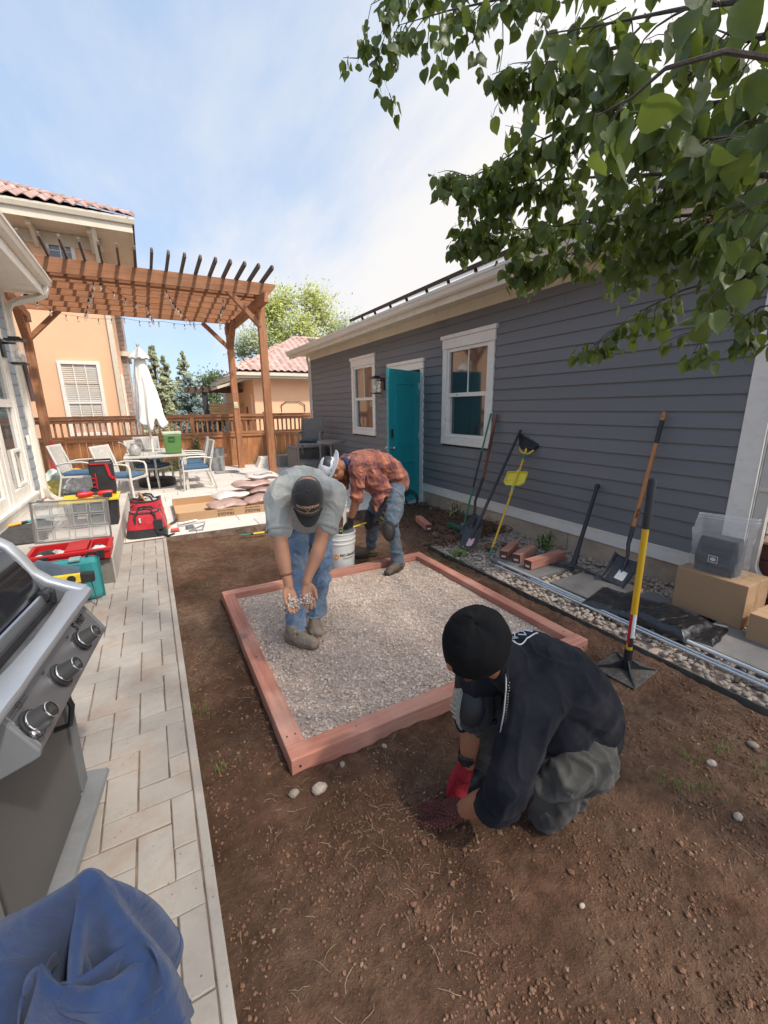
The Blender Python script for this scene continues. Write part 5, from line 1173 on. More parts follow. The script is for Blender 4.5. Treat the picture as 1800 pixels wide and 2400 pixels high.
toolbag(-.17, 6.33, .05, .42, .30, .40, -4, 'open red tool bag at the back with a hammer handle sticking up', True, 2)
toolbag(-.19, 5.96, .05, .46, .28, .31, -3, 'closed red and black tool bag in front, beside the step', False, 5)
ha = thing('hammer', 'hammer with a wooden handle sticking up out of the open tool bag', 'hammer', (-.2, 6.3, .4))
g = MB(); g.tube([(-.17, 6.28, .42), (-.235, 6.24, .57)], [.014, .017], 10); build('handle', g, M('pale_handle', (.62, .38, .18), rough=.5), ha, smooth=True)
g = MB(); g.tube([(-.20, 6.29, .41), (-.13, 6.27, .42)], .014, 8); build('head', g, SHOV, ha)
# small tools on the patio
def bar(pts, r, m_, name, lab, cat, group=None, n=8, flat=1.0):
    g = MB(); g.tube(pts, r, n, True, flat, (0, 0, 1)); return tag(build(name, g, m_, smooth=True), lab, cat, group)
g = MB(); g.box(.07, .17, 5.93, 5.99, .053, .095); tm_ = build('tape_measure', g, M('coral_red_plastic', (.60, .09, .075), rough=.4), bevel=.012); tag(tm_, 'small red tape measure lying right of the tool bags', 'tape measure')
g = MB(); g.box(.066, .174, 5.925, 5.935, .054, .062); build('belt_clip', g, BLKP, tm_)
sh_ = thing('garden_shears', 'black bladed shears with orange grips pointing at the carton corner', 'shears', (.12, 6.4, .06))
g = MB(); g.tube([(.05, 6.28, .07), (.14, 6.42, .08), (.26, 6.75, .11)], [.016, .02, .006], 8, True, .5, (0, 0, 1)); build('blade', g, SHOV, sh_, smooth=True)
for k, (a, b_) in enumerate((((.05, 6.28, .07), (-.02, 6.16, .066)), ((.07, 6.27, .07), (.04, 6.12, .066)))):
    g = MB(); g.tube([a, b_], .014, 8); build('grip', g, M('orange_grip', (.70, .20, .05), rough=.5), sh_, smooth=True)
bar([(.17, 6.26, .075), (.42, 6.36, .075)], .022, M('white_paper', (.75, .75, .72), rough=.7), 'paper_roll', 'rolled white papers beside the shears', 'paper', flat=.6)
bar([(.16, 6.17, .065), (.36, 6.22, .066), (.52, 6.25, .065)], .010, STEEL, 'steel_rod', 'dark steel rod lying in front of the carton', 'rod')
fs = thing('speed_square', 'open metal square lying at the patio edge in front of the carton', 'square', (.4, 5.95, .055))
g = MB(); g.beam((.28, 5.86, .062), (.44, 5.83, .062), .02, .01); g.beam((.44, 5.83, .062), (.50, 6.16, .062), .02, .01); g.beam((.28, 5.86, .062), (.46, 6.06, .062), .02, .01); build('blade', g, STEEL, fs)
g = MB(); g.obox((.30, 6.0, .075), (.10, .05, .05), (0, 0, .5)); build('clamp', g, GREYP, fs, bevel=.01)
pt = thing('yellow_gripped_bar', 'long bar with yellow grips lying in the soil against the patio edge', 'bar', (1.05, 5.5, 0))
for (x0, x1, m_, r_) in ((.86, .98, GRNT, .010), (.98, 1.02, BLKP, .012), (1.02, 1.16, YELP, .014), (1.16, 1.20, BLKP, .012), (1.20, 1.34, YELP, .013)):
    g = MB(); g.tube([(x0, 5.50 - (x0-.86)*.1, .005), (x1, 5.50 - (x1-.86)*.1, .005)], r_, 10); build('grip', g, m_, pt, smooth=True)
# ------------------------------------------------------------------ organiser, teal case, level, canvas, mat
og = thing('tool_organiser', 'open red tool organiser with clear compartment lid on the step edge', 'organiser', (-.77, 4.55, .3))
g = MB(); x0, x1, y0, y1 = -1.06, -.46, 4.36, 4.74; zb, zt = .302, .405
for q in ((x0, x1, y0, y0+.02, zb, zt), (x0, x1, y1-.02, y1, zb, zt), (x0, x0+.02, y0+.02, y1-.02, zb, zt), (x1-.02, x1, y0+.02, y1-.02, zb, zt)): g.box(*q)
for q in ((x0-.012, x1+.012, y0-.012, y0, zt-.03, zt), (x1, x1+.012, y0, y1, zt-.03, zt), (x0-.012, x0, y0, y1, zt-.03, zt)): g.box(*q)
g.box(x0, x1, y0, y1, zb, zb+.01); build('tray', g, REDP, og, bevel=.004)
for x in (-.97, -.57):
    g = MB(); g.box(x, x+.07, y0-.022, y0-.011, zb+.02, zt-.01); build('latch', g, BLKP, og, bevel=.003)
g = MB(); g.box(-.79, -.63, y0+.03, y1-.03, zb+.03, zt+.012); bn_ = build('inner_bin', g, REDP, og, bevel=.006)
g = MB(); g.box(-.80, -.79, y0+.02, y1-.02, zb+.01, zt-.005); g.box(-.62, -.61, y0+.02, y1-.02, zb+.01, zt-.005); build('divider', g, REDP, og)
rng = random.Random(6)
for i, (x, y, r_, m_) in enumerate(((-.95, 4.53, .07, BLKF), (-.87, 4.55, .055, M('grey_wrapper', (.55, .53, .53), rough=.3, var=.4, vs=20, bump=.9, bs=14, bd=.02)), (-.99, 4.46, .05, BAGC[0]), (-.55, 4.52, .055, BAGC[0]), (-.57, 4.62, .04, BLKF))):
    vv, ff = ico(3); g = MB(); off = V((i*3, 1, 5)); g.add([V((x, y, zb+.045)) + V((p.x*r_, p.y*r_*.9, p.z*r_*.75))*(1 + .5*abs(noise.noise(p*3 + off))) for p in vv], ff); build('wrapped_parts', g, m_, og, smooth=True, ang=40)
# clear lid standing open, tilted a little back
LM = Matrix.Translation((-.76, 4.75, .41)) @ Matrix.Rotation(radians(-7), 4, 'X') @ Matrix.Rotation(radians(2), 4, 'Y')
def lidbox(m_, a, b_, c0, c1, t0=0, t1=.02): 
    p = [LM @ V((x_, y_, z_)) for z_ in (c0, c1) for (x_, y_) in ((a, t0), (b_, t0), (b_, t1), (a, t1))]; m_.add(p, [(0, 3, 2, 1), (4, 5, 6, 7), (0, 1, 5, 4), (1, 2, 6, 5), (2, 3, 7, 6), (3, 0, 4, 7)])
g = MB(); lidbox(g, -.285, .285, .012, .375, .004, .008); ld = build('clear_lid', g, CLEAR, og)
g = MB()
for q in ((-.30, .30, 0, .012), (-.30, .30, .375, .387), (-.30, -.286, .012, .375), (.286, .30, .012, .375)): lidbox(g, *q, -.004, .03)
build('lid_rim', g, M('dark_clear_rim', (.16, .15, .14), rough=.3), ld, bevel=.003)
g = MB(); WELL = M('milky_plastic', (.52, .50, .46), rough=.35, alpha=.6)
for i, a in enumerate((-.27, -.145, .01, .145)):
    for j, c0 in enumerate((.025, .14, .255)):
        w_ = .115; h_ = .10
        for q in ((a, a+w_, c0, c0+.006), (a, a+w_, c0+h_-.006, c0+h_), (a, a+.006, c0+.006, c0+h_-.006), (a+w_-.006, a+w_, c0+.006, c0+h_-.006)): lidbox(g, *q, -.008, .006)
build('lid_cells', g, WELL, ld)
g = MB(); rng = random.Random(2); SCR = M('screws', (.05, .048, .045), rough=.4, metal=.6, var=.5, vs=90)
for (a, c0, w_, h_, n_) in ((-.26, .165, .11, .075, 420), (.155, .265, .09, .08, 360), (-.26, .035, .06, .06, 150), (.02, .27, .03, .06, 60), (.12, .19, .11, .05, 120)):
    for k in range(n_):
        u_ = rng.random(); v_ = rng.random()*(1-u_*.6) if w_ > .1 and n_ > 200 else rng.random(); p = LM @ V((a+u_*w_, .012 + rng.random()*.008, c0+v_*h_)); q = V((rng.gauss(0, 1), rng.gauss(0, .3), rng.gauss(0, 1))).normalized()*.007; g.tube([p-q, p+q], .0024, 3, False)
build('loose_screws', g, SCR, ld, kind='stuff')
g = MB()
for k in range(9):
    p = LM @ V((.045 + k*.009, .006, .20)); g.tube([p, LM @ V((.055 + k*.009, .006, .245))], .0028, 5)
build('drill_bits', g, M('pale_metal_tag', (.7, .68, .6)), ld)
for x in (-.98, -.54):
    g = MB(); p = LM @ V((x+.76,   .01, .39)); g.obox(p, (.05, .03, .02)); build('lid_catch', g, M('dark_clear_rim', (.1, .1, .1)), ld, bevel=.003)
tc_ = thing('teal_tool_case', 'teal plastic tool case standing upright in front of the concrete step', 'tool case', (-.68, 4.12, .05))
g = MB(); g.box(-.93, -.53, 4.05, 4.17, .052, .415); build('shell', g, TEALP, tc_, bevel=.035)
g = MB(); g.box(-.945, -.515, 4.105, 4.115, .048, .419); build('shell_seam', g, M('dark_teal', (.02, .16, .17), rough=.4), tc_, bevel=.004)
g = MB(); g.box(-.72, -.64, 4.04, 4.13, .408, .43); build('latch', g, M('grey_teal_latch', (.30, .42, .42), rough=.4), tc_, bevel=.006)
g = MB(); g.tube([(-.60, 4.11, .42), (-.59, 4.11, .45), (-.53, 4.11, .45), (-.52, 4.11, .41)], .011, 8); build('handle', g, BLKP, tc_, smooth=True)
lv = thing('spirit_level', 'yellow tool with black end cap leaning on the teal case', 'level', (-.75, 3.96, .3))
a = V((-.99, 3.88, .335)); b_ = V((-.60, 3.87, .325)); g = MB(); g.beam(a, b_, .035, .075); bo = build('body', g, YELP, lv, bevel=.008)
g = MB(); g.beam(b_ - V((.03, 0, 0)), b_ + V((.065, -.005, -.002)), .045, .088); build('end_cap', g, BLKP, lv, bevel=.014)
for s_ in (.42, .78):
    g = MB(); c = a.lerp(b_, s_); g.tube([c + V((0, -.019, 0)), c + V((0, -.0205, 0))], .03, 18, flat=1.0); build('grip_hole', g, BLKP, bo)
g = MB(); g.tube([(-.62, 3.93, .31), (-.57, 3.91, .26), (-.56, 3.90, .18), (-.555, 3.90, .09), (-.57, 3.91, .06)], .013, 6, True, .25, (1, 0, 0)); build('strap', g, BLKF, lv, smooth=True)
g = MB(); g.grid(26, 18, lambda u_, v_: V((-1.06 + u_*.42, 3.93 + v_*.12 + .02*sin(u_*6), .14 + .31*sin(pi*min(1, v_*.75+.1)) - .10*abs(u_-.42)*1.6 + .035*noise.noise(V((u_*3, v_*3, 1))) + .02*abs(noise.noise(V((u_*8, v_*5, 1)))))))
tag(build('canvas_bag', g, M('slate_canvas', (.075, .10, .135), rough=.9, kind='fabric', var=.15, foldh=6, bump=.5), smooth=True, ang=180, solid=.008), 'limp slate blue canvas bag slumped left of the teal case', 'bag')
mt = thing('door_mat', 'black ribbed rubber door mat on the concrete step by the house', 'door mat', (-1.36, 5.9, .3))
g = MB(); g.box(-1.62, -1.10, 5.28, 6.25, .302, .312); build('mat_base', g, BLKP, mt, bevel=.003)
g = MB()
for i in range(34):
    yy = 5.30 + i*.0275; g.tube([(-1.60 + k*.04, yy + .008*sin(k*1.1 + i*.7) + .010*sin(k*.35 + i), .314) for k in range(13)], .006, 4)
build('mat_ribs', g, M('grey_rubber', (.075, .072, .07), rough=.7, var=.4, vs=20), mt)
pr = thing('pruning_handle', 'orange and teal handled tool lying across the door mat edge', 'garden tool', (-1.35, 6.3, .32))
for (s0, s1, m_) in ((0, .30, M('orange_handle', (.70, .33, .05), rough=.5)), (.30, .42, BLKP), (.42, .80, TEALP), (.80, 1.0, TEALP)):
    a = V((-1.60, 6.12, .33)).lerp(V((-1.16, 6.44, .34)), s0); b_ = V((-1.60, 6.12, .33)).lerp(V((-1.16, 6.44, .34)), s1); g = MB(); g.tube([a, b_], .018, 10); build('handle_section', g, m_, pr, smooth=True)
kp = thing('black_knee_pads', 'pair of black knee pads dropped on the step by the downspout', 'knee pads', (-1.4, 7.3, .3))
for k in range(2):
    vv, ff = ico(3); g = MB(); g.add([V((-1.45 + k*.16, 7.2 + k*.05, .335)) + V((p.x*.12, p.y*.09, p.z*.04))*(1+.3*noise.noise(p*3+V((k, 0, 0)))) for p in vv], ff); build('pad', g, BLKF, kp, smooth=True)
    g = MB(); g.tube([(-1.52 + k*.16, 7.15, .33), (-1.45 + k*.16, 7.05, .36), (-1.36 + k*.16, 7.12, .33)], .012, 6, True, .3, (0, 0, 1)); build('strap', g, BLKF, kp, smooth=True)
g = MB(); g.box(-1.52, -1.0, 8.35, 8.85, .055, .10); tag(build('weathered_board', g, M('weathered_board', (.30, .26, .215), rough=.85, kind='wood', axis=0, grain=.5), bevel=.004), 'weathered grey board on the patio behind the step', 'board')
# ------------------------------------------------------------------ gas grill (built along its own axis, turned 8 degrees)
GA = V((sin(radians(8)), cos(radians(8)), 0)); GN = V((GA.y, -GA.x, 0)); GZ = V((0, 0, 1))
def G3(s_, n_, z_): return GA*s_ + GN*n_ + GZ*z_
gr = thing('gas_grill', 'stainless and black gas grill with three control knobs at the left edge of the path', 'grill', tuple(G3(1.43, -.62, .05)))
def gprism(poly, s0, s1, name, mat, par=None, **k):     # poly in (n, z), extruded along the grill
    g = MB(); g.prism(poly, lambda a, b_: G3(s0, a, b_), lambda a, b_: G3(s1, a, b_)); return build(name, g, mat, par or gr, **k)
pn = gprism([(-.562, .895), (-.552, .900), (-.494, .795), (-.496, .782), (-.51, .778), (-.60, .79), (-.60, .88)], 1.115, 1.73, 'control_panel', STEEL, bevel=.005)
gprism([(-.565, .897), (-.55, .903), (-.492, .796), (-.494, .780), (-.51, .772), (-.92, .60), (-.92, .90)], 1.098, 1.116, 'panel_end', GREYP, bevel=.004)
gprism([(-.565, .897), (-.55, .903), (-.492, .796), (-.494, .780), (-.51, .772), (-.6, .74), (-.6, .90)], 1.729, 1.745, 'panel_end', GREYP, bevel=.004)
pnv = V((.85, .527)).normalized()
def onp(s_, t_, out): # t_ 0..1 from top edge to bottom edge
    n_ = -.552 + .058*t_; z_ = .900 - .105*t_; return G3(s_, n_ + pnv.x*out, z_ + pnv.y*out)
PM = basis(GN*pnv.x + GZ*pnv.y, GA); K_D = M('knob_grey', (.055, .055, .055), rough=.45); CHRM = M('chrome_ring', (.75, .75, .77), rough=.15, metal=1)
for s_ in (1.565, 1.36, 1.15):
    c = onp(s_, .55, .002)
    g = MB(); g.lathe([(0, .0), (.036, .0), (.036, .004), (.029, .006), (.029, .010)], c, 28, PM); kb = build('control_knob', g, BLKP, pn, smooth=True)
    g = MB(); prof = []; 
    def kn(u_, v_):
        a = 2*pi*u_; r_ = (.0275 - .0060*v_)*(1 - .05*max(0, sin(10*a))**2*v_); return c + PM @ V((r_*cos(a), r_*sin(a), .010 + .042*v_))
    g.grid(60, 6, kn); build('knob_body', g, K_D, kb, smooth=True, ang=60)
    g = MB(); g.lathe([(.0275, .009), (.0288, .010), (.0288, .0125), (.0275, .0135)], c, 36, PM); g.lathe([(.0205, .0525), (.0215, .053), (.0215, .055), (.0195, .056)], c, 36, PM); build('knob_ring', g, CHRM, kb, smooth=True)
    g = MB(); g.lathe([(0, .0545), (.0195, .0545)], c, 24, PM); build('knob_face', g, BLKP, kb)
    g = MB(); g.prism([(-.004, -.016), (.004, -.016), (.009, -.002), (.004, .006), (.006, .016), (-.003, .010), (-.010, .014), (-.007, .002)], lambda a, b_: c + PM @ V((b_, a, .0548)), lambda a, b_: c + PM @ V((b_, a, .0560))); build('knob_mark', g, CHRM, kb)
    g = MB(); arc = [c + PM @ V((.040*cos(radians(a)), .040*sin(radians(a)), .0008)) for a in range(150, 391, 12)]; g.tube(arc, .0011, 4, False); g.tube([c + PM @ V((.040*cos(radians(150)) + .005*cos(t_), .040*sin(radians(150)) + .006 + .005*sin(t_), .0008)) for t_ in [k*pi/5 for k in range(10)]], .0007, 3, False, closed=True); build('dial_print', g, INK, kb)
    TM = Matrix.Translation(onp(s_ - .048, .30, .0012)) @ PM.to_4x4() @ Matrix.Rotation(pi, 4, 'Z') @ Matrix.Rotation(pi, 4, 'Z')
# lettering runs along the panel; x along the grill axis, y up the panel
XU = Matrix((GA, (GZ*.85 - GN*.527).normalized(), (GN*pnv.x + GZ*pnv.y))).transposed().to_4x4()
def ptext(s, size, s_, t_, **k): return text(s, size, INK, Matrix.Translation(onp(s_, t_, .0025)) @ XU, 'lettering', pn, **k)
ptext('S', .040, 1.600, .20, bold=.0015); ptext('PIRIT', .030, 1.655, .22, bold=.0012)
for s_ in (1.565, 1.36, 1.15):
    ptext('OFF', .010, s_ - .042, .18, bold=.0002); ptext('IGNITE', .006, s_ - .030, .28); ptext('START', .006, s_ - .030, .34)
    if s_ < 1.2:
        ptext('1', .012, s_ + .02, .12); ptext('2', .012, 1.132, .88)
for k, line in enumerate(('TO IGNITE THE GRILL OPEN THE LID FIRST', 'PUSH AND TURN KNOB TO START/HIGH', 'PUSH IGNITER BUTTON', 'WAIT 5 MINUTES IF BURNER', 'DOES NOT LIGHT', 'READ THE MANUAL')):
    text(line, .0048, INK, Matrix.Translation(onp(1.122, .10 + .075*k, .0025)) @ XU, 'lettering', pn, align='LEFT')
for (s_, t_) in ((1.17, .12), (1.132, .88)):
    g = MB(); c = onp(s_, t_, .0025); g.tube([c + PM @ V((.009*cos(a*pi/10), .009*sin(a*pi/10), 0)) for a in range(20)], .0006, 3, False, closed=True); build('print_ring', g, INK, pn)
c = onp(1.128, .70, .002); g = MB(); g.lathe([(0, 0), (.014, 0), (.014, .008), (.010, .009), (.011, .018), (.009, .019)], c, 20, PM); ig = build('igniter', g, CHRM, pn, smooth=True)
g = MB(); g.lathe([(.0095, .018), (.0085, .04), (.006, .046), (0, .046)], c, 16, PM); build('igniter_button', g, K_D, ig, smooth=True)
# front shelf band: sweeping cast rail
def sweep(pts, w_, h_, name, mat, par, **k):
    g = MB(); pts = [V(p) for p in pts]; m_ = []
    for i, p in enumerate(pts):
        t = (pts[min(i+1, len(pts)-1)] - pts[max(i-1, 0)]).normalized(); r_ = t.cross(GZ).normalized(); u_ = r_.cross(t).normalized(); ww = w_[i] if isinstance(w_, list) else w_
        for a in range(12):
            an = 2*pi*a/12; ca, sa = cos(an), sin(an); e = .55
            m_.append(p + r_*(abs(ca)**e*(1 if ca > 0 else -1))*ww/2 + u_*(abs(sa)**e*(1 if sa > 0 else -1))*h_/2)
    g.v = m_; n_ = len(pts); g.f = [(i*12+j, i*12+(j+1) % 12, (i+1)*12+(j+1) % 12, (i+1)*12+j) for i in range(n_-1) for j in range(12)] + [tuple(range(11, -1, -1)), tuple((n_-1)*12+j for j in range(12))]
    return build(name, g, mat, par, smooth=True, ang=50, **k)
sweep([G3(1.02, -.565, .935), G3(1.08, -.565, .938), G3(1.15, -.558, .94), G3(1.27, -.553, .942), G3(1.40, -.550, .943), G3(1.55, -.553, .943), G3(1.68, -.556, .942), G3(1.755, -.560, .942), G3(1.79, -.575, .942)], [.085, .085, .08, .066, .062, .066, .076, .086, .07], .032, 'front_rail', ALU, gr)
sweep([G3(1.775, -.545, .945), G3(1.785, -.60, .965), G3(1.785, -.655, .995), G3(1.785, -.695, 1.035), G3(1.785, -.72, 1.09), G3(1.785, -.75, 1.14), G3(1.785, -.80, 1.18), G3(1.785, -.9, 1.20)], .05, .030, 'end_casting', ALU, gr)
g = MB(); g.prism([(-.55, .93), (-.60, .955), (-.66, .99), (-.70, 1.04), (-.72, 1.09), (-.80, 1.15), (-.92, 1.16), (-.92, .90), (-.60, .88)], lambda a, b_: G3(1.755, a, b_), lambda a, b_: G3(1.765, a, b_)); build('end_panel', g, GREYP, gr)
g = MB(); c = G3(1.05, -.60, .935); g.tube([c - GA*.05, c + GA*.02], .032, 20); build('handle_end', g, GREYP, gr, smooth=True)
g = MB(); g.tube([c - GA*.051, c - GA*.0505], .012, 14); build('handle_socket', g, BLK, gr)
gprism([(-.58, .915), (-.58, .925), (-.66, .925), (-.66, .915)], 1.05, 1.755, 'warming_tray', M('smoked_steel', (.14, .13, .125), rough=.35, metal=.7, var=.5, vs=6), bevel=.002)
HOOD = M('black_enamel', (.008, .009, .013), rough=.10, var=.1, vs=3, bump=.02, bs=4, bd=.01, coat=.6, objvar=0)
hp = [(-.655, .928), (-.668, .99), (-.69, 1.05), (-.72, 1.10), (-.76, 1.15), (-.83, 1.19), (-.93, 1.20), (-1.0, 1.19), (-1.0, .93)]
ho = gprism(hp, .75, 1.742, 'hood', HOOD, smooth=True, ang=30)
gprism([(-.640, .927), (-.650, .972), (-.658, .974), (-.655, .927)], .75, 1.72, 'hood_lip', STEEL, ho)
gprism([(-.625, .926), (-.634, .944), (-.640, .944), (-.640, .926)], .75, 1.73, 'hood_gasket', BLK, ho)
g = MB(); g.obox(G3(1.73, -.648, .955), (.05, .03, .05)); g.tube([G3(1.70, -.648, .965), G3(1.755, -.648, .965)], .02, 10); build('hood_hinge', g, BLKP, ho, bevel=.004)
# cart
CARTM = M('cart_grey_enamel', (.082, .080, .078), rough=.42, var=.08, vs=3, bump=.05)
g = MB(); g.prism([(-.655, .78), (-.655, .16), (-.98, .16), (-.98, .78)], lambda a, b_: G3(1.06, a, b_), lambda a, b_: G3(1.70, a, b_)); build('cabinet', g, CARTM, gr)
g = MB(); g.prism([(-.636, .77), (-.636, .175), (-.653, .175), (-.653, .77)], lambda a, b_: G3(1.10, a, b_), lambda a, b_: G3(1.62, a, b_)); dr_ = build('cabinet_door', g, CARTM, gr, bevel=.004)
g = MB(); g.tube([G3(1.54, -.636, .70), G3(1.54, -.590, .69), G3(1.54, -.575, .62), G3(1.54, -.590, .55), G3(1.54, -.636, .54)], .009, 10, True, 1.2, GA); build('door_handle', g, BLKP, dr_, smooth=True)
g = MB(); g.prism([(-.630, .78), (-.640, .17), (-.67, .17), (-.67, .78)], lambda a, b_: G3(1.65, a, b_), lambda a, b_: G3(1.715, a, b_)); build('leg_panel', g, GREYP, gr, bevel=.004)
g = MB(); g.prism([(-.630, .78), (-.640, .17), (-.67, .17), (-.67, .78)], lambda a, b_: G3(1.02, a, b_), lambda a, b_: G3(1.085, a, b_)); build('leg_panel', g, GREYP, gr, bevel=.004)
g = MB(); g.prism([(-.512, .125), (-.505, .14), (-.512, .155), (-.60, .165), (-1.0, .165), (-1.0, .125)], lambda a, b_: G3(.95, a-.075, b_), lambda a, b_: G3(1.77, a-.075, b_)); build('bottom_shelf', g, M('dusty_grey_shelf', (.15, .155, .16), rough=.5, kind='scratch', sc=(.26, .2, .15), amt=.5, var=.15), gr, bevel=.004)
for s_ in (1.0, 1.72):
    g = MB(); c = G3(s_, -.68, .09); g.tube([c - GA*.015, c + GA*.015], .038, 16); build('caster', g, BLKP, gr, smooth=True)
# ------------------------------------------------------------------ blue cloth on a stool close to the camera
CLOB = M('blue_canvas', (.018, .036, .098), rough=.92, kind='fabric', var=.15, worn=.35, wornc=(.035, .072, .17), foldh=7, bump=.5, fold=10, objvar=0, spec=.2)
bt = thing('blue_cloth', 'crumpled blue canvas cloth heaped over a stool at the bottom left', 'cloth', (-.25, .77, .3))
import numpy as np
def cloth_drop(n, size, c0, rotz, caps, pins, steps=220, iters=14, squash=(1, 1), seed=1):
    """small position-based cloth: a square sheet dropped over capsules"""
    rs = np.random.RandomState(seed); u = (np.arange(n)/(n-1) - .5)*size; X, Y = np.meshgrid(u, u, indexing='ij'); h = size/(n-1)
    ca, sa = cos(rotz), sin(rotz); Pz = .004*np.sin(X*40 + rs.rand()*6) + .004*np.sin(Y*33 + X*20)
    p = np.stack([c0[0] + (X*ca - Y*sa)*squash[0], c0[1] + (X*sa + Y*ca)*squash[1], c0[2] + Pz + rs.randn(n, n)*.0008], -1); q = p.copy(); pin0 = [(a, b, p[a, b].copy() if t is None else np.array(t)) for a, b, t in pins]
    groups = []
    for dx, dy, L, st in ((1, 0, h, 1.), (0, 1, h, 1.), (1, 1, h*1.41421, .55), (1, -1, h*1.41421, .55), (3, 0, 3*h, .10), (0, 3, 3*h, .10)):
        step_ = max(abs(dx), abs(dy))*2
        for par in range(2):
            I, J = np.meshgrid(np.arange(n), np.arange(n), indexing='ij'); k = (I if dx else J)//max(abs(dx), abs(dy)) % 2 == par
            I2, J2 = I + dx, J + dy; ok = k & (I2 < n) & (J2 >= 0) & (J2 < n); groups.append((I[ok], J[ok], I2[ok], J2[ok], L, st))
    for s_ in range(steps):
        v = (p - q)*.93; q = p.copy(); p = p + v; p[..., 2] -= .00042
        for _ in range(iters):
            for a, b, c, d, L, st in groups:
                dlt = p[c, d] - p[a, b]; l = np.sqrt((dlt**2).sum(-1)) + 1e-9; cor = dlt*((l - L)/l*.5*st)[:, None]
                p[a, b] += cor; p[c, d] -= cor
            for A_, B_, ra, rb in caps:
                A_, B_ = np.array(A_), np.array(B_); ab = B_ - A_; t = np.clip(((p - A_)@ab)/(ab@ab), 0, 1); cp_ = A_ + t[..., None]*ab; r = ra + (rb-ra)*t; dv = p - cp_; l = np.sqrt((dv**2).sum(-1)) + 1e-9; m = l < r
                if m.any(): p[m] = cp_[m] + dv[m]*(r[m]/l[m])[:, None]; q[m] = q[m]*.1 + p[m]*.9
            for a, b, t in pin0: p[a, b] = t; q[a, b] = t
    return p
def cloth_obj(P, name):
    n = P.shape[0]; g = MB(); g.v = [V(tuple(x)) for x in P.reshape(-1, 3)]; g.f = [(i*n+j, (i+1)*n+j, (i+1)*n+j+1, i*n+j+1) for i in range(n-1) for j in range(n-1)]
    o = build(name, g, CLOB, bt, smooth=True, ang=180, solid=.0032, sub=1)
    for k_, idx in enumerate(([(i, 2) for i in range(n)], [(n-3, i) for i in range(n)], [(i, n-3) for i in range(n)], [(2, i) for i in range(n)])):
        h = MB(); h.tube([V(tuple(P[a, b])) for a, b in idx], .0026, 5, False); build('cloth_hem', h, CLOB, o, smooth=True)
    return o
CAPS = [((-.198, .765, .772), (-.225, .775, .30), .022, .055), ((-.345, .835, .655), (-.36, .84, .25), .035, .05), ((-.20, .765, .60), (-.13, .70, .55), .03, .04)]
n_ = 54; mid = n_//2
P1 = cloth_drop(n_, .60, (-.205, .765, .80), radians(25), CAPS, [(mid, mid, (-.198, .763, .797)), (mid+1, mid, None), (mid, mid+1, None), (mid-1, mid, None), (mid, mid-1, None)], squash=(.66, .66), seed=3)
cloth_obj(P1, 'cloth')
n_ = 42
P2 = cloth_drop(n_, .52, (-.21, .735, .695), radians(60), CAPS + [((-.21, .765, .74), (-.225, .775, .3), .062, .105)], [(n_//2, 3, (-.275, .735, .70)), (n_//2+10, 5, (-.185, .672, .672)), (n_//2+20, 9, (-.125, .715, .668))], squash=(.75, .75), seed=5)
cloth_obj(P2, 'cloth_fold')
g = MB(); g.box(-.30, -.17, .71, .84, .05, .42); build('stool', g, BLKP, bt)
# ------------------------------------------------------------------ tools leaning on the garage
def seg(pts, r, m_, par, name, n=12, **k):
    g = MB(); g.tube([V(p) for p in pts], r, n, **k); return build(name, g, m_, par, smooth=True)
def lerp(a, b_, t_): return V(a).lerp(V(b_), t_)
# green push broom
t = thing('push_broom', 'green handled push broom leaning by the right window, leftmost of the tools', 'broom', (3.42, 4.1, 0))
a, b_ = (3.955, 4.30, 1.50), (3.40, 4.10, .10)
seg([a, lerp(a, b_, .34)], .012, GRNT, t, 'handle_top'); seg([lerp(a, b_, .34), lerp(a, b_, .66)], .013, BLKP, t, 'handle_grip'); seg([lerp(a, b_, .66), b_], .012, GRNT, t, 'handle_lower')
g = MB(); g.beam((3.37, 4.36, .065), (3.33, 3.86, .06), .075, .055); build('head', g, M('dark_green_head', (.025, .10, .065), rough=.5), t, bevel=.008)
g = MB(); g.obox((3.39, 4.10, .105), (.05, .07, .05)); build('socket', g, GREYP, t, bevel=.006)
g = MB(); rng = random.Random(3)
for i in range(160): u_ = rng.random(); p = V((3.37, 4.35, .04)).lerp(V((3.33, 3.87, .035)), u_) + V((rng.uniform(-.03, .03), 0, 0)); g.tube([p, p + V((rng.uniform(-.01, .01), rng.uniform(-.01, .01), -.05))], .0022, 3, False)
build('bristles', g, BLKP, t, kind='stuff')
def blade(tip, top, width, nrm, label_mat, par, square=False, curl=.035):
    tip = V(tip); top = V(top); ax = (top - tip); L = ax.length; ax.normalize(); n_ = V(nrm); n_ = (n_ - ax*n_.dot(ax)).normalized(); sd_ = ax.cross(n_).normalized(); g = MB()
    def f(u_, v_):
        s_ = (u_-.5)*2; w_ = width/2*(1 if square else min(1, (v_*3.2)**.5 + .02)*(1-.06*v_)); rim = .0
        if square: rim = .045*max(0, abs(s_)-.82)/.18 
        return tip + ax*(L*v_) + sd_*(s_*w_) + n_*(curl*(s_*s_)*(.5+v_) + rim - .02*sin(pi*v_))
    g.grid(20, 16, f); bl = build('blade', g, SHOV, par, smooth=True, ang=180, solid=.003)
    g = MB(); g.grid(4, 3, lambda u_, v_: f(.38 + .34*u_ - (0 if square else .06), .22 + .34*v_) + n_*.003); build('sticker', g, WSTK if square else STKR, bl)
    return bl
t = thing('round_shovel', 'shovel with reddish-brown wooden handle leaning beside the right window', 'shovel', (3.3, 3.85, 0))
a, b_, c, d = V((3.955, 4.20, 1.50)), V((3.78, 4.20, .68)), V((3.60, 4.13, .40)), V((3.36, 3.86, .24))
seg([a, b_], [.019, .021], HANDLEB, t, 'handle'); seg([b_, lerp(b_, c, .8)], [.022, .018], SHOV, t, 'ferrule')
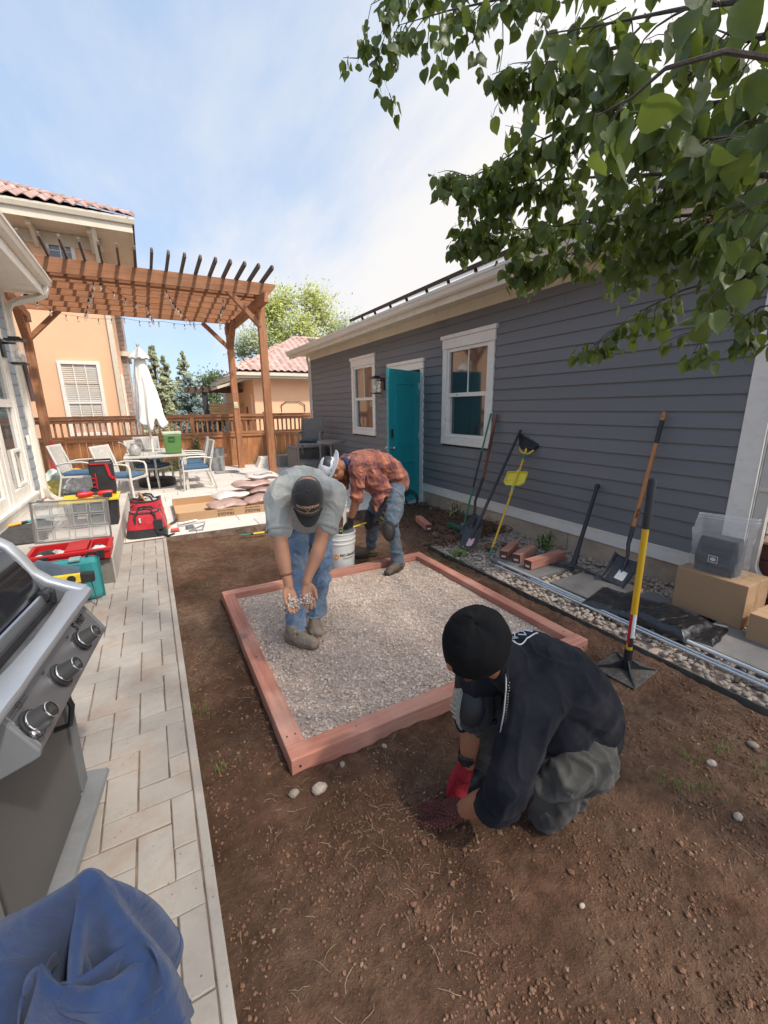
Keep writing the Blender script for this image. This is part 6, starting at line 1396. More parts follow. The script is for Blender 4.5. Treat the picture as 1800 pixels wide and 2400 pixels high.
seg([lerp(b_, c, .75), c, (3.50, 4.02, .30), d, (3.30, 3.84, .17)], [.017, .016, .014, .014, .006], SHOV, t, 'socket')
blade((3.19, 3.88, .015), (3.42, 3.80, .27), .23, (-.7, -.2, .6), 0, t)
t = thing('round_shovel', 'all-black long handled shovel crossing in front of the brown handled one', 'shovel', (3.1, 3.6, 0))
a, b_ = V((3.955, 3.77, 1.31)), V((3.28, 3.68, .27))
seg([a, lerp(a, b_, .66)], .0165, BLKP, t, 'handle'); seg([lerp(a, b_, .655), b_, (3.16, 3.63, .15), (3.10, 3.60, .10)], [.019, .018, .014, .006], SHOV, t, 'socket')
blade((2.965, 3.52, .012), (3.22, 3.66, .21), .235, (-.6, -.1, .75), 0, t)
# yellow broom with clip-on dustpan
t = thing('angle_broom', 'yellow handled angle broom standing bristles up against the siding', 'broom', (3.08, 3.25, 0))
a, b_ = V((3.06, 3.24, .03)), V((3.86, 3.59, 1.02)); ax = (b_-a).normalized()
seg([a, a + ax*.09], .013, GRNT, t, 'green_tip'); seg([a + ax*.09, b_], .0115, YELF, t, 'handle')
sdv = V((.10, -.62, -.10)).normalized(); nv = ax.cross(sdv).normalized()
sdv = (V((0, -1, -.28)) - ax*V((0, -1, -.28)).dot(ax)).normalized(); nv = ax.cross(sdv).normalized()
h0 = b_ + ax*.0
g = MB(); ring = [h0 + ax*.02, h0 + ax*.075 - sdv*.075, h0 + ax*.125 - sdv*.10, h0 + ax*.135 - sdv*.03, h0 + ax*.10 + sdv*.07, h0 + ax*.075 + sdv*.085, h0 + ax*.03 + sdv*.045]
g.tube(ring, .011, 8, closed=True); g.tube([h0, h0 + ax*.12 - sdv*.01], .013, 8); build('head', g, M('golden_yellow_plastic', (.80, .52, .06), rough=.45), t, smooth=True)
seg([h0 - ax*.05, h0 + ax*.025], .017, GRNT, t, 'collar')
g = MB(); rng = random.Random(5)
for i in range(420):
    u_ = rng.random(); base = (h0 + ax*.13 - sdv*.10).lerp(h0 + ax*.085 + sdv*.08, u_) + nv*rng.uniform(-.018, .018); dr = (ax*.85 + sdv*(-.30 + 1.0*u_)).normalized()
    g.tube([base, base + dr*(.15 + .05*(1-u_)) + nv*rng.uniform(-.012, .012)], .0021, 3, False)
g2 = MB(); g2.add([h0 + ax*.12 - sdv*.095 , h0 + ax*.08 + sdv*.078, h0 + ax*.19 + sdv*.19, h0 + ax*.30 - sdv*.15], [(0, 1, 2, 3)]); 
build('bristles', g, BLKP, t, kind='stuff'); build('bristle_core', g2, BLKP, t, solid=.02)
dp = thing('dustpan', 'bright yellow dustpan clipped to the broom handle', 'dustpan', tuple(lerp(a, b_, .8)))
c = a + ax*((b_-a).length*.745); g = MB(); out = -nv if nv.x > 0 else nv
W2, L2 = .118, .15
P = [(-.8, -1), (.6, -1), (1.0, -.55), (1.02, .95), (-1.02, .95), (-1.1, -.5)]
g.prism([(p[0]*W2, p[1]*L2*.62) for p in P], lambda s_, l_: c + sdv*s_ + ax*l_ + out*.006, lambda s_, l_: c + sdv*s_ + ax*l_ + out*.010); build('pan', g, YELB, dp, bevel=.002)
g = MB()
for i in range(6):
    p = P[i]; q = P[(i+1) % 6]; g.beam(c + sdv*p[0]*W2 + ax*p[1]*L2*.62 + out*.018, c + sdv*q[0]*W2 + ax*q[1]*L2*.62 + out*.018, .006, .024, tuple(out))
g.beam(c - sdv*W2*.95 + out*.012 - ax*.02, c + sdv*W2*.95 + out*.012 - ax*.02, .006, .006, tuple(out)); build('pan_rim', g, YELB, dp)
g = MB(); g.tube([c - ax*.12 + out*.022, c + ax*.11 + out*.022], [.019, .016], 10); build('pan_socket', g, YELP, dp, smooth=True)
seg([c - ax*.155 + out*.01, c - ax*.10 + out*.01], .0165, M('teal_label', (.25, .55, .50), rough=.5), dp, 'clip_label')
seg([c - ax*.24 + out*.005, c - ax*.155 + out*.005], .016, YELF, dp, 'clip')
# pickaxe
t = thing('pickaxe', 'black pickaxe with its head on the paving slab leaning on the wall', 'pickaxe', (3.46, 2.52, .03))
a, b_ = V((3.955, 2.68, .80)), V((3.47, 2.52, .05)); seg([a, lerp(a, b_, .03), lerp(a, b_, .06), lerp(a, b_, .75), b_], [.024, .024, .019, .021, .030], BLKP, t, 'handle')
g = MB(); g.tube([(3.36, 2.74, .035), (3.41, 2.64, .055), (3.47, 2.52, .065), (3.50, 2.42, .055), (3.52, 2.30, .035)], [.006, .015, .026, .016, .007], 8, True, .7, (0, 0, 1)); build('head', g, SHOV, t, smooth=True)
# orange handled square shovel
t = thing('square_shovel', 'square-mouth shovel with tall orange wooden handle, black grip at top', 'shovel', (3.5, 2.1, 0))
a, b_ = V((3.955, 2.13, 1.53)), V((3.735, 2.14, .50)); seg([a, lerp(a, b_, .07)], [.015, .018], HANDLEW, t, 'handle_end'); seg([lerp(a, b_, .07), lerp(a, b_, .26)], .0195, BLKP, t, 'foam_grip'); hd_ = seg([lerp(a, b_, .26), b_], [.0165, .019], HANDLEW, t, 'handle')
seg([b_ - V((-.003, 0, -.02)), (3.69, 2.135, .36), (3.66, 2.11, .27), (3.62, 2.10, .20), (3.58, 2.10, .12)], [.021, .018, .015, .014, .006], SHOV, t, 'socket')
blade((3.47, 2.10, .035), (3.66, 2.09, .235), .235, (-.72, -.12, .5), 0, t, True, .01)
g = MB(); g.tube([lerp(a, b_, .035) + V((-.017, -.004, 0)), lerp(a, b_, .035) + V((-.019, -.0045, 0))], .005, 10); build('hang_hole', g, BLK, t)
axh = (a - b_).normalized(); outh = V((-.85, -.52, -.18)); outh = (outh - axh*outh.dot(axh)).normalized(); 
LMt = Matrix((axh, outh.cross(axh).normalized(), outh)).transposed().to_4x4()
text('TRUPER', .026, INK, Matrix.Translation(lerp(a, b_, .86) + outh*.0185) @ LMt @ Matrix.Rotation(pi, 4, 'Z'), 'lettering', hd_, bold=.001)
# tamper
t = thing('hand_tamper', 'steel plate hand tamper with yellow handle standing on the soil', 'tamper', (2.41, 1.30, 0))
bz = V((2.405, 1.30, .06)); tz = V((2.46, 1.335, 1.235)); axt = (tz - bz).normalized(); L = (tz-bz).length
P = [(2.235, 1.42), (2.255, 1.155), (2.545, 1.19), (2.52, 1.445)]
g = MB(); g.prism(P, lambda a_, b2: V((a_, b2, .004)), lambda a_, b2: V((a_, b2, .012))); build('plate', g, M('soil_worn_plate', (.07, .065, .06), rough=.6, metal=.3, var=.3, vs=9, kind='scratch', sc=(.30, .23, .17), amt=.8), t, bevel=.002)
g = MB(); cb = V((2.402, 1.30, .012))
for p in P:
    q = V((p[0], p[1], .012)); dv = (q - cb); sd_ = V((-dv.y, dv.x, 0)).normalized()*.004; g.add([cb*1.0 - sd_, cb + sd_, q*.93 + cb*.07 + sd_, q*.93 + cb*.07 - sd_, cb - sd_ + V((0, 0, .075)), cb + sd_ + V((0, 0, .075)), q*.93 + cb*.07 + sd_ + V((0, 0, .004)), q*.93 + cb*.07 - sd_ + V((0, 0, .004)), cb.lerp(q, .45) - sd_ + V((0, 0, .022)), cb.lerp(q, .45) + sd_ + V((0, 0, .022))], [(0, 4, 8, 7, 3), (1, 2, 6, 9, 5), (4, 5, 9, 8), (8, 9, 6, 7), (2, 3, 7, 6), (0, 1, 5, 4)])
build('rib', g, BLK, t)
seg([cb, cb + axt*.13], .025, BLK, t, 'socket'); hd_ = seg([cb + axt*.10, cb + axt*(L*.76)], .0185, YELF, t, 'handle'); seg([cb + axt*(L*.755), cb + axt*(L*.985), cb + axt*L, cb + axt*(L+.006)], [.0215, .0215, .018, .010], BLKP, t, 'grip')
seg([cb + axt*.19, cb + axt*.36], .0190, WSTK, t, 'label_sleeve'); 
g = MB(); c0 = cb + axt*.17; cdir = V((-.86, -.45, 0)); cdir = (cdir - axt*cdir.dot(axt)).normalized(); cs = axt.cross(cdir).normalized()
g.grid(6, 2, lambda u_, v_: c0 + axt*(.19*v_) + (cdir*cos(-.1 - 1.1*u_) + cs*sin(-.1-1.1*u_))*.0195); build('red_label', g, REDP, t)
g = MB(); g.grid(8, 2, lambda u_, v_: c0 + axt*(-.02 + .06*v_) + (cdir*cos(1.2 - 1.6*u_) + cs*sin(1.2-1.6*u_))*.0193); build('black_label', g, BLKP, t)
# ------------------------------------------------------------------ timber offcuts
def offcut(x0, y0, x1, y1, z0, w_, label, tilt=0):
    t = thing('timber_offcut', label, 'timber', (x0, y0, 0), 'red timber offcuts'); a = V((x0, y0, z0 + w_/2)); b2 = V((x1, y1, z0 + w_/2 + tilt)); g = MB(); g.beam(a, b2, w_, w_); build('block', g, REDW, t, bevel=.004)
    d_ = (a-b2).normalized(); g = MB(); g.beam(a + d_*.0005, a + d_*.0015, w_*.94, w_*.94); build('end_grain', g, REDEND, t)
    g = MB(); g.beam(a + d_*.002 + V((0, 0, -w_*.18)), a + d_*.003 + V((0, 0, -w_*.18)), w_*.55, w_*.26); build('end_label', g, WSTK, t)
offcut(3.10, 3.075, 3.46, 3.27, .032, .085, 'short red timber offcut, leftmost of the three on the slab')
offcut(3.13, 2.93, 3.50, 3.06, .032, .09, 'red timber offcut in the middle of the three on the slab')
offcut(3.095, 2.745, 3.63, 2.77, .033, .09, 'longest red timber offcut, nearest the pickaxe')
offcut(3.02, 4.34, 3.16, 4.80, .03, .085, 'red timber offcut lying on the soil left of the shovels')
# ------------------------------------------------------------------ black film, boxes, bagged item
def film(x0, x1, y0, y1, z_, rz, label, seed, hgt=.03, amp=.012, par=None):
    off = V((seed*3, 0, 0)); c = V(((x0+x1)/2, (y0+y1)/2, 0)); R_ = Matrix.Rotation(radians(rz), 3, 'Z'); g = MB()
    def f(u_, v_, top):
        q = V(((u_-.5)*(x1-x0), (v_-.5)*(y1-y0), 0)); e = min(1, min(u_, 1-u_, v_, 1-v_)*9)
        n_ = noise.noise(V((q.x*7, q.y*7, 0)) + off)*amp + abs(noise.noise(V((q.x*5, q.y*22, 3)) + off))*amp*1.2
        return c + R_ @ q + V((.01*noise.noise(V((v_*4, 0, seed))), .01*noise.noise(V((u_*4, 2, seed))), z_ + (hgt*e**.5 + n_*e if top else 0)))
    g.grid(50, 50, lambda u_, v_: f(u_, v_, True)); g.grid(10, 10, lambda u_, v_: f(1-u_, v_, False)); o = build('plastic_sheeting', g, TARP, smooth=True, ang=180)
    return tag(o, label, 'plastic sheeting', 'folded black sheeting on the pebbles')
film(2.93, 3.36, 1.60, 2.04, .040, 14, 'black plastic sheeting folded flat, left part under the shovel', 1, .035, .014)
film(2.97, 3.36, 1.24, 1.66, .046, -4, 'shiny folded black plastic package in the middle of the sheeting', 2, .055, .016)
film(3.05, 3.40, 1.16, 1.40, .038, 10, 'small black plastic flap at the right end of the sheeting', 3, .018, .010)
bx = thing('cardboard_box', 'large plain cardboard box by the corner board with a bagged item on top', 'cardboard box', (3.66, 1.4, .03))
def carton(x0, x1, y0, y1, z0, z1, par, rz=0):
    g = MB(); g.box(x0, x1, y0, y1, z0, z1); build('body', g, CARD, par, bevel=.005)
    g = MB(); ym = (x0+x1)/2; g.box(x0-.0005, x1+.0005, y0+.0, y1, z1+.0002, z1+.0012) if False else g.box(ym-.001, ym+.001, y0+.005, y1-.005, z1-.001, z1+.0008); g.box(ym-.001, ym+.001, y0-.001, y0, z0+.01, z1-.005); build('flap_seam', g, M('dark_cardboard', (.13, .075, .04), rough=.9), par)
    g = MB(); g.box(ym-.025, ym+.025, y0-.0008, y0-.0002, z0+.03, z1-.002); g.box(ym-.025, ym+.025, y0, y1, z1+.0003, z1+.0009); build('packing_tape', g, M('tan_tape', (.42, .27, .15), rough=.3), par)
carton(3.50, 3.84, 1.16, 1.62, .032, .360, bx)
b2_ = thing('small_cardboard_box', 'small cardboard box at the right edge in front of the larger one', 'cardboard box', (3.5, 1.0, .03)); carton(3.39, 3.64, .83, 1.09, .032, .225, b2_)
bg_ = thing('bagged_item', 'black fabric item inside a clear zip bag on the large cardboard box', 'packaged item', (3.68, 1.4, .347))
bx0, bx1, by0, by1 = 3.56, 3.70, 1.285, 1.545
g = MB(); c_ = V(((bx0+bx1)/2, (by0+by1)/2, .363))
def pouch(u_, v_):
    a = 2*pi*u_; e = .28; sag = .012*sin(pi*v_) - .008*v_; w_ = .005*noise.noise(V((cos(a)*2, sin(a)*2, v_*4)))
    k = 1 if 0 < v_ < 1 else .0
    return c_ + V(((bx1-bx0)/2*abs(cos(a))**e*(1 if cos(a) > 0 else -1) + sag*cos(a) + w_, ((by1-by0)/2 - .006*v_)*abs(sin(a))**e*(1 if sin(a) > 0 else -1) + sag*sin(a) + w_, .268*v_ + .008*v_*noise.noise(V((cos(a)*2, sin(a)*2, 9)))))
g.grid(72, 24, pouch); g.f.append(tuple(24*73 + k for k in range(72))); g.f.append(tuple(range(71, -1, -1)))
bi = build('black_pouch', g, M('black_fabric', (.022, .022, .024), rough=.85, kind='fabric', foldh=4), bg_, smooth=True, ang=35)
g = MB(); cY = 1.415; cZ = .475; X_ = bx0 - .018
g.box(X_-.001, X_, cY-.031, cY+.031, cZ-.026, cZ-.022); g.box(X_-.001, X_, cY-.031, cY+.031, cZ+.022, cZ+.026); g.box(X_-.001, X_, cY-.031, cY-.027, cZ-.022, cZ+.022); g.box(X_-.001, X_, cY+.027, cY+.031, cZ-.022, cZ+.022)
g.add([(X_-.001, cY + .020*cos(k*pi/10), cZ + .014*sin(k*pi/10)) for k in range(20)], [tuple(range(20))]); build('logo_print', g, WSTK, bi)
def bagf(u_, v_):
    a = 2*pi*u_; e = .32; cxx = abs(cos(a))**e*(1 if cos(a) > 0 else -1); cyy = abs(sin(a))**e*(1 if sin(a) > 0 else -1); t_ = v_
    hx = .088*(1 - .80*max(0, t_-.72)/.28) + .004; hy = .158 + .022*t_; w_ = noise.noise(V((cxx*2, cyy*3, t_*5)))*.012 + .012*abs(noise.noise(V((cxx*3, cyy*7, t_*9))))
    return (3.635 + cxx*(hx + w_), 1.415 + cyy*(hy + w_) - .03*max(0, t_-.7), .3635 + .43*t_ - .03*t_*cyy*max(0, t_-.6))
g = MB(); g.grid(72, 40, bagf); build('clear_bag', g, FILM, bg_, smooth=True, ang=180)
g = MB(); g.tube([V(bagf(k/72, 1)) for k in range(72)], .0022, 5, closed=True); g.tube([V(bagf(k/72, .95)) for k in range(72)], .0014, 5, closed=True); build('zip_strip', g, M('milky_zip', (.75, .76, .77), rough=.3, alpha=.7), bg_)
# wooden planter with wire rack at the right edge
pl_ = thing('wooden_planter', 'reddish wooden planter box at the right edge by the downspout', 'planter', (4.3, 1.1, 0))
for i in range(4):
    g = MB(); g.box(4.06, 4.8, .85, 1.36, .02+i*.13, .145+i*.13); build('plank', g, M('dark_redwood', (.13, .045, .03), rough=.7, kind='wood', axis=0, grain=.4, wear=.1), pl_, bevel=.004)
g = MB(); g.box(4.02, 4.85, .80, 1.40, .543, .565); build('cap_board', g, M('pale_redwood', (.38, .22, .16), rough=.7, kind='wood', axis=0, grain=.4), pl_, bevel=.003)
rk = thing('wire_rack', 'black wire rack standing on the wooden planter', 'wire rack', (4.35, 1.2, .567)); g = MB()
for z_ in (.60, .72, .84):
    g.tube([(4.10, 1.33, z_), (4.6, 1.33, z_), (4.6, 1.0, z_), (4.10, 1.0, z_)], .004, 5, closed=True)
for (x, y) in ((4.10, 1.33), (4.25, 1.33), (4.42, 1.33), (4.6, 1.33), (4.10, 1.0), (4.6, 1.0)): g.tube([(x, y, .567), (x, y, .86)], .004, 5)
build('wires', g, BLK, rk)
g = MB(); g.box(4.15, 4.35, 1.05, 1.25, .568, .585); tag(build('white_towel', g, TRIM, bevel=.008), 'folded white cloth on the planter beside the wire rack', 'cloth')
ex = thing('splash_trough', 'grey ribbed trough lying on the pebbles below the downspout outlet', 'trough', (3.95, 1.1, .1))
g = MB(); g.grid(10, 12, lambda u_, v_: (3.93 + .13*(u_-.5)*2*.5 + .25*v_, 1.28 - .62*v_, .17 - .10*v_ + .05*abs(u_-.5)**1.5*2)); build('trough', g, GREYP, ex, smooth=True, solid=.004)
# hose and cable by the door, root debris and weeds
g = MB()
for k in range(4):
    r_ = .10 + .012*k; c = V((3.62, 5.72, .10 + .01*k)); g.tube([c + V((r_*cos(a), r_*.4*sin(a)*1.2, r_*sin(a)*.9 + .02)) for a in [j*2*pi/24 for j in range(24)]], .006, 6, closed=True)
g.tube([(3.7, 5.65, .02), (3.78, 5.45, .012), (3.80, 5.1, .015), (3.7, 4.8, .012), (3.6, 4.6, .02)], .006, 6)
tag(build('coiled_cable', g, BLK, smooth=True), 'loose coil of black cable on the soil at the foot of the teal door', 'cable')
g = MB(); g.tube([(3.72, 5.30, -.02), (3.72, 5.30, .07)], .022, 12); tag(build('drain_stub', g, GREYP, smooth=True), 'short grey pipe stub standing in the soil by the foundation', 'pipe')
rng = random.Random(31); mb = MB()
for i in range(1300):
    x = 2.75 + rng.random()*1.2; y = 3.75 + 1.75*rng.random()
    if x < 3.0 and y > 5.0: continue
    r_ = rng.choice((.006, .010, .016, .026))*rng.uniform(.7, 1.2); zz_ = soil_h(min(x, 4), y) + .035*((x-2.66)/1.36) + .05*max(0, noise.noise(V((x*3, y*3, 0)))); stone(mb, (x, y, zz_), r_, rng, jag=.35)
build('soil_lumps', mb, CLOD, kind='stuff')
mb = MB()
for i in range(240):
    x = 2.8 + rng.random()*1.1; y = 3.8 + 1.7*rng.random(); a = rng.uniform(0, 6.28); P = []
    z0 = soil_h(x, y) + .04*((x-2.66)/1.36) + .02; L = rng.uniform(.05, .28)
    for k in range(6): P.append((x, y, z0 + rng.uniform(0, .05))); a += rng.gauss(0, .4); x += cos(a)*L/5; y += sin(a)*L/5
    mb.tube(P, rng.uniform(.002, .006), 5, False)
build('dead_roots', mb, M('root_bark', (.13, .085, .055), rough=.9, var=.4, vs=12, bump=.4), kind='stuff')
for i, (x, y, r_) in enumerate(((3.05, 3.95, .07), (3.25, 3.45, .06), (3.45, 3.42, .05), (3.38, 3.9, .055), (3.0, 4.15, .06))):
    m_ = MB(); stone(m_, (x, y, .03), r_, random.Random(i+71), I2, .12, (1.2, .9, .5)); tag(build('soil_chunk', m_, CLOD, smooth=False), ['dark flat chunk behind the two shovel blades', 'brown chunk right of the black shovel', 'chunk of soil by the foundation behind the yellow broom', 'chunk of soil between broom head and shovels', 'dark chunk at the left of the green broom head'][i], 'soil chunk')
def weed(x, y, z0, h_, w_, n, lab, mat, seed): 
    shrub(x, y, z0, w_, h_, n, lab, mat, seed, .035)
weed(3.80, 4.75, .02, .24, .10, 150, 'yellow-green weed growing against the foundation left of the tools', FARLEAF[1], 11)
weed(3.74, 3.12, .02, .22, .14, 260, 'leafy green weed by the foundation behind the timber offcuts', GRL, 12)
weed(2.82, 5.25, -.02, .20, .18, 160, 'small green weeds beside the plaid worker\'s knee', FARLEAF[1], 13)
weed(2.80, 3.45, .0, .05, .10, 160, 'low bright green weed at the head of the pebble strip', GRL, 14)
weed(2.2, 5.6, -.05, .14, .15, 120, 'little weeds at the patio edge behind the white bucket', FARLEAF[1], 15)
# ------------------------------------------------------------------ buckets
BUCK = M('white_bucket_plastic', (.70, .70, .665), rough=.35, var=.03, vs=4, bump=.03)
def bucket(x, y, z0, r_, h_, label, mat):
    t = thing('bucket', label, 'bucket', (x, y, z0)); c = (x, y, z0); k = h_/.37
    pr_ = [(0, 0), (.125*r_, 0), (.13*r_, .006), (.143*r_, .26*k), (.150*r_, .262*k), (.150*r_, .272*k), (.145*r_, .275*k), (.146*r_, .30*k), (.153*r_, .302*k), (.153*r_, .312*k), (.148*r_, .315*k), (.149*r_, .355*k), (.156*r_, .357*k), (.156*r_, .37*k), (.146*r_, .37*k), (.144*r_, .355*k), (.128*r_, .03), (0, .03)]
    g = MB(); g.lathe(pr_, c, 40); build('body', g, mat, t, smooth=True, ang=35)
    return t
BX, BY = 1.56, 3.80
bk_ = bucket(BX, BY, .0, 1.0, .40, 'white bucket printed RIO GRANDE standing behind the back timber', BUCK)
def bwarp(a0, z0, s_=1.0, r_=.1395):
    def w(co): 
        a = a0 + co.x/r_; return V((BX + r_*cos(a), BY + r_*sin(a), z0 + co.y))
    return w
A0 = radians(248)
text('RIO GRANDE', .034, INK, None, 'lettering', bk_, bwarp(A0 + .62, .175, r_=.1405), bold=.0008)
text('BUILDERS SUPPLY', .016, INK, None, 'lettering', bk_, bwarp(A0 + .56, .140, r_=.1395), bold=.0002)
g = MB(); w_ = bwarp(A0 - .36, .158, r_=.1405); import types
g.add([w_(V((.026*cos(k*pi/8), .026*sin(k*pi/8), 0))) for k in range(16)], [tuple(range(16))]); build('orange_logo', g, M('orange_print', (.80, .30, .05), rough=.5), bk_)
g = MB(); w_ = bwarp(A0 - .36, .158, r_=.1415); g.add([w_(V(p)) for p in ((-.010, -.008, 0), (.012, -.012, 0), (.018, .006, 0), (.002, .012, 0))], [(0, 1, 2, 3)]); build('logo_highlight', g, M('pale_orange_print', (.85, .65, .35), rough=.5), bk_)
b3 = bucket(2.12, 5.30, .0, 1.05, .40, 'second white bucket farther back, on the patio edge behind the plaid worker', BUCK)
b4 = bucket(2.16, 5.5, .40, 1.05, .36, 'printed bucket stacked above the second white bucket', BUCK)
for k in range(5):
    text(('CAUTION', 'CUIDADO', 'MIX WELL', 'NET 5 GAL', 'KEEP DRY')[k], .028, M('grey_print', (.25, .27, .25)), None, 'lettering', b4, (lambda z0: (lambda co: V((2.16 + .155*cos(radians(232) + co.x/.155), 5.5 + .155*sin(radians(232) + co.x/.155), z0 + co.y))))(.70 - .06*k))
# ------------------------------------------------------------------ people
from mathutils.bvhtree import BVHTree
def patched(name, col, kind_cols, **k):
    """cloth with soft plaid / stains"""
    m = M(name, col, **k); t = m.node_tree; N = t.nodes; L = t.links; b = N['Principled BSDF']; src = b.inputs['Base Color'].links[0].from_socket
    tc = N.new('ShaderNodeTexCoord'); fac = None
    for (rot, sc_) in kind_cols['bands']:
        mp = N.new('ShaderNodeMapping'); mp.inputs['Rotation'].default_value = rot; mp.inputs['Scale'].default_value = (sc_,)*3; L.new(tc.outputs['Object'], mp.inputs[0])
        w = N.new('ShaderNodeTexWave'); w.inputs['Scale'].default_value = 1; w.inputs['Distortion'].default_value = 4.5; w.inputs['Detail'].default_value = 3; w.inputs['Detail Scale'].default_value = .6; L.new(mp.outputs[0], w.inputs['Vector'])
        r = N.new('ShaderNodeMapRange'); r.interpolation_type = 'SMOOTHSTEP'; r.inputs['From Min'].default_value = .35; r.inputs['From Max'].default_value = .8; L.new(w.outputs['Fac'], r.inputs['Value'])
        mx = N.new('ShaderNodeMixRGB'); mx.blend_type = 'MULTIPLY'; L.new(r.outputs[0], mx.inputs[0]); L.new(src, mx.inputs[1]); mx.inputs[2].default_value = (*kind_cols['mul'], 1); src = mx.outputs[0]
    L.new(src, b.inputs['Base Color']); return m
def wr(amp=.006, sc_=9, ax=(1, 1, 1), seed=0, zmin=None, zmax=None):
    off = V((seed*7.3, seed*1.7, 3)); axv = V(ax)
    def f(p, n_):
        q = V((p.x*sc_*axv.x, p.y*sc_*axv.y, p.z*sc_*axv.z)) + off
        w = noise.noise(q + V((noise.noise(q*.6), noise.noise(q*.6 + V((5, 5, 5))), 0))*1.2)
        h = (1 - min(1, abs(w)*1.5))**3; q2 = q*2.1 + V((w*1.3, 0, w)); h2 = (1 - min(1, abs(noise.noise(q2))*1.6))**3
        r = p + n_*amp*(h*1.15 + h2*.6 - .55 + .35*noise.noise(q*.5))
        if zmin is not None and r.z < zmin: r.z = zmin
        if zmax is not None and r.z > zmax: r.z = zmax
        return r
    return f
def hand(mb, wr_, dr, nrm, side, s=1.0, curl=.35, spread=.05, thumb=.6, rs=1.0):
    """wr_ wrist, dr to the fingertips, nrm palm normal, side towards the thumb"""
    dr = V(dr).normalized(); nrm = V(nrm); nrm = (nrm - dr*nrm.dot(dr)).normalized(); sd_ = V(side); sd_ = (sd_ - dr*sd_.dot(dr) - nrm*sd_.dot(nrm)).normalized(); w = V(wr_)
    for k in (-.028, -.010, .010, .028):
        mb.limb([w, w + dr*.045*s + sd_*k*s*.8, w + dr*.088*s + sd_*k*s], [.017*s, .0155*s, .012*s], 10, 1, None, 2)
    for k, (o, L) in enumerate(((.030, .068), (.010, .077), (-.010, .071), (-.029, .056))):
        p = w + dr*.085*s + sd_*o*s; d = (dr + sd_*(o*3*spread)).normalized(); P = [p - dr*.02*s, p]; c_ = curl
        for q in (.42, .32, .26):
            d = (d*cos(c_) + nrm*sin(c_)).normalized(); P.append(P[-1] + d*L*q*s); c_ = curl*1.15
        mb.limb(P, [.0095*s*rs, .0098*s*rs, .0088*s*rs, .008*s*rs, .0066*s*rs], 9, 1, None, 2)
    p = w + dr*.022*s + sd_*.026*s; d = (dr*.75 + sd_*.75*thumb + nrm*.35).normalized(); d2 = (dr*.95 + sd_*.2*thumb + nrm*.3).normalized()
    mb.limb([w + dr*.01*s + sd_*.01*s, p, p + d*.036*s, p + d*.036*s + d2*.030*s, p + d*.036*s + d2*.052*s], [.014*s, .0155*s, .012*s, .0105*s, .008*s], 10, 1, None, 2)
def head(mb, c, upv, fwd, s=1.0):
    upv = V(upv).normalized(); fwd = V(fwd); fwd = (fwd - upv*fwd.dot(upv)).normalized(); sd_ = fwd.cross(upv); m3 = Matrix((sd_, fwd, upv)).transposed(); c = V(c)
    P = lambda x, y, z: c + m3 @ V((x*s, y*s, z*s))
    mb.ball(P(0, -.012, .018), (.077*s, .095*s, .092*s), 20, 14, m3); mb.ball(P(0, .022, -.045), (.057*s, .062*s, .07*s), 18, 12, m3)
    mb.ball(P(0, .050, -.092), (.028*s, .024*s, .018*s), 12, 8, m3); mb.limb([P(0, .080, .012), P(0, .098, -.022), P(0, .094, -.030)], [.011*s, .014*s, .012*s], 10, 1, None, 2)
    for q in (-1, 1):
        mb.ball(P(q*.079, -.012, -.012), (.010*s, .019*s, .031*s), 10, 8, m3); mb.ball(P(q*.030, .078, .026), (.024*s, .010*s, .008*s), 10, 6, m3); mb.ball(P(q*.042, .062, -.022), (.022*s, .02*s, .02*s), 10, 6, m3)
        mb.ball(P(q*.012, .088, -.030), (.009*s, .009*s, .007*s), 8, 6, m3)
    mb.ball(P(0, .077, -.057), (.022*s, .012*s, .005*s), 10, 6, m3); mb.ball(P(0, .076, -.067), (.019*s, .012*s, .006*s), 10, 6, m3)
    return P, m3
def face_bits(P, m3, s, par):
    for q in (-1, 1):
        g = MB(); g.ball(P(q*.031, .073, .012), .0115*s, 12, 8); build('eye', g, M('eye_white', (.7, .66, .6), rough=.2), par, smooth=True)
        g = MB(); g.limb([P(q*.014, .089, .030), P(q*.032, .088, .036), P(q*.050, .076, .030)], [.003*s, .004*s, .002*s], 6, 1, None, 2); build('eyebrow', g, HAIR, par, smooth=True)
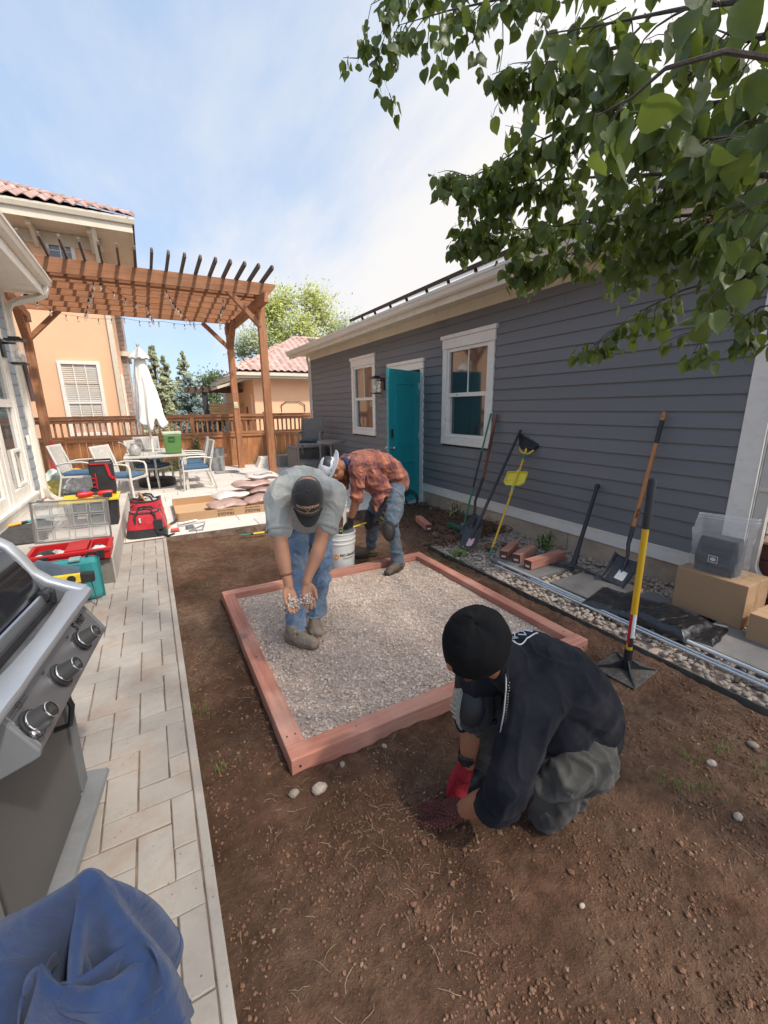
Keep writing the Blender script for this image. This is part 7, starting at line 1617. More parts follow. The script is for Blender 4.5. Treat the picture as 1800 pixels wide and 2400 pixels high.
def boot(par, ankle, heel, toe, mat, s=1.0, square=False, sole_m=None, name='boot', lace=True, vox=.006):
    ankle, heel, toe = V(ankle), V(heel), V(toe); d = toe - heel; d.z = 0; L = d.length; d.normalize(); sd_ = d.cross(V((0, 0, 1))); z0 = min(heel.z, toe.z)
    mb = MB(); F = lambda t_, o, z_: heel + d*(L*t_) + sd_*o + V((0, 0, z_))
    mb.limb([F(.10, 0, .045*s), F(.40, 0, .055*s), F(.70, 0, .040*s), F(.90, 0, .032*s)], [.040*s, .040*s, .040*s, .034*s if square else .028*s], 16, 1.0, None, 3)
    for o in ((-.022, .022) if square else (-.012, .012)): mb.limb([F(.45, o*.8, .04*s), F(.92, o, .028*s)], [.032*s, .026*s], 12, 1, None, 2)
    mb.limb([F(.14, 0, .05*s), ankle, ankle + V((0, 0, .03))], [.043*s, .042*s, .042*s], 16, 1, None, 3)
    mb.limb([F(.30, 0, .07*s), F(.2, 0, .10*s)], [.042*s, .042*s], 14, 1, None, 2)
    o = remesh(name, mb, mat, par, vox, 3, wr(.003, 22, seed=4, zmin=z0 + .006))
    n_ = 20; poly = []
    for k in range(28):
        a = 2*pi*k/28; t_ = .5 + .54*cos(a); e = .55 if square else .75; w_ = (.047 if t_ > .45 else .040)*s*abs(sin(a))**e*(1 if sin(a) > 0 else -1)
        poly.append((t_*L*1.0, w_))
    g = MB(); g.prism(poly, lambda a, b_: heel + d*a + sd_*b_ + V((0, 0, -.002)), lambda a, b_: heel + d*a + sd_*b_ + V((0, 0, .022*s))); build('sole', g, sole_m or M('boot_sole', (.055, .042, .032), rough=.85, var=.3), o, bevel=.003)
    if lace:
        for k in range(5):
            c = F(.42 - .05*k, 0, (.085 + .013*k)*s); g = MB(); g.limb([c - sd_*.026*s - V((0, 0, .012)), c + V((0, 0, .004)) + d*.01, c + sd_*.026*s - V((0, 0, .012))], [.0028, .0028, .0028], 5, 1, None, 3); build('lace', g, M('boot_lace', (.10, .075, .05), rough=.8), o, smooth=True)
    return o
def torus_ring(c, ax, r_, t_, mat, name, par, flat=1.0, n=28, rx=1.0, xd=None):
    m3 = basis(ax, xd); g = MB(); g.tube([V(c) + m3 @ V((r_*rx*cos(2*pi*k/n), r_*sin(2*pi*k/n), 0)) for k in range(n)], t_, 8, closed=True, flat=flat, fdir=ax); return build(name, g, mat, par, smooth=True)
def proj_to(o, pts, dr, lift=.0015):
    me = o.data; W_ = WM[o.name]; bv = BVHTree.FromPolygons([W_ @ v.co for v in me.vertices], [tuple(p.vertices) for p in me.polygons]); out = []; dr = V(dr).normalized(); last = None
    for p in pts:
        h = bv.ray_cast(V(p) - dr*.35, dr)
        if h[0] is None: out.append(last if last is not None else V(p))
        else: last = h[0] - dr*lift; out.append(last)
    return out
JEAN = M('blue_denim', (.125, .195, .30), rough=.9, kind='fabric', var=.28, worn=.6, wornc=(.30, .36, .42), foldh=5, bump=.45, fold=14, vs=4.5, objvar=0, specks=1)
JEAN2 = M('grey_blue_denim', (.085, .115, .15), rough=.9, kind='fabric', var=.3, worn=.5, wornc=(.19, .21, .23), foldh=3, bump=.3, fold=14, vs=4.5, objvar=0)
GSHIRT = M('grey_polo', (.37, .365, .335), rough=.92, kind='fabric', var=.06, worn=.12, foldh=6, bump=.4, fold=11, objvar=0)
# ---- worker one: grey polo, black cap, cupped hands full of gravel
p1 = thing('person', 'man in grey polo and black cap bending forward with gravel in cupped hands', 'person', (.78, 2.62, .04))
SX1 = V((.97, -.24, -.06)).normalized()
bd_ = MB()
c1 = V((-.29, -.86, .42)).normalized(); f1 = V((-.16, -.40, -.90)); f1 = (f1 - c1*f1.dot(c1)).normalized()
HC = V((.722, 2.215, 1.125)); P_, m3_ = head(bd_, HC, c1, f1, 1.0)
bd_.limb([(.77, 2.42, 1.12), (.745, 2.33, 1.125), HC - c1*.05], [.062, .056, .055], 16)
bd_.limb([(.635, 2.455, 1.12), (.59, 2.37, .97), (.577, 2.31, .87)], [.052, .048, .042], 16); bd_.limb([(.577, 2.31, .87), (.572, 2.27, .78), (.575, 2.21, .655), (.575, 2.195, .625)], [.042, .043, .028, .026], 16)
bd_.limb([(.935, 2.385, 1.09), (.87, 2.34, .95), (.822, 2.30, .84)], [.052, .048, .042], 16); bd_.limb([(.822, 2.30, .84), (.775, 2.265, .76), (.695, 2.215, .645), (.682, 2.20, .62)], [.042, .043, .028, .026], 16)
hand(bd_, (.575, 2.195, .625), (-.05, -.50, -.80), (.25, -.72, .55), (-1, 0, -.05), 1.0, .24, .12, .5, 1.05)
hand(bd_, (.682, 2.20, .62), (-.12, -.50, -.80), (-.20, -.72, .55), (1, 0, -.05), 1.0, .24, .12, .5, 1.05)
b1 = remesh('body', bd_, SKIN, p1, .0042, 2, None); face_bits(P_, m3_, 1.0, b1)
g = MB(); g.ball(HC - c1*.005 - f1*.028, (.082, .09, .075), 20, 14, m3_); build('hair', g, HAIR, p1, smooth=True)
sh = MB(); SXt = tuple(SX1)
sh.limb([(.935, 2.90, .88), (.90, 2.82, 1.00), (.845, 2.68, 1.095), (.795, 2.52, 1.125), (.768, 2.42, 1.12)], [.115, .122, .125, .118, .075], 24, 1.42, SXt, 6)
sh.limb([(.86, 2.62, 1.02), (.875, 2.70, .93), (.90, 2.79, .83)], [.105, .10, .098], 24, 1.5, SXt, 5)
sh.limb([(.78, 2.45, 1.13), (.68, 2.47, 1.125), (.625, 2.45, 1.09), (.597, 2.385, .985), (.585, 2.35, .925)], [.085, .088, .085, .074, .073], 18)
sh.limb([(.80, 2.45, 1.12), (.89, 2.42, 1.11), (.945, 2.385, 1.07), (.895, 2.355, .965), (.868, 2.335, .905)], [.085, .088, .085, .074, .073], 18)
s1 = remesh('polo_shirt', sh, GSHIRT, p1, .0065, 4, wr(.009, 5.5, (1.2, .7, 1.1), 3))
for c, a in (((.584, 2.348, .921), (.012, .035, .06)), ((.867, 2.334, .902), (.027, .02, .06))):
    torus_ring(c, a, .0715, .006, GSHIRT, 'sleeve_hem', s1, 2.2)
g = MB()          # collar
m3c = basis(V((.765, 2.40, 1.12)) - V((.745, 2.31, 1.125)))
g.grid(40, 6, lambda u_, v_: V((.757, 2.365, 1.122)) + m3c @ V(((.066 + .030*v_)*cos(2*pi*u_), (.066 + .030*v_)*sin(2*pi*u_), -.022 + .055*v_*(1 + .35*cos(2*pi*u_)))))
build('collar', g, GSHIRT, s1, smooth=True, solid=.004, ang=180)
jn = MB()
jn.limb([(.935, 2.90, .95), (.93, 2.885, .84), (.925, 2.87, .78)], [.11, .115, .10], 24, 1.38, SXt, 4)
jn.limb([(.845, 2.885, .82), (.80, 2.80, .62), (.775, 2.715, .44), (.735, 2.645, .26), (.695, 2.585, .07)], [.098, .088, .070, .068, .064], 20)
jn.limb([(1.01, 2.85, .82), (.995, 2.81, .62), (.975, 2.775, .43), (.93, 2.745, .26), (.885, 2.715, .07)], [.098, .088, .070, .066, .064], 20)
j1 = remesh('jeans', jn, JEAN, p1, .0075, 3, wr(.013, 8, (1, 1, .9), 6, zmin=.128))
for c in ((.708, 2.605, .132), (.893, 2.722, .132)): torus_ring(c, (0, 0, 1), .066, .005, M('faded_hem', (.30, .36, .42), rough=.9), 'hem', j1, 1.6)
SUEDE = M('dusty_suede', (.265, .205, .155), rough=.9, var=.25, vs=12, bump=.4, bs=120, kind='scratch', sc=(.40, .34, .28), amt=.5)
bo1 = boot(p1, (.698, 2.60, .115), (.648, 2.625, .040), (.795, 2.425, .040), SUEDE, 1.02, True, M('tan_sole', (.20, .15, .11), rough=.9), lace=False)
bo2 = boot(p1, (.890, 2.735, .11), (.905, 2.785, .040), (.835, 2.545, .040), SUEDE, 1.02, True, MATS['tan_sole'], lace=False)
# cap
CAPM = M('black_cap_cotton', (.022, .020, .020), rough=.9, kind='fabric', var=.15, worn=.2, wornc=(.055, .045, .042), foldh=3, bump=.3, fold=16, objvar=0)
m3k = Matrix((f1.cross(c1), f1, c1)).transposed(); CC = HC + c1*.010 + f1*.004
g = MB(); 
def dome(u_, v_):
    a = 2*pi*u_; e = pi/2*v_; rr = .094*sin(e)**.92; z_ = .117*cos(e)**.9*1.0; fr = 1 + .06*sin(a)*sin(e); return CC + m3k @ V((rr*cos(a)*.93, rr*sin(a)*1.10*fr, z_ - .0))
g.grid(60, 22, lambda u_, v_: dome(u_, max(.001, v_))); g.grid(60, 3, lambda u_, v_: dome(u_, 1) - c1*(.028*v_)); cp = build('cap', g, CAPM, p1, smooth=True, ang=180, solid=.002)
for k in range(6):
    a = k/6 + 1/12; g = MB(); g.tube([dome(a, .02 + .98*t_/14) + (dome(a, .02 + .98*t_/14) - CC).normalized()*.0005 for t_ in range(15)], .0016, 4, False); build('cap_seam', g, CAPM, cp)
g = MB(); g.ball(CC + c1*.118, (.009, .009, .005), 12, 6, m3k); build('cap_button', g, CAPM, cp, smooth=True)
def bill(u_, v_):
    s_ = (u_-.5)*2; w_ = .082*(1 - .16*v_*v_); y0 = .098*sqrt(max(0, 1-(s_*.82)**2)); ext = .072*(1-abs(s_)**2.6)**.6
    return CC + m3k @ V((s_*w_, y0 + ext*v_, -.020 - .020*s_*s_ - .006*v_ + .006*v_*v_))
g = MB(); g.grid(30, 12, bill); bl_ = build('bill', g, CAPM, cp, smooth=True, ang=180, solid=.004)
def capwarp(ang0, r_=.1):
    def w(co):
        e = radians(ang0) - co.y/.105; d = c1*cos(e) + f1*sin(e); sd_ = m3k @ V((-1, 0, 0)); d = (d + sd_*(co.x/.105)*.98).normalized(); h = CBV.ray_cast(CC, d); p = h[0] if h[0] is not None else CC + d*.105; return p + d*.0030
    return w
GOLD = M('gold_thread', (.58, .40, .22), rough=.6, bump=0); PINKT = M('copper_thread', (.75, .42, .30), rough=.6, bump=0)
CBV = BVHTree.FromPolygons([WM[cp.name] @ v.co for v in cp.data.vertices], [tuple(p.vertices) for p in cp.data.polygons])
text('YELLOWSTONE', .0205, PINKT, None, 'lettering', cp, capwarp(44), bold=.0008); text('DUTTON RANCH', .0165, PINKT, None, 'lettering', cp, capwarp(66), bold=.0006)
w_ = capwarp(55)
g = MB()
for seg_ in (((-.011, .009), (-.001, -.001), (-.001, -.011)), ((.011, .009), (.001, -.001), (.001, -.011)), ((-.008, -.011), (.008, -.011)), ((-.014, .009), (-.008, .010)), ((.008, .010), (.014, .009))): g.tube([w_(V((a, b_, 0))) for a, b_ in seg_], .0012, 4, False)
build('ranch_emblem', g, GOLD, cp)
g = MB(); m3r = basis(V((.575, 2.21, .655)) - V((.572, 2.27, .78))); g.tube([V((.5745, 2.222, .68)) + m3r @ V((.031*cos(k*pi/12), .031*sin(k*pi/12), 0)) for k in range(24)], .0022, 5, closed=True); g.tube([V((.5745, 2.225, .687)) + m3r @ V((.0315*cos(k*pi/12), .0315*sin(k*pi/12), .002*sin(k))) for k in range(24)], .0018, 5, closed=True); build('bracelet', g, M('dark_red_cord', (.10, .02, .02), rough=.8), p1)
hg = thing('handful_of_gravel', 'handful of small gravel held in the cupped hands of the man in the cap', 'gravel', (.62, 2.12, .54)); rng = random.Random(17); mb = MB()
for i in range(330):
    k = rng.random() < .5; c = V((.566, 2.128, .545)) if k else V((.655, 2.128, .54)); p = c + V((rng.gauss(0, .019), rng.gauss(0, .012) - .006, rng.gauss(0, .019)))
    stone(mb, p, rng.choice((.0035, .0045, .006, .008)), rng, jag=.3, sq=(1, .85, .8))
build('held_stones', mb, GRAVM, hg, kind='stuff')
mb = MB()
for i in range(70): z_ = rng.random(); stone(mb, V((.60 + rng.gauss(0, .02 + .02*z_), 2.10 + rng.gauss(0, .02), .50 - .42*z_)), rng.choice((.0015, .002, .0028)), rng, jag=.2)
build('falling_grit', mb, GRAVM, hg, kind='stuff')
# ---- worker two: plaid shirt, wide white sun hat
PLAID = patched('orange_plaid', (.47, .165, .085), {'bands': (((0, .3, .2), 2.3), ((0, 1.45, .1), 2.6), ((1.4, .2, 0), 2.1)), 'mul': (.62, .58, .74)}, rough=.9, kind='fabric', var=.25, worn=.35, wornc=(.70, .30, .16), foldh=6, bump=.45, fold=12, objvar=0)
p2 = thing('person', 'man in orange plaid shirt and wide white sun hat bending over a bucket', 'person', (1.95, 3.6, .04))
bd_ = MB(); c2 = V((-.88, .22, .36)).normalized(); f2 = V((-.35, -.08, -.92)); f2 = (f2 - c2*f2.dot(c2)).normalized(); HC2 = V((1.475, 3.70, 1.035)); P_, m3_ = head(bd_, HC2, c2, f2, .98)
bd_.limb([(1.66, 3.70, 1.09), (1.58, 3.70, 1.07), HC2 + V((.05, 0, .01))], [.062, .056, .055], 16)
bd_.limb([(1.64, 3.54, 1.06), (1.64, 3.545, .90), (1.635, 3.555, .76)], [.05, .045, .042], 14); bd_.limb([(1.635, 3.555, .76), (1.622, 3.575, .68), (1.60, 3.62, .555), (1.60, 3.63, .535)], [.041, .042, .029, .027], 14)
bd_.limb([(1.64, 3.86, 1.06), (1.63, 3.86, .90), (1.62, 3.86, .78)], [.05, .045, .04], 14); bd_.limb([(1.62, 3.86, .78), (1.60, 3.84, .66), (1.57, 3.82, .56)], [.04, .04, .028], 14); hand(bd_, (1.57, 3.82, .56), (-.1, -.05, -1), (-.3, -1, 0), (-1, .2, 0), .95, .5)
b2 = remesh('body', bd_, SKIN2, p2, .0048, 2, None); face_bits(P_, m3_, .98, b2)
gl = MB(); hand(gl, (1.60, 3.628, .545), (.02, .30, -1), (-.3, .95, .3), (-1, -.35, 0), 1.02, .75, .1, .7, 1.15); gl.limb([(1.603, 3.615, .565), (1.60, 3.632, .53)], [.033, .031], 14)
remesh('work_glove', gl, M('black_glove', (.020, .020, .022), rough=.75, var=.2, vs=30, bump=.3, bs=120), p2, .0045, 2)
sh = MB(); SY = (0, 1, 0)
sh.limb([(2.14, 3.68, .86), (2.06, 3.68, .97), (1.93, 3.68, 1.055), (1.79, 3.69, 1.085), (1.66, 3.70, 1.08)], [.125, .13, .125, .118, .075], 24, 1.35, SY, 6)
sh.limb([(1.78, 3.64, 1.02), (1.86, 3.62, .90), (1.95, 3.62, .80)], [.12, .12, .10], 22, 1.2, SY, 5); sh.limb([(1.90, 3.58, .84), (1.87, 3.55, .73), (1.835, 3.53, .63)], [.085, .055, .016], 16, 1.1, SY, 5)
sh.limb([(1.72, 3.62, 1.09), (1.66, 3.555, 1.05), (1.645, 3.545, .92), (1.64, 3.55, .80), (1.638, 3.552, .775)], [.085, .082, .068, .062, .064], 18); sh.limb([(1.72, 3.78, 1.08), (1.65, 3.86, 1.05), (1.63, 3.86, .92), (1.62, 3.86, .83)], [.085, .08, .068, .062], 16)
s2 = remesh('plaid_shirt', sh, PLAID, p2, .007, 3, wr(.017, 6.5, (.8, 1.2, 1.1), 9))
torus_ring((1.638, 3.553, .775), (0, 0, 1), .058, .011, PLAID, 'rolled_cuff', s2, 1.3)
torus_ring((1.60, 3.70, 1.075), (1, 0, .2), .062, .014, M('navy_gaiter', (.015, .035, .13), rough=.9, kind='fabric'), 'neck_gaiter', p2, 1.8)
g = MB(); g.tube([(1.575, 3.64, 1.03), (1.57, 3.60, .97), (1.585, 3.585, .93), (1.59, 3.585, .90), (1.575, 3.585, .905), (1.57, 3.60, .97)], .0035, 5, False); build('hat_cord', g, BLK, p2)
jn = MB()
jn.limb([(2.14, 3.68, .90), (2.10, 3.68, .80)], [.118, .11], 22, 1.3, SY, 4)
jn.limb([(2.08, 3.585, .80), (2.02, 3.50, .64), (1.94, 3.42, .47), (1.97, 3.39, .28), (1.985, 3.38, .10)], [.098, .086, .068, .062, .058], 18)
jn.limb([(2.08, 3.78, .80), (2.01, 3.80, .64), (1.93, 3.82, .48), (1.965, 3.89, .28), (1.985, 3.945, .10)], [.098, .086, .068, .062, .058], 18)
j2 = remesh('jeans', jn, JEAN2, p2, .0078, 3, wr(.014, 8, (1, 1, 1.1), 12, zmin=.115))
g = MB(); g.grid(6, 6, lambda u_, v_: (2.13 + .07*u_, 3.535 + .02*u_, .80 + .08*v_)); 
BROWNL = M('brown_leather', (.125, .088, .062), rough=.75, var=.3, vs=16, bump=.35, bs=120, kind='scratch', sc=(.28, .22, .17), amt=.5)
boot(p2, (1.99, 3.375, .12), (2.045, 3.385, .040), (1.80, 3.285, .040), BROWNL, .98); boot(p2, (1.99, 3.94, .105), (2.045, 3.93, .008), (1.76, 4.0, .008), BROWNL, .98)
def kneepad(c, fw, s_, mats, par, long_=1.5):
    fw = V(fw).normalized(); upv = V((0, 0, 1)); upv = (upv - fw*upv.dot(fw)).normalized(); sd_ = fw.cross(upv); m3 = Matrix((sd_, fw, upv)).transposed(); mb = MB(); c = V(c)
    mb.ball(c, (.072*s_, .036*s_, .072*s_*long_), 20, 14, m3); o = remesh('knee_pad', mb, mats[0], par, .006, 2, wr(.003, 20, seed=8))
    g = MB(); g.ball(c + fw*.012*s_, (.056*s_, .034*s_, .056*s_*long_), 22, 14, m3); build('pad_shell', g, mats[1], o, smooth=True)
    for z_ in (-.045, .05): 
        g = MB(); cc = c - fw*.052*s_ + upv*z_*s_; g.tube([cc + sd_*(.072*s_*cos(k*pi/12)) + fw*(.068*s_*sin(k*pi/12)) for k in range(24)], .014, 6, closed=True, flat=.25, fdir=tuple(sd_*0 + fw)); 
        g = MB(); n_ = 24; 
        for k in range(n_):
            a = 2*pi*k/n_; q = cc + sd_*(.073*s_*cos(a)) + fw*(.070*s_*sin(a)); g.v += [q - upv*.014, q + upv*.014]
        g.f = [(2*k, 2*((k+1) % n_), 2*((k+1) % n_)+1, 2*k+1) for k in range(n_)]; build('pad_strap', g, BLKF, o, smooth=True, solid=.003)
    return o
KSH = M('scuffed_pad', (.060, .052, .048), rough=.75, var=.3, vs=14, kind='scratch', sc=(.15, .12, .1), amt=.5)
kneepad((1.885, 3.375, .45), (-.75, -.62, -.05), 1.0, (BLKF, KSH), p2); kneepad((1.875, 3.80, .46), (-.95, -.2, -.05), 1.0, (BLKF, BLKP), p2)
# sun hat
HATM = M('white_sun_hat', (.70, .70, .71), rough=.85, kind='fabric', var=.05, worn=.1, foldh=3, bump=.3, objvar=0)
HK = HC2 + c2*.035; m3h = Matrix((f2.cross(c2), f2, c2)).transposed(); g = MB()
def crown(u_, v_):
    a = 2*pi*u_; e = pi/2*v_; return HK + m3h @ V((.092*sin(e)**.6*cos(a), .106*sin(e)**.6*sin(a), .105*cos(e)**.7 + .004*sin(9*a)*v_))
g.grid(48, 14, lambda u_, v_: crown(u_, max(.001, v_))); ht = build('sun_hat', g, HATM, p2, smooth=True, ang=180, solid=.002)
g = MB(); g.grid(60, 8, lambda u_, v_: HK + m3h @ V(((.092 + .072*v_)*cos(2*pi*u_), (.106 + .075*v_)*sin(2*pi*u_), -.001 - .020*v_*abs(cos(2*pi*u_)) + .004*sin(6*pi*u_)*v_))); build('brim', g, HATM, ht, smooth=True, ang=180, solid=.003)
g = MB(); g.grid(16, 8, lambda u_, v_: (lambda p: p + (p-HK).normalized()*.0018)(crown(.50 + .27*u_, .42 + .5*v_))); build('mesh_panel', g, BLKP, ht, smooth=True, ang=180)
g = MB(); g.tube([HK + m3h @ V((-.095, .02, .01)), HK + m3h @ V((-.12, .05, -.02)), HK + m3h @ V((-.10, .09, -.03))], .002, 4, False); build('hat_cord', g, BLK, ht)
tr_ = thing('masonry_hammer', 'yellow and grey handled hammer in the gloved hand over the bucket', 'hammer', (1.65, 3.75, .42))
seg([(1.545, 3.72, .415), (1.60, 3.715, .425), (1.66, 3.71, .437)], .0115, M('grey_rubber_grip', (.14, .145, .15), rough=.6), tr_, 'handle'); seg([(1.66, 3.71, .437), (1.80, 3.69, .468)], .0085, YELB, tr_, 'handle_end'); seg([(1.52, 3.725, .412), (1.55, 3.722, .416)], .016, YELB, tr_, 'collar')
g = MB(); g.beam((1.535, 3.725, .43), (1.515, 3.73, .30), .030, .030); build('head', g, SHOV, tr_, bevel=.005)
# ---- worker three: crouching, black beanie, navy shirt
p3 = thing('person', 'man in black beanie and navy shirt crouching with gloved hands in soil', 'person', (1.15, .92, .0))
NAVY = M('navy_shirt', (.0095, .0105, .017), rough=.9, kind='fabric', var=.3, spec=.15, worn=.4, wornc=(.050, .048, .052), foldh=5, bump=.5, fold=9, vs=2.6, objvar=0, sheen=.03)  # pale patches: faded cloth plus sun dapples painted into the colour
GPANT = M('grey_work_trousers', (.055, .050, .042), rough=.85, kind='fabric', var=.35, worn=.6, wornc=(.15, .135, .115), foldh=6, bump=.6, fold=10, vs=3, objvar=0)
bd_ = MB(); c3 = V((-.42, -.35, .84)).normalized(); f3 = V((-.72, .12, -.45)); f3 = (f3 - c3*f3.dot(c3)).normalized(); HC3 = V((.842, .945, .835)); P_, m3_ = head(bd_, HC3, c3, f3, 1.0)
bd_.limb([(.99, .955, .715), (.93, .95, .75), HC3 + V((.03, .0, -.02))], [.062, .056, .055], 16)
bd_.limb([(1.0, .845, .60), (.945, .835, .42), (.925, .85, .275)], [.055, .05, .043], 14); bd_.limb([(.925, .85, .275), (.90, .92, .19), (.862, 1.005, .085), (.855, 1.02, .07)], [.045, .044, .031, .029], 16)
bd_.limb([(.98, 1.08, .60), (1.0, 1.13, .50), (1.0, 1.13, .40)], [.052, .046, .042], 14); bd_.limb([(1.0, 1.13, .40), (.985, 1.10, .31), (.965, 1.09, .19), (.96, 1.095, .16)], [.041, .043, .031, .029], 16)
b3 = remesh('body', bd_, SKIN2, p3, .0045, 2, None); face_bits(P_, m3_, 1.0, b3)
g = MB(); pb = P_(0, .052, -.088)
for k in range(700):
    a = rng.uniform(-1.35, 1.35); e = rng.uniform(-.3, 1.0); q = P_(.060*sin(a)*(.8 + .2*e), .030 + .052*cos(a), -.050 - .052*e); d = (q - P_(0, 0, -.03)).normalized()*.006 - c3*.004; g.tube([q - d*.2, q + d], .0006, 3, False)
build('beard', g, HAIR, b3, kind='stuff')
g = MB(); g.ball(HC3 - c3*.01 - f3*.03, (.082, .088, .085), 18, 12, m3_); build('hair', g, HAIR, p3, smooth=True)
BEAN = M('black_fleece', (.0075, .0075, .0085), rough=.97, var=.2, vs=30, bump=.5, bs=300, spec=.15, objvar=0)
mb = MB(); CB = HC3 + c3*.020 - f3*.012; m3b = Matrix((f3.cross(c3), f3, c3)).transposed()
def bean(u_, v_):
    a = 2*pi*u_; e = v_*radians(112); r_ = sin(min(e, pi/2))**.88 if e < pi/2 else 1 - .05*((e-pi/2)/.38)**2
    z_ = .128*cos(e)**1.0 if e < pi/2 else -.052*((e-pi/2)/radians(22)); pk = 1 - .015*abs(sin(2*a))*(1-v_)
    return CB + m3b @ (V((.101*r_*cos(a)*pk, .115*r_*sin(a)*pk, z_ + .022*(1-v_)**2*sin(a+1)))*(1 + .035*noise.noise(V((cos(a)*2, sin(a)*2, v_*3))) - .02*(1 - min(1, abs(noise.noise(V((cos(a)*1.5, sin(a)*1.5, v_*7))))*3))))
g = MB(); g.grid(72, 34, lambda u_, v_: bean(u_, max(.002, v_))); bn = build('beanie', g, BEAN, p3, smooth=True, ang=180, solid=.004)
g = MB(); g.tube([bean(k/72, .995) for k in range(72)], .0055, 6, closed=True); g.tube([bean(.25, .02 + .5*k/12) for k in range(13)], .0016, 4, False); g.tube([bean(.75, .02 + .5*k/12) for k in range(13)], .0016, 4, False); build('beanie_seam', g, BEAN, bn, smooth=True)
sh = MB(); SY3 = (.25, .95, .05)
sh.limb([(1.40, .885, .245), (1.39, .88, .36), (1.35, .88, .46), (1.25, .905, .575), (1.13, .935, .645), (1.03, .95, .685)], [.10, .122, .136, .138, .132, .085], 26, 1.25, SY3, 6)
sh.limb([(1.14, .93, .60), (1.18, .92, .50), (1.25, .90, .42)], [.12, .13, .13], 22, 1.25, SY3, 5)
sh.limb([(1.12, .87, .635), (1.03, .835, .625), (.975, .825, .53), (.935, .832, .38), (.918, .85, .275), (.905, .872, .215)], [.105, .088, .082, .076, .074, .066], 20, 1.0, None, 5)
sh.limb([(1.12, 1.02, .64), (1.02, 1.08, .60), (1.0, 1.12, .50), (1.0, 1.13, .40), (.995, 1.12, .355)], [.10, .083, .072, .062, .056], 18)
sh.limb([(1.06, .955, .68), (.985, .953, .725), (.955, .952, .745)], [.085, .072, .066], 18)
s3 = remesh('long_sleeved_shirt', sh, NAVY, p3, .0068, 4, wr(.0095, 5.5, (1, 1, .6), 15))
torus_ring((.905, .873, .212), V((.905, .872, .215)) - V((.918, .85, .275)), .062, .008, NAVY, 'sleeve_cuff', s3, 1.6); torus_ring((.915, .855, .255), V((.905, .872, .215)) - V((.93, .84, .33)), .071, .006, NAVY, 'sleeve_fold', s3, 1.5)
# white script print on the upper back
viewdir = V((1.1, .97, .74)) - CAMP
PR = []
def pr(c, pts, r_): 
    e1 = V((.80, .30, -.30)).normalized(); e2 = V((-.2, .9, .35)).normalized(); q = [V(c) + e1*a + e2*b_ for a, b_ in pts]; P = []
    for i in range(len(q)-1): P += [q[i].lerp(q[i+1], k/5) for k in range(5)]
    g = MB(); P = proj_to(s3, P + [q[-1]], (-.15, -.15, -1), .002); g.tube(P, r_, 4, False); return g
allp = MB(); c0 = (1.075, .985, .8)
for pts in (((-.06, .02), (-.04, .05), (-.01, .04), (-.03, .01), (-.05, -.01)), ((-.01, .05), (0, .0), (.02, .05), (.03, .0), (.05, .05)), ((.04, .02), (.07, .035), (.08, .0), (.06, -.02), (.05, .01)), ((.08, .04), (.11, .03), (.12, -.01), (.10, -.03), (.09, .0), (.11, .02)), ((-.06, -.02), (.0, -.03), (.06, -.04), (.11, -.05)), ((-.05, .065), (.02, .07), (.09, .06))):
    gq = pr(c0, pts, .0024); allp.add(gq.v, gq.f)
build('back_print', allp, M('white_print', (.62, .63, .66), rough=.6, bump=0), s3)
jn = MB()
jn.limb([(1.32, .885, .31), (1.30, .885, .28)], [.11, .10], 22, 1.1, SY3, 4)
jn.limb([(1.30, .815, .31), (1.24, .785, .32), (1.17, .78, .31), (1.115, .815, .26)], [.115, .108, .085, .06], 20, 1.0, None, 5)          # near thigh bunched under the shirt
jn.limb([(1.29, .83, .30), (1.23, .83, .18), (1.18, .845, .085)], [.095, .085, .075], 20); jn.limb([(1.18, .845, .085), (1.27, .88, .08), (1.37, .92, .07)], [.076, .066, .055], 18)
jn.limb([(1.36, 1.02, .34), (1.18, 1.08, .42), (1.01, 1.095, .46)], [.11, .095, .075], 20); jn.limb([(1.01, 1.095, .46), (1.06, 1.11, .28), (1.10, 1.12, .10)], [.074, .07, .06], 18)
j3 = remesh('work_trousers', jn, GPANT, p3, .0075, 3, wr(.020, 7.5, (1.1, 1.1, .8), 19, zmin=.004))
boot(p3, (1.12, 1.12, .10), (1.17, 1.125, .0), (.90, 1.13, .0), BLKP, .95); boot(p3, (1.40, .925, .075), (1.45, .93, .0), (1.32, .92, .0), BLKP, .85)
TANP = M('tan_pad_shell', (.36, .33, .27), rough=.6, var=.15, vs=30)
k3 = kneepad((.965, 1.07, .475), (-.80, -.42, .30), 1.15, (BLKF, BLKP), p3, 1.3)
g = MB()
fwk = V((-.80, -.42, .30)).normalized(); upk = (V((0, 0, 1)) - fwk*fwk.z).normalized(); sk = fwk.cross(upk)
if sk.x > 0: sk = -sk
kc = V((.965, 1.07, .475))
g.grid(10, 24, lambda u_, v_: kc + fwk*(.050 - .030*abs(u_-.3)*2 - .045*(2*v_-1)**2) + sk*(.030 + .050*u_*sqrt(max(0, 1-(2*v_-1)**2))) + upk*(.105*(2*v_-1)))
build('pad_rim', g, TANP, k3, smooth=True, ang=180, solid=.012)
for k in range(6):
    v_ = .22 + .1*k; g = MB(); g.tube([kc + fwk*(.060 - .045*(2*v_-1)**2) + sk*.040 + upk*(.105*(2*v_-1)), kc + fwk*(.045 - .045*(2*v_-1)**2) + sk*(.075*sqrt(1-(2*v_-1)**2)) + upk*(.105*(2*v_-1))], .004, 5); build('pad_ridge', g, TANP, k3, smooth=True)
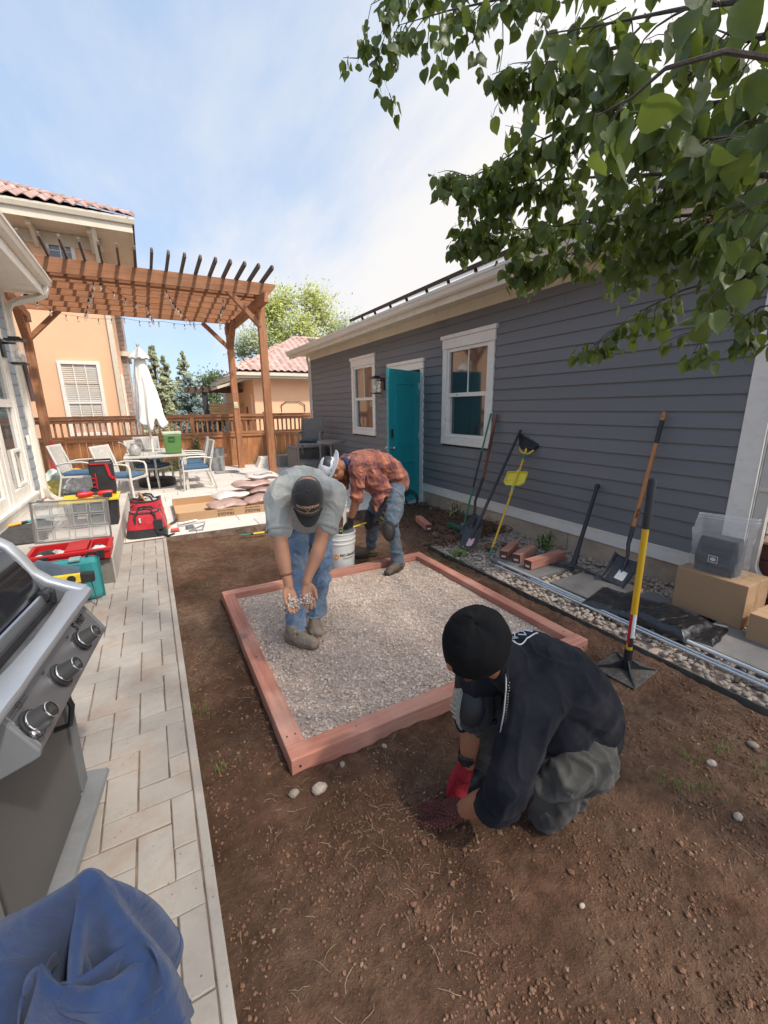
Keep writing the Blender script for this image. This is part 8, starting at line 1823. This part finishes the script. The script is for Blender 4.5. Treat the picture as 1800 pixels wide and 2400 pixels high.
# watch, gloves, cords
wa = V((.962, 1.093, .215)); ad = (V((.985, 1.10, .31)) - V((.965, 1.09, .19))).normalized(); m3w = basis(ad, (-1, -1, 0)); g = MB(); n_ = 24
for k in range(n_):
    a = 2*pi*k/n_; 
    for h_ in (-.014, .014): g.v.append(wa + m3w @ V((.036*cos(a), .033*sin(a), h_)))
g.f = [(2*k, 2*((k+1) % n_), 2*((k+1) % n_)+1, 2*k+1) for k in range(n_)]; wt_ = build('wrist_watch', g, BLKP, p3, smooth=True, solid=.004)
g = MB(); g.obox(wa + m3w @ V((.039, 0, 0)), (.008, .034, .036), M_=m3w); build('watch_face', g, M('watch_glass', (.02, .02, .025), rough=.1), wt_, bevel=.003)
g = MB(); g.box(0, .001, 0, .001, 0, .001)
gl = MB(); hand(gl, (.958, 1.097, .155), (-.28, .06, -1), (-.5, -.9, 0), (-.9, .5, .1), 1.05, .35, .2, .5, 1.2); gl.limb([(.962, 1.095, .175), (.956, 1.098, .13)], [.036, .036], 14)
gr_ = remesh('red_work_glove', gl, M('red_knit_glove', (.30, .012, .022), rough=.9, var=.2, vs=30, bump=.7, bs=260), p3, .0045, 2)
gl = MB(); hand(gl, (.857, 1.018, .075), (-.40, .55, -.50), (-.5, .3, .6), (-.3, -.8, 0), 1.15, .18, .3, .6, 1.35); gl.limb([(.864, 1.0, .09), (.850, 1.03, .062)], [.037, .042], 16)
gb_ = remesh('dotted_work_glove', gl, M('brown_glove', (.10, .022, .018), rough=.8, var=.3, vs=20, bump=.3), p3, .0045, 2)
me = gb_.data; W_ = WM[gb_.name]; vs_ = [(W_ @ v.co, v.normal.copy()) for v in me.vertices]; rng = random.Random(8); rng.shuffle(vs_); pk = []; mb = MB()
for p, n_ in vs_:
    if n_.z < -.2: continue
    if all((p-q).length > .0095 for q in pk):
        pk.append(p); mb.ball(p + n_*.001, .0052, 8, 5)
build('rubber_dots', mb, M('dot_rubber', (.11, .030, .022), rough=.45, var=.2), gb_, smooth=True, kind='stuff')
g = MB(); g.tube([(.935, .885, .735), (.915, .862, .70), (.905, .855, .62), (.90, .86, .54), (.905, .875, .50), (.925, .87, .49)], .0022, 5, False); build('grey_cord', g, M('grey_cord', (.45, .45, .43), rough=.7), p3)
g = MB(); g.tube([(.94, .885, .76), (.925, .868, .70), (.918, .862, .62), (.912, .862, .54), (.915, .875, .47)], .0042, 6, True, .3, (1, .3, 0)); ly = build('black_lanyard', g, BLKF, p3)
g = MB()
for k in range(22):
    p = V((.928, .864, .72)).lerp(V((.908, .855, .50)), k/22); g.ball(p + V((rng.uniform(-.002, .002), -.003, 0)), .0016, 6, 4)
build('lanyard_dots', g, M('pale_dots', (.6, .55, .45), rough=.6), ly)
# ------------------------------------------------------------------ the tree overhanging the yard
tree = thing('shade_tree', 'leafy tree whose green heart-leaved branches overhang the yard at the upper right', 'tree', (3.2, -2.2, 0))
g = MB(); g.tube([(3.2, -2.2, -.1), (3.15, -2.1, 1.2), (3.0, -1.9, 2.4), (2.7, -1.6, 3.6), (2.4, -1.2, 4.8), (2.1, -1.0, 6.2)], [.17, .14, .125, .10, .07, .03], 12)
build('trunk', g, BARK, tree, smooth=True)
def leaf_mesh(seed, k=1.0):
    r_ = random.Random(seed); g = MB(); prof = [(.0, .0), (.05, .20), (.18, .37), (.36, .42), (.56, .34), (.76, .19), (.90, .07), (1.0, 0.0)]; cup = .18 + .30*r_.random(); bend = .10 + .6*r_.random()
    def P(t_, w_): return V((w_, -.28*t_*t_*bend + cup*abs(w_)*1.0 + .03*sin(9*t_), -t_))
    mid = [P(t_, 0) for t_, w_ in prof]; lf = [P(t_ - (.06 if i == 1 else 0), -w_*(.96 + .08*r_.random())) for i, (t_, w_) in enumerate(prof)]; rg = [P(t_ - (.06 if i == 1 else 0), w_*(.96 + .08*r_.random())) for i, (t_, w_) in enumerate(prof)]
    n_ = len(prof); g.v = mid + lf + rg
    for i in range(n_-1):
        g.f.append((i, i+1, n_+i+1, n_+i)); g.f.append((i+1, i, 2*n_+i, 2*n_+i+1))
    g.f = [f for f in g.f]
    # petiole
    g.add([(-.008, 0, 0), (.008, 0, 0), (.01, .06, .40), (-.006, .06, .40)], [(0, 1, 2, 3)]); return g
LV = [leaf_mesh(k) for k in range(5)]
BR = [([(1.428, 0.62, 2.689), (1.456, 0.865, 2.842), (1.419, 1.166, 2.985), (1.322, 1.483, 3.118), (1.164, 1.801, 3.241), (1.088, 1.943, 3.297)], 0.0084, 21, 0.0533, 1.0), ([(1.246, 0.893, 2.722), (1.2, 1.207, 2.83), (1.1, 1.508, 2.943), (1.02, 1.725, 3.01)], 0.0056, 23, 0.0516, 1.0), ([(1.051, 1.683, 3.121), (1.007, 1.786, 3.031), (1.001, 1.847, 2.955), (1.07, 1.865, 2.876)], 0.0021, 14, 0.0473, 0.5), ([(1.054, 1.575, 3.072), (0.94, 1.78, 3.083), (0.934, 1.867, 2.975), (0.923, 1.887, 2.955)], 0.0021, 12, 0.043, 0.5), ([(1.204, 1.306, 2.898), (1.211, 1.456, 2.905), (1.25, 1.522, 2.883)], 0.0021, 16, 0.0473, 0.6), ([(1.243, 0.466, 2.298), (1.313, 0.691, 2.429), (1.304, 0.97, 2.584), (1.301, 1.233, 2.694), (1.319, 1.427, 2.734)], 0.007699999999999999, 26, 0.0516, 1.0), ([(1.302, 0.462, 2.183), (1.367, 0.699, 2.33), (1.407, 0.952, 2.451), (1.419, 1.227, 2.543), (1.429, 1.504, 2.592), (1.403, 1.68, 2.584)], 0.007699999999999999, 40, 0.0516, 1.0), ([(1.32, 0.898, 2.431), (1.362, 1.078, 2.591), (1.346, 1.185, 2.692), (1.298, 1.347, 2.758)], 0.0042, 23, 0.0516, 1.0), ([(1.355, 0.454, 2.056), (1.427, 0.704, 2.198), (1.51, 0.997, 2.326), (1.512, 1.349, 2.457), (1.455, 1.654, 2.552), (1.364, 1.814, 2.647)], 0.006999999999999999, 42, 0.0516, 1.0), ([(1.471, 0.478, 2.011), (1.558, 0.728, 2.131), (1.592, 1.033, 2.231), (1.597, 1.407, 2.328), (1.521, 1.685, 2.381), (1.454, 1.869, 2.401)], 0.006999999999999999, 42, 0.0516, 1.0), ([(1.491, 0.471, 1.939), (1.593, 0.7, 2.062), (1.619, 0.948, 2.13), (1.656, 1.236, 2.192), (1.64, 1.48, 2.242), (1.618, 1.582, 2.233)], 0.0056, 40, 0.0516, 1.0), ([(1.594, 0.497, 1.921), (1.658, 0.724, 1.987), (1.684, 0.906, 1.982), (1.715, 1.068, 1.946), (1.706, 1.194, 1.871), (1.688, 1.226, 1.841)], 0.0049, 19, 0.0533, 0.8), ([(1.536, 0.618, 1.987), (1.609, 0.738, 1.925), (1.652, 0.793, 1.851), (1.648, 0.827, 1.749)], 0.0034999999999999996, 19, 0.0473, 0.8), ([(1.5, 0.497, 1.852), (1.559, 0.625, 1.862), (1.644, 0.709, 1.787)], 0.0034999999999999996, 21, 0.0499, 0.9), ([(1.462, 1.219, 2.486), (1.48, 1.542, 2.45), (1.435, 1.737, 2.427)], 0.0034999999999999996, 35, 0.0516, 1.0), ([(1.061, 0.368, 2.023), (1.129, 0.527, 2.12), (1.189, 0.688, 2.202), (1.189, 0.852, 2.248)], 0.0056, 26, 0.0533, 1.0), ([(0.886, 0.343, 2.155), (0.918, 0.461, 2.221), (0.939, 0.575, 2.291), (0.982, 0.789, 2.414), (0.968, 0.924, 2.477)], 0.0056, 19, 0.0533, 1.0), ([(0.722, 0.263, 1.963), (0.622, 0.326, 1.984), (0.577, 0.365, 1.977), (0.566, 0.396, 1.962), (0.561, 0.439, 1.964)], 0.0042, 9, 0.0533, 0.55), ([(1.004, 0.331, 1.906), (1.056, 0.441, 1.962), (1.099, 0.571, 1.995)], 0.0042, 15, 0.0516, 1.0)]
rng = random.Random(77); wood = MB(); leaves = []; twigs_of = []
def addleaf(p, size, dirv=None):
    yaw = rng.uniform(0, 6.28); pitch = rng.gauss(0, .38); roll = rng.gauss(0, .42)
    Mt = Matrix.Rotation(yaw, 4, 'Z') @ Matrix.Rotation(pitch, 4, 'X') @ Matrix.Rotation(roll, 4, 'Y')
    tip = Mt @ V((0, .06, .40)); Mt = Matrix.Translation(V(p) - tip*size) @ Mt @ Matrix.Scale(size, 4); leaves.append((Mt, (Mt.to_translation() - CAMP).length/size, rng.randrange(5)))
for bi, (pts, r0, dens, lsz, drop) in enumerate(BR):
    pts = [V(p) for p in pts]; n_ = len(pts); wood.tube(pts, [r0*(1 - .8*i/(n_-1)) for i in range(n_)], 6)
    L = sum((pts[i+1]-pts[i]).length for i in range(n_-1)); nt = int(L*dens)
    for k in range(nt):
        s_ = (k + rng.random())/nt; f_ = s_*(n_-1); i = min(int(f_), n_-2); p = pts[i].lerp(pts[i+1], f_-i); ax = (pts[i+1]-pts[i]).normalized()
        d = (ax*rng.uniform(.1, .9) + V((rng.gauss(0, .55), rng.gauss(0, .55), rng.gauss(-.12, .35)))).normalized(); tl = rng.uniform(.08, .24)*drop*(1 - .35*s_); q = p; P = [p.copy()]
        for j in range(5):
            d = (d + V((rng.gauss(0, .16), rng.gauss(0, .16), rng.gauss(-.16*drop, .12)))).normalized(); q = q + d*tl/5; P.append(q.copy())
        wood.tube(P, [.0022, .002, .0017, .0014, .0012, .001], 4, False)
        for j in range(1, 6):
            for _ in range(2 if rng.random() < .6 else 1): addleaf(P[j] + V((rng.gauss(0, .012), rng.gauss(0, .012), rng.gauss(0, .008))), lsz*rng.uniform(.62, 1.18))
build('branches', wood, BARK, tree, smooth=True)
leaves = [l for l in leaves if (l[0].to_translation() - CAMP).length > .30]
fwdv = RW.col[2]
def inview(Mt):
    q = Mt.to_translation() - CAMP; zc_ = q.dot(fwdv); return zc_ > .1 and abs(q.dot(rt)/zc_) < .95 and abs(q.dot(up)/zc_) < 1.28
leaves.sort(key=lambda l: (0 if inview(l[0]) else 1, l[1])); protos = []
for k in range(5): protos.append(None)
for Mt, _, k in leaves[:296]:
    if protos[k] is None: protos[k] = build('leaf', LV[k], LEAFM, tree, origin=(0, 0, 0), smooth=True, ang=180); protos[k].matrix_basis = Mt
    else: inst(protos[k], 'leaf', Mt, tree)
g = MB()
for Mt, _, k in leaves[296:]: g.add([Mt @ p for p in LV[k].v], LV[k].f)
build('foliage', g, LEAFM, tree, smooth=True, ang=180, kind='stuff')
print('leaves', len(leaves))
# the rest of the crown, above and behind the camera: it shades the yard
rng = random.Random(99); g = MB(); wood = MB(); QV = [(-.5, 0, 0), (0, -.42, .06), (.5, 0, 0), (0, .42, .06)]
clumps = [(6.08, -2.06, 6.73, 0.53, 130), (3.92, -2.56, 6.25, 0.56, 130), (5.59, -1.71, 6.53, 0.67, 130), (3.01, -0.35, 6.76, 0.63, 130), (4.05, -0.79, 6.64, 0.73, 130), (0.82, -1.21, 5.38, 0.68, 130), (5.54, -1.61, 4.63, 0.68, 130), (3.94, 1.35, 5.63, 0.59, 130), (5.75, -1.6, 5.89, 0.67, 130), (1.55, -0.54, 6.16, 0.57, 130), (2.5, -1.44, 4.48, 0.58, 130), (5.7, 1.4, 5.07, 0.76, 130), (0.3, 1.29, 5.5, 0.79, 130), (1.55, -1.69, 4.97, 0.84, 130), (2.98, -2.09, 6.68, 0.82, 130), (2.65, -3.0, 6.26, 0.54, 130), (2.72, 0.32, 6.57, 0.58, 130), (0.59, 0.34, 5.74, 0.58, 130), (3.22, -4.25, 5.96, 0.68, 130), (4.37, -4.04, 5.81, 0.63, 130), (3.13, -2.49, 5.78, 0.7, 130), (3.49, -3.39, 4.63, 0.53, 130), (1.99, -0.58, 4.31, 0.73, 130), (3.03, -1.4, 5.67, 0.83, 130), (3.26, -3.05, 4.41, 0.74, 130), (1.96, 0.35, 5.43, 0.63, 130), (4.28, -2.76, 4.8, 0.6, 130), (2.77, 0.71, 6.28, 0.79, 130), (3.63, -3.85, 4.8, 0.68, 130), (5.45, -2.15, 5.54, 0.8, 130), (2.15, 0.14, 5.67, 0.68, 130), (3.47, -0.56, 4.32, 0.81, 130), (5.72, 1.13, 4.99, 0.72, 130), (4.89, -4.48, 6.21, 0.53, 130), (6.05, -3.71, 6.7, 0.58, 130), (3.64, -0.1, 6.77, 0.75, 130), (5.24, -2.37, 6.1, 0.63, 130), (5.5, 0.72, 5.06, 0.77, 130), (0.58, 1.05, 5.94, 0.61, 130), (4.01, 0.3, 5.76, 0.81, 130), (2.4, -2.08, 5.04, 0.6, 130), (3.21, -0.34, 6.45, 0.72, 130), (4.87, 1.39, 5.85, 0.53, 130), (3.92, -4.53, 5.9, 0.85, 130), (6.1, -3.92, 6.35, 0.6, 130), (1.99, -2.6, 4.1, 0.76, 130), (4.6, -3.78, 5.74, 0.59, 130), (5.47, -3.65, 5.65, 0.81, 130), (3.51, -0.75, 6.27, 0.75, 130), (5.31, -3.71, 6.55, 0.68, 130), (5.71, -0.43, 6.06, 0.83, 130), (0.48, 1.48, 4.82, 0.79, 130), (1.06, -0.71, 4.39, 0.78, 130), (2.02, -1.95, 6.23, 0.63, 130), (5.7, -2.0, 6.64, 0.77, 130), (5.82, 0.47, 4.88, 0.69, 130), (1.66, -2.99, 5.75, 0.57, 130), (4.54, -2.98, 6.35, 0.59, 130), (5.19, -1.36, 4.1, 0.56, 130), (4.71, -2.78, 4.7, 0.85, 130), (2.56, -0.41, 5.53, 0.66, 130), (5.3, -3.86, 5.07, 0.66, 130), (3.71, 1.16, 4.01, 0.53, 130), (1.68, -2.76, 6.15, 0.76, 130), (5.52, -1.67, 5.17, 0.55, 130), (5.77, 0.38, 6.68, 0.76, 130), (5.6, -1.45, 6.35, 0.61, 130), (4.66, 0.16, 5.73, 0.79, 130), (3.7, -1.9, 4.14, 0.61, 130), (1.22, 1.24, 5.49, 0.76, 130), (5.88, -0.12, 6.43, 0.7, 130), (4.52, 1.73, 5.23, 0.75, 130), (5.38, -1.99, 4.2, 0.67, 130), (5.12, -0.51, 4.58, 0.84, 130), (2.49, -0.78, 4.21, 0.65, 130), (6.13, -2.16, 6.18, 0.82, 130), (-0.27, 0.67, 4.4, 0.68, 130)]
for (cx_, cy_, cz_, r_, n_) in clumps:
    wood.tube([(2.6, -1.5, 3.9), ((2.6 + cx_)/2, (-1.5 + cy_)/2, (3.9 + cz_)/2 + .1), (cx_, cy_, cz_)], [.05, .03, .008], 5)
    for i in range(n_):
        d = V((rng.gauss(0, 1), rng.gauss(0, 1), rng.gauss(0, .55)))*r_*.5; p = V((cx_, cy_, cz_)) + d; m3 = rot_rand(rng); s_ = rng.uniform(.05, .085)
        g.add([p + m3 @ (V(q)*s_) for q in QV], [(0, 1, 2, 3)])
build('upper_crown', g, LEAFM, tree, kind='stuff'); build('limbs', wood, BARK, tree, smooth=True)
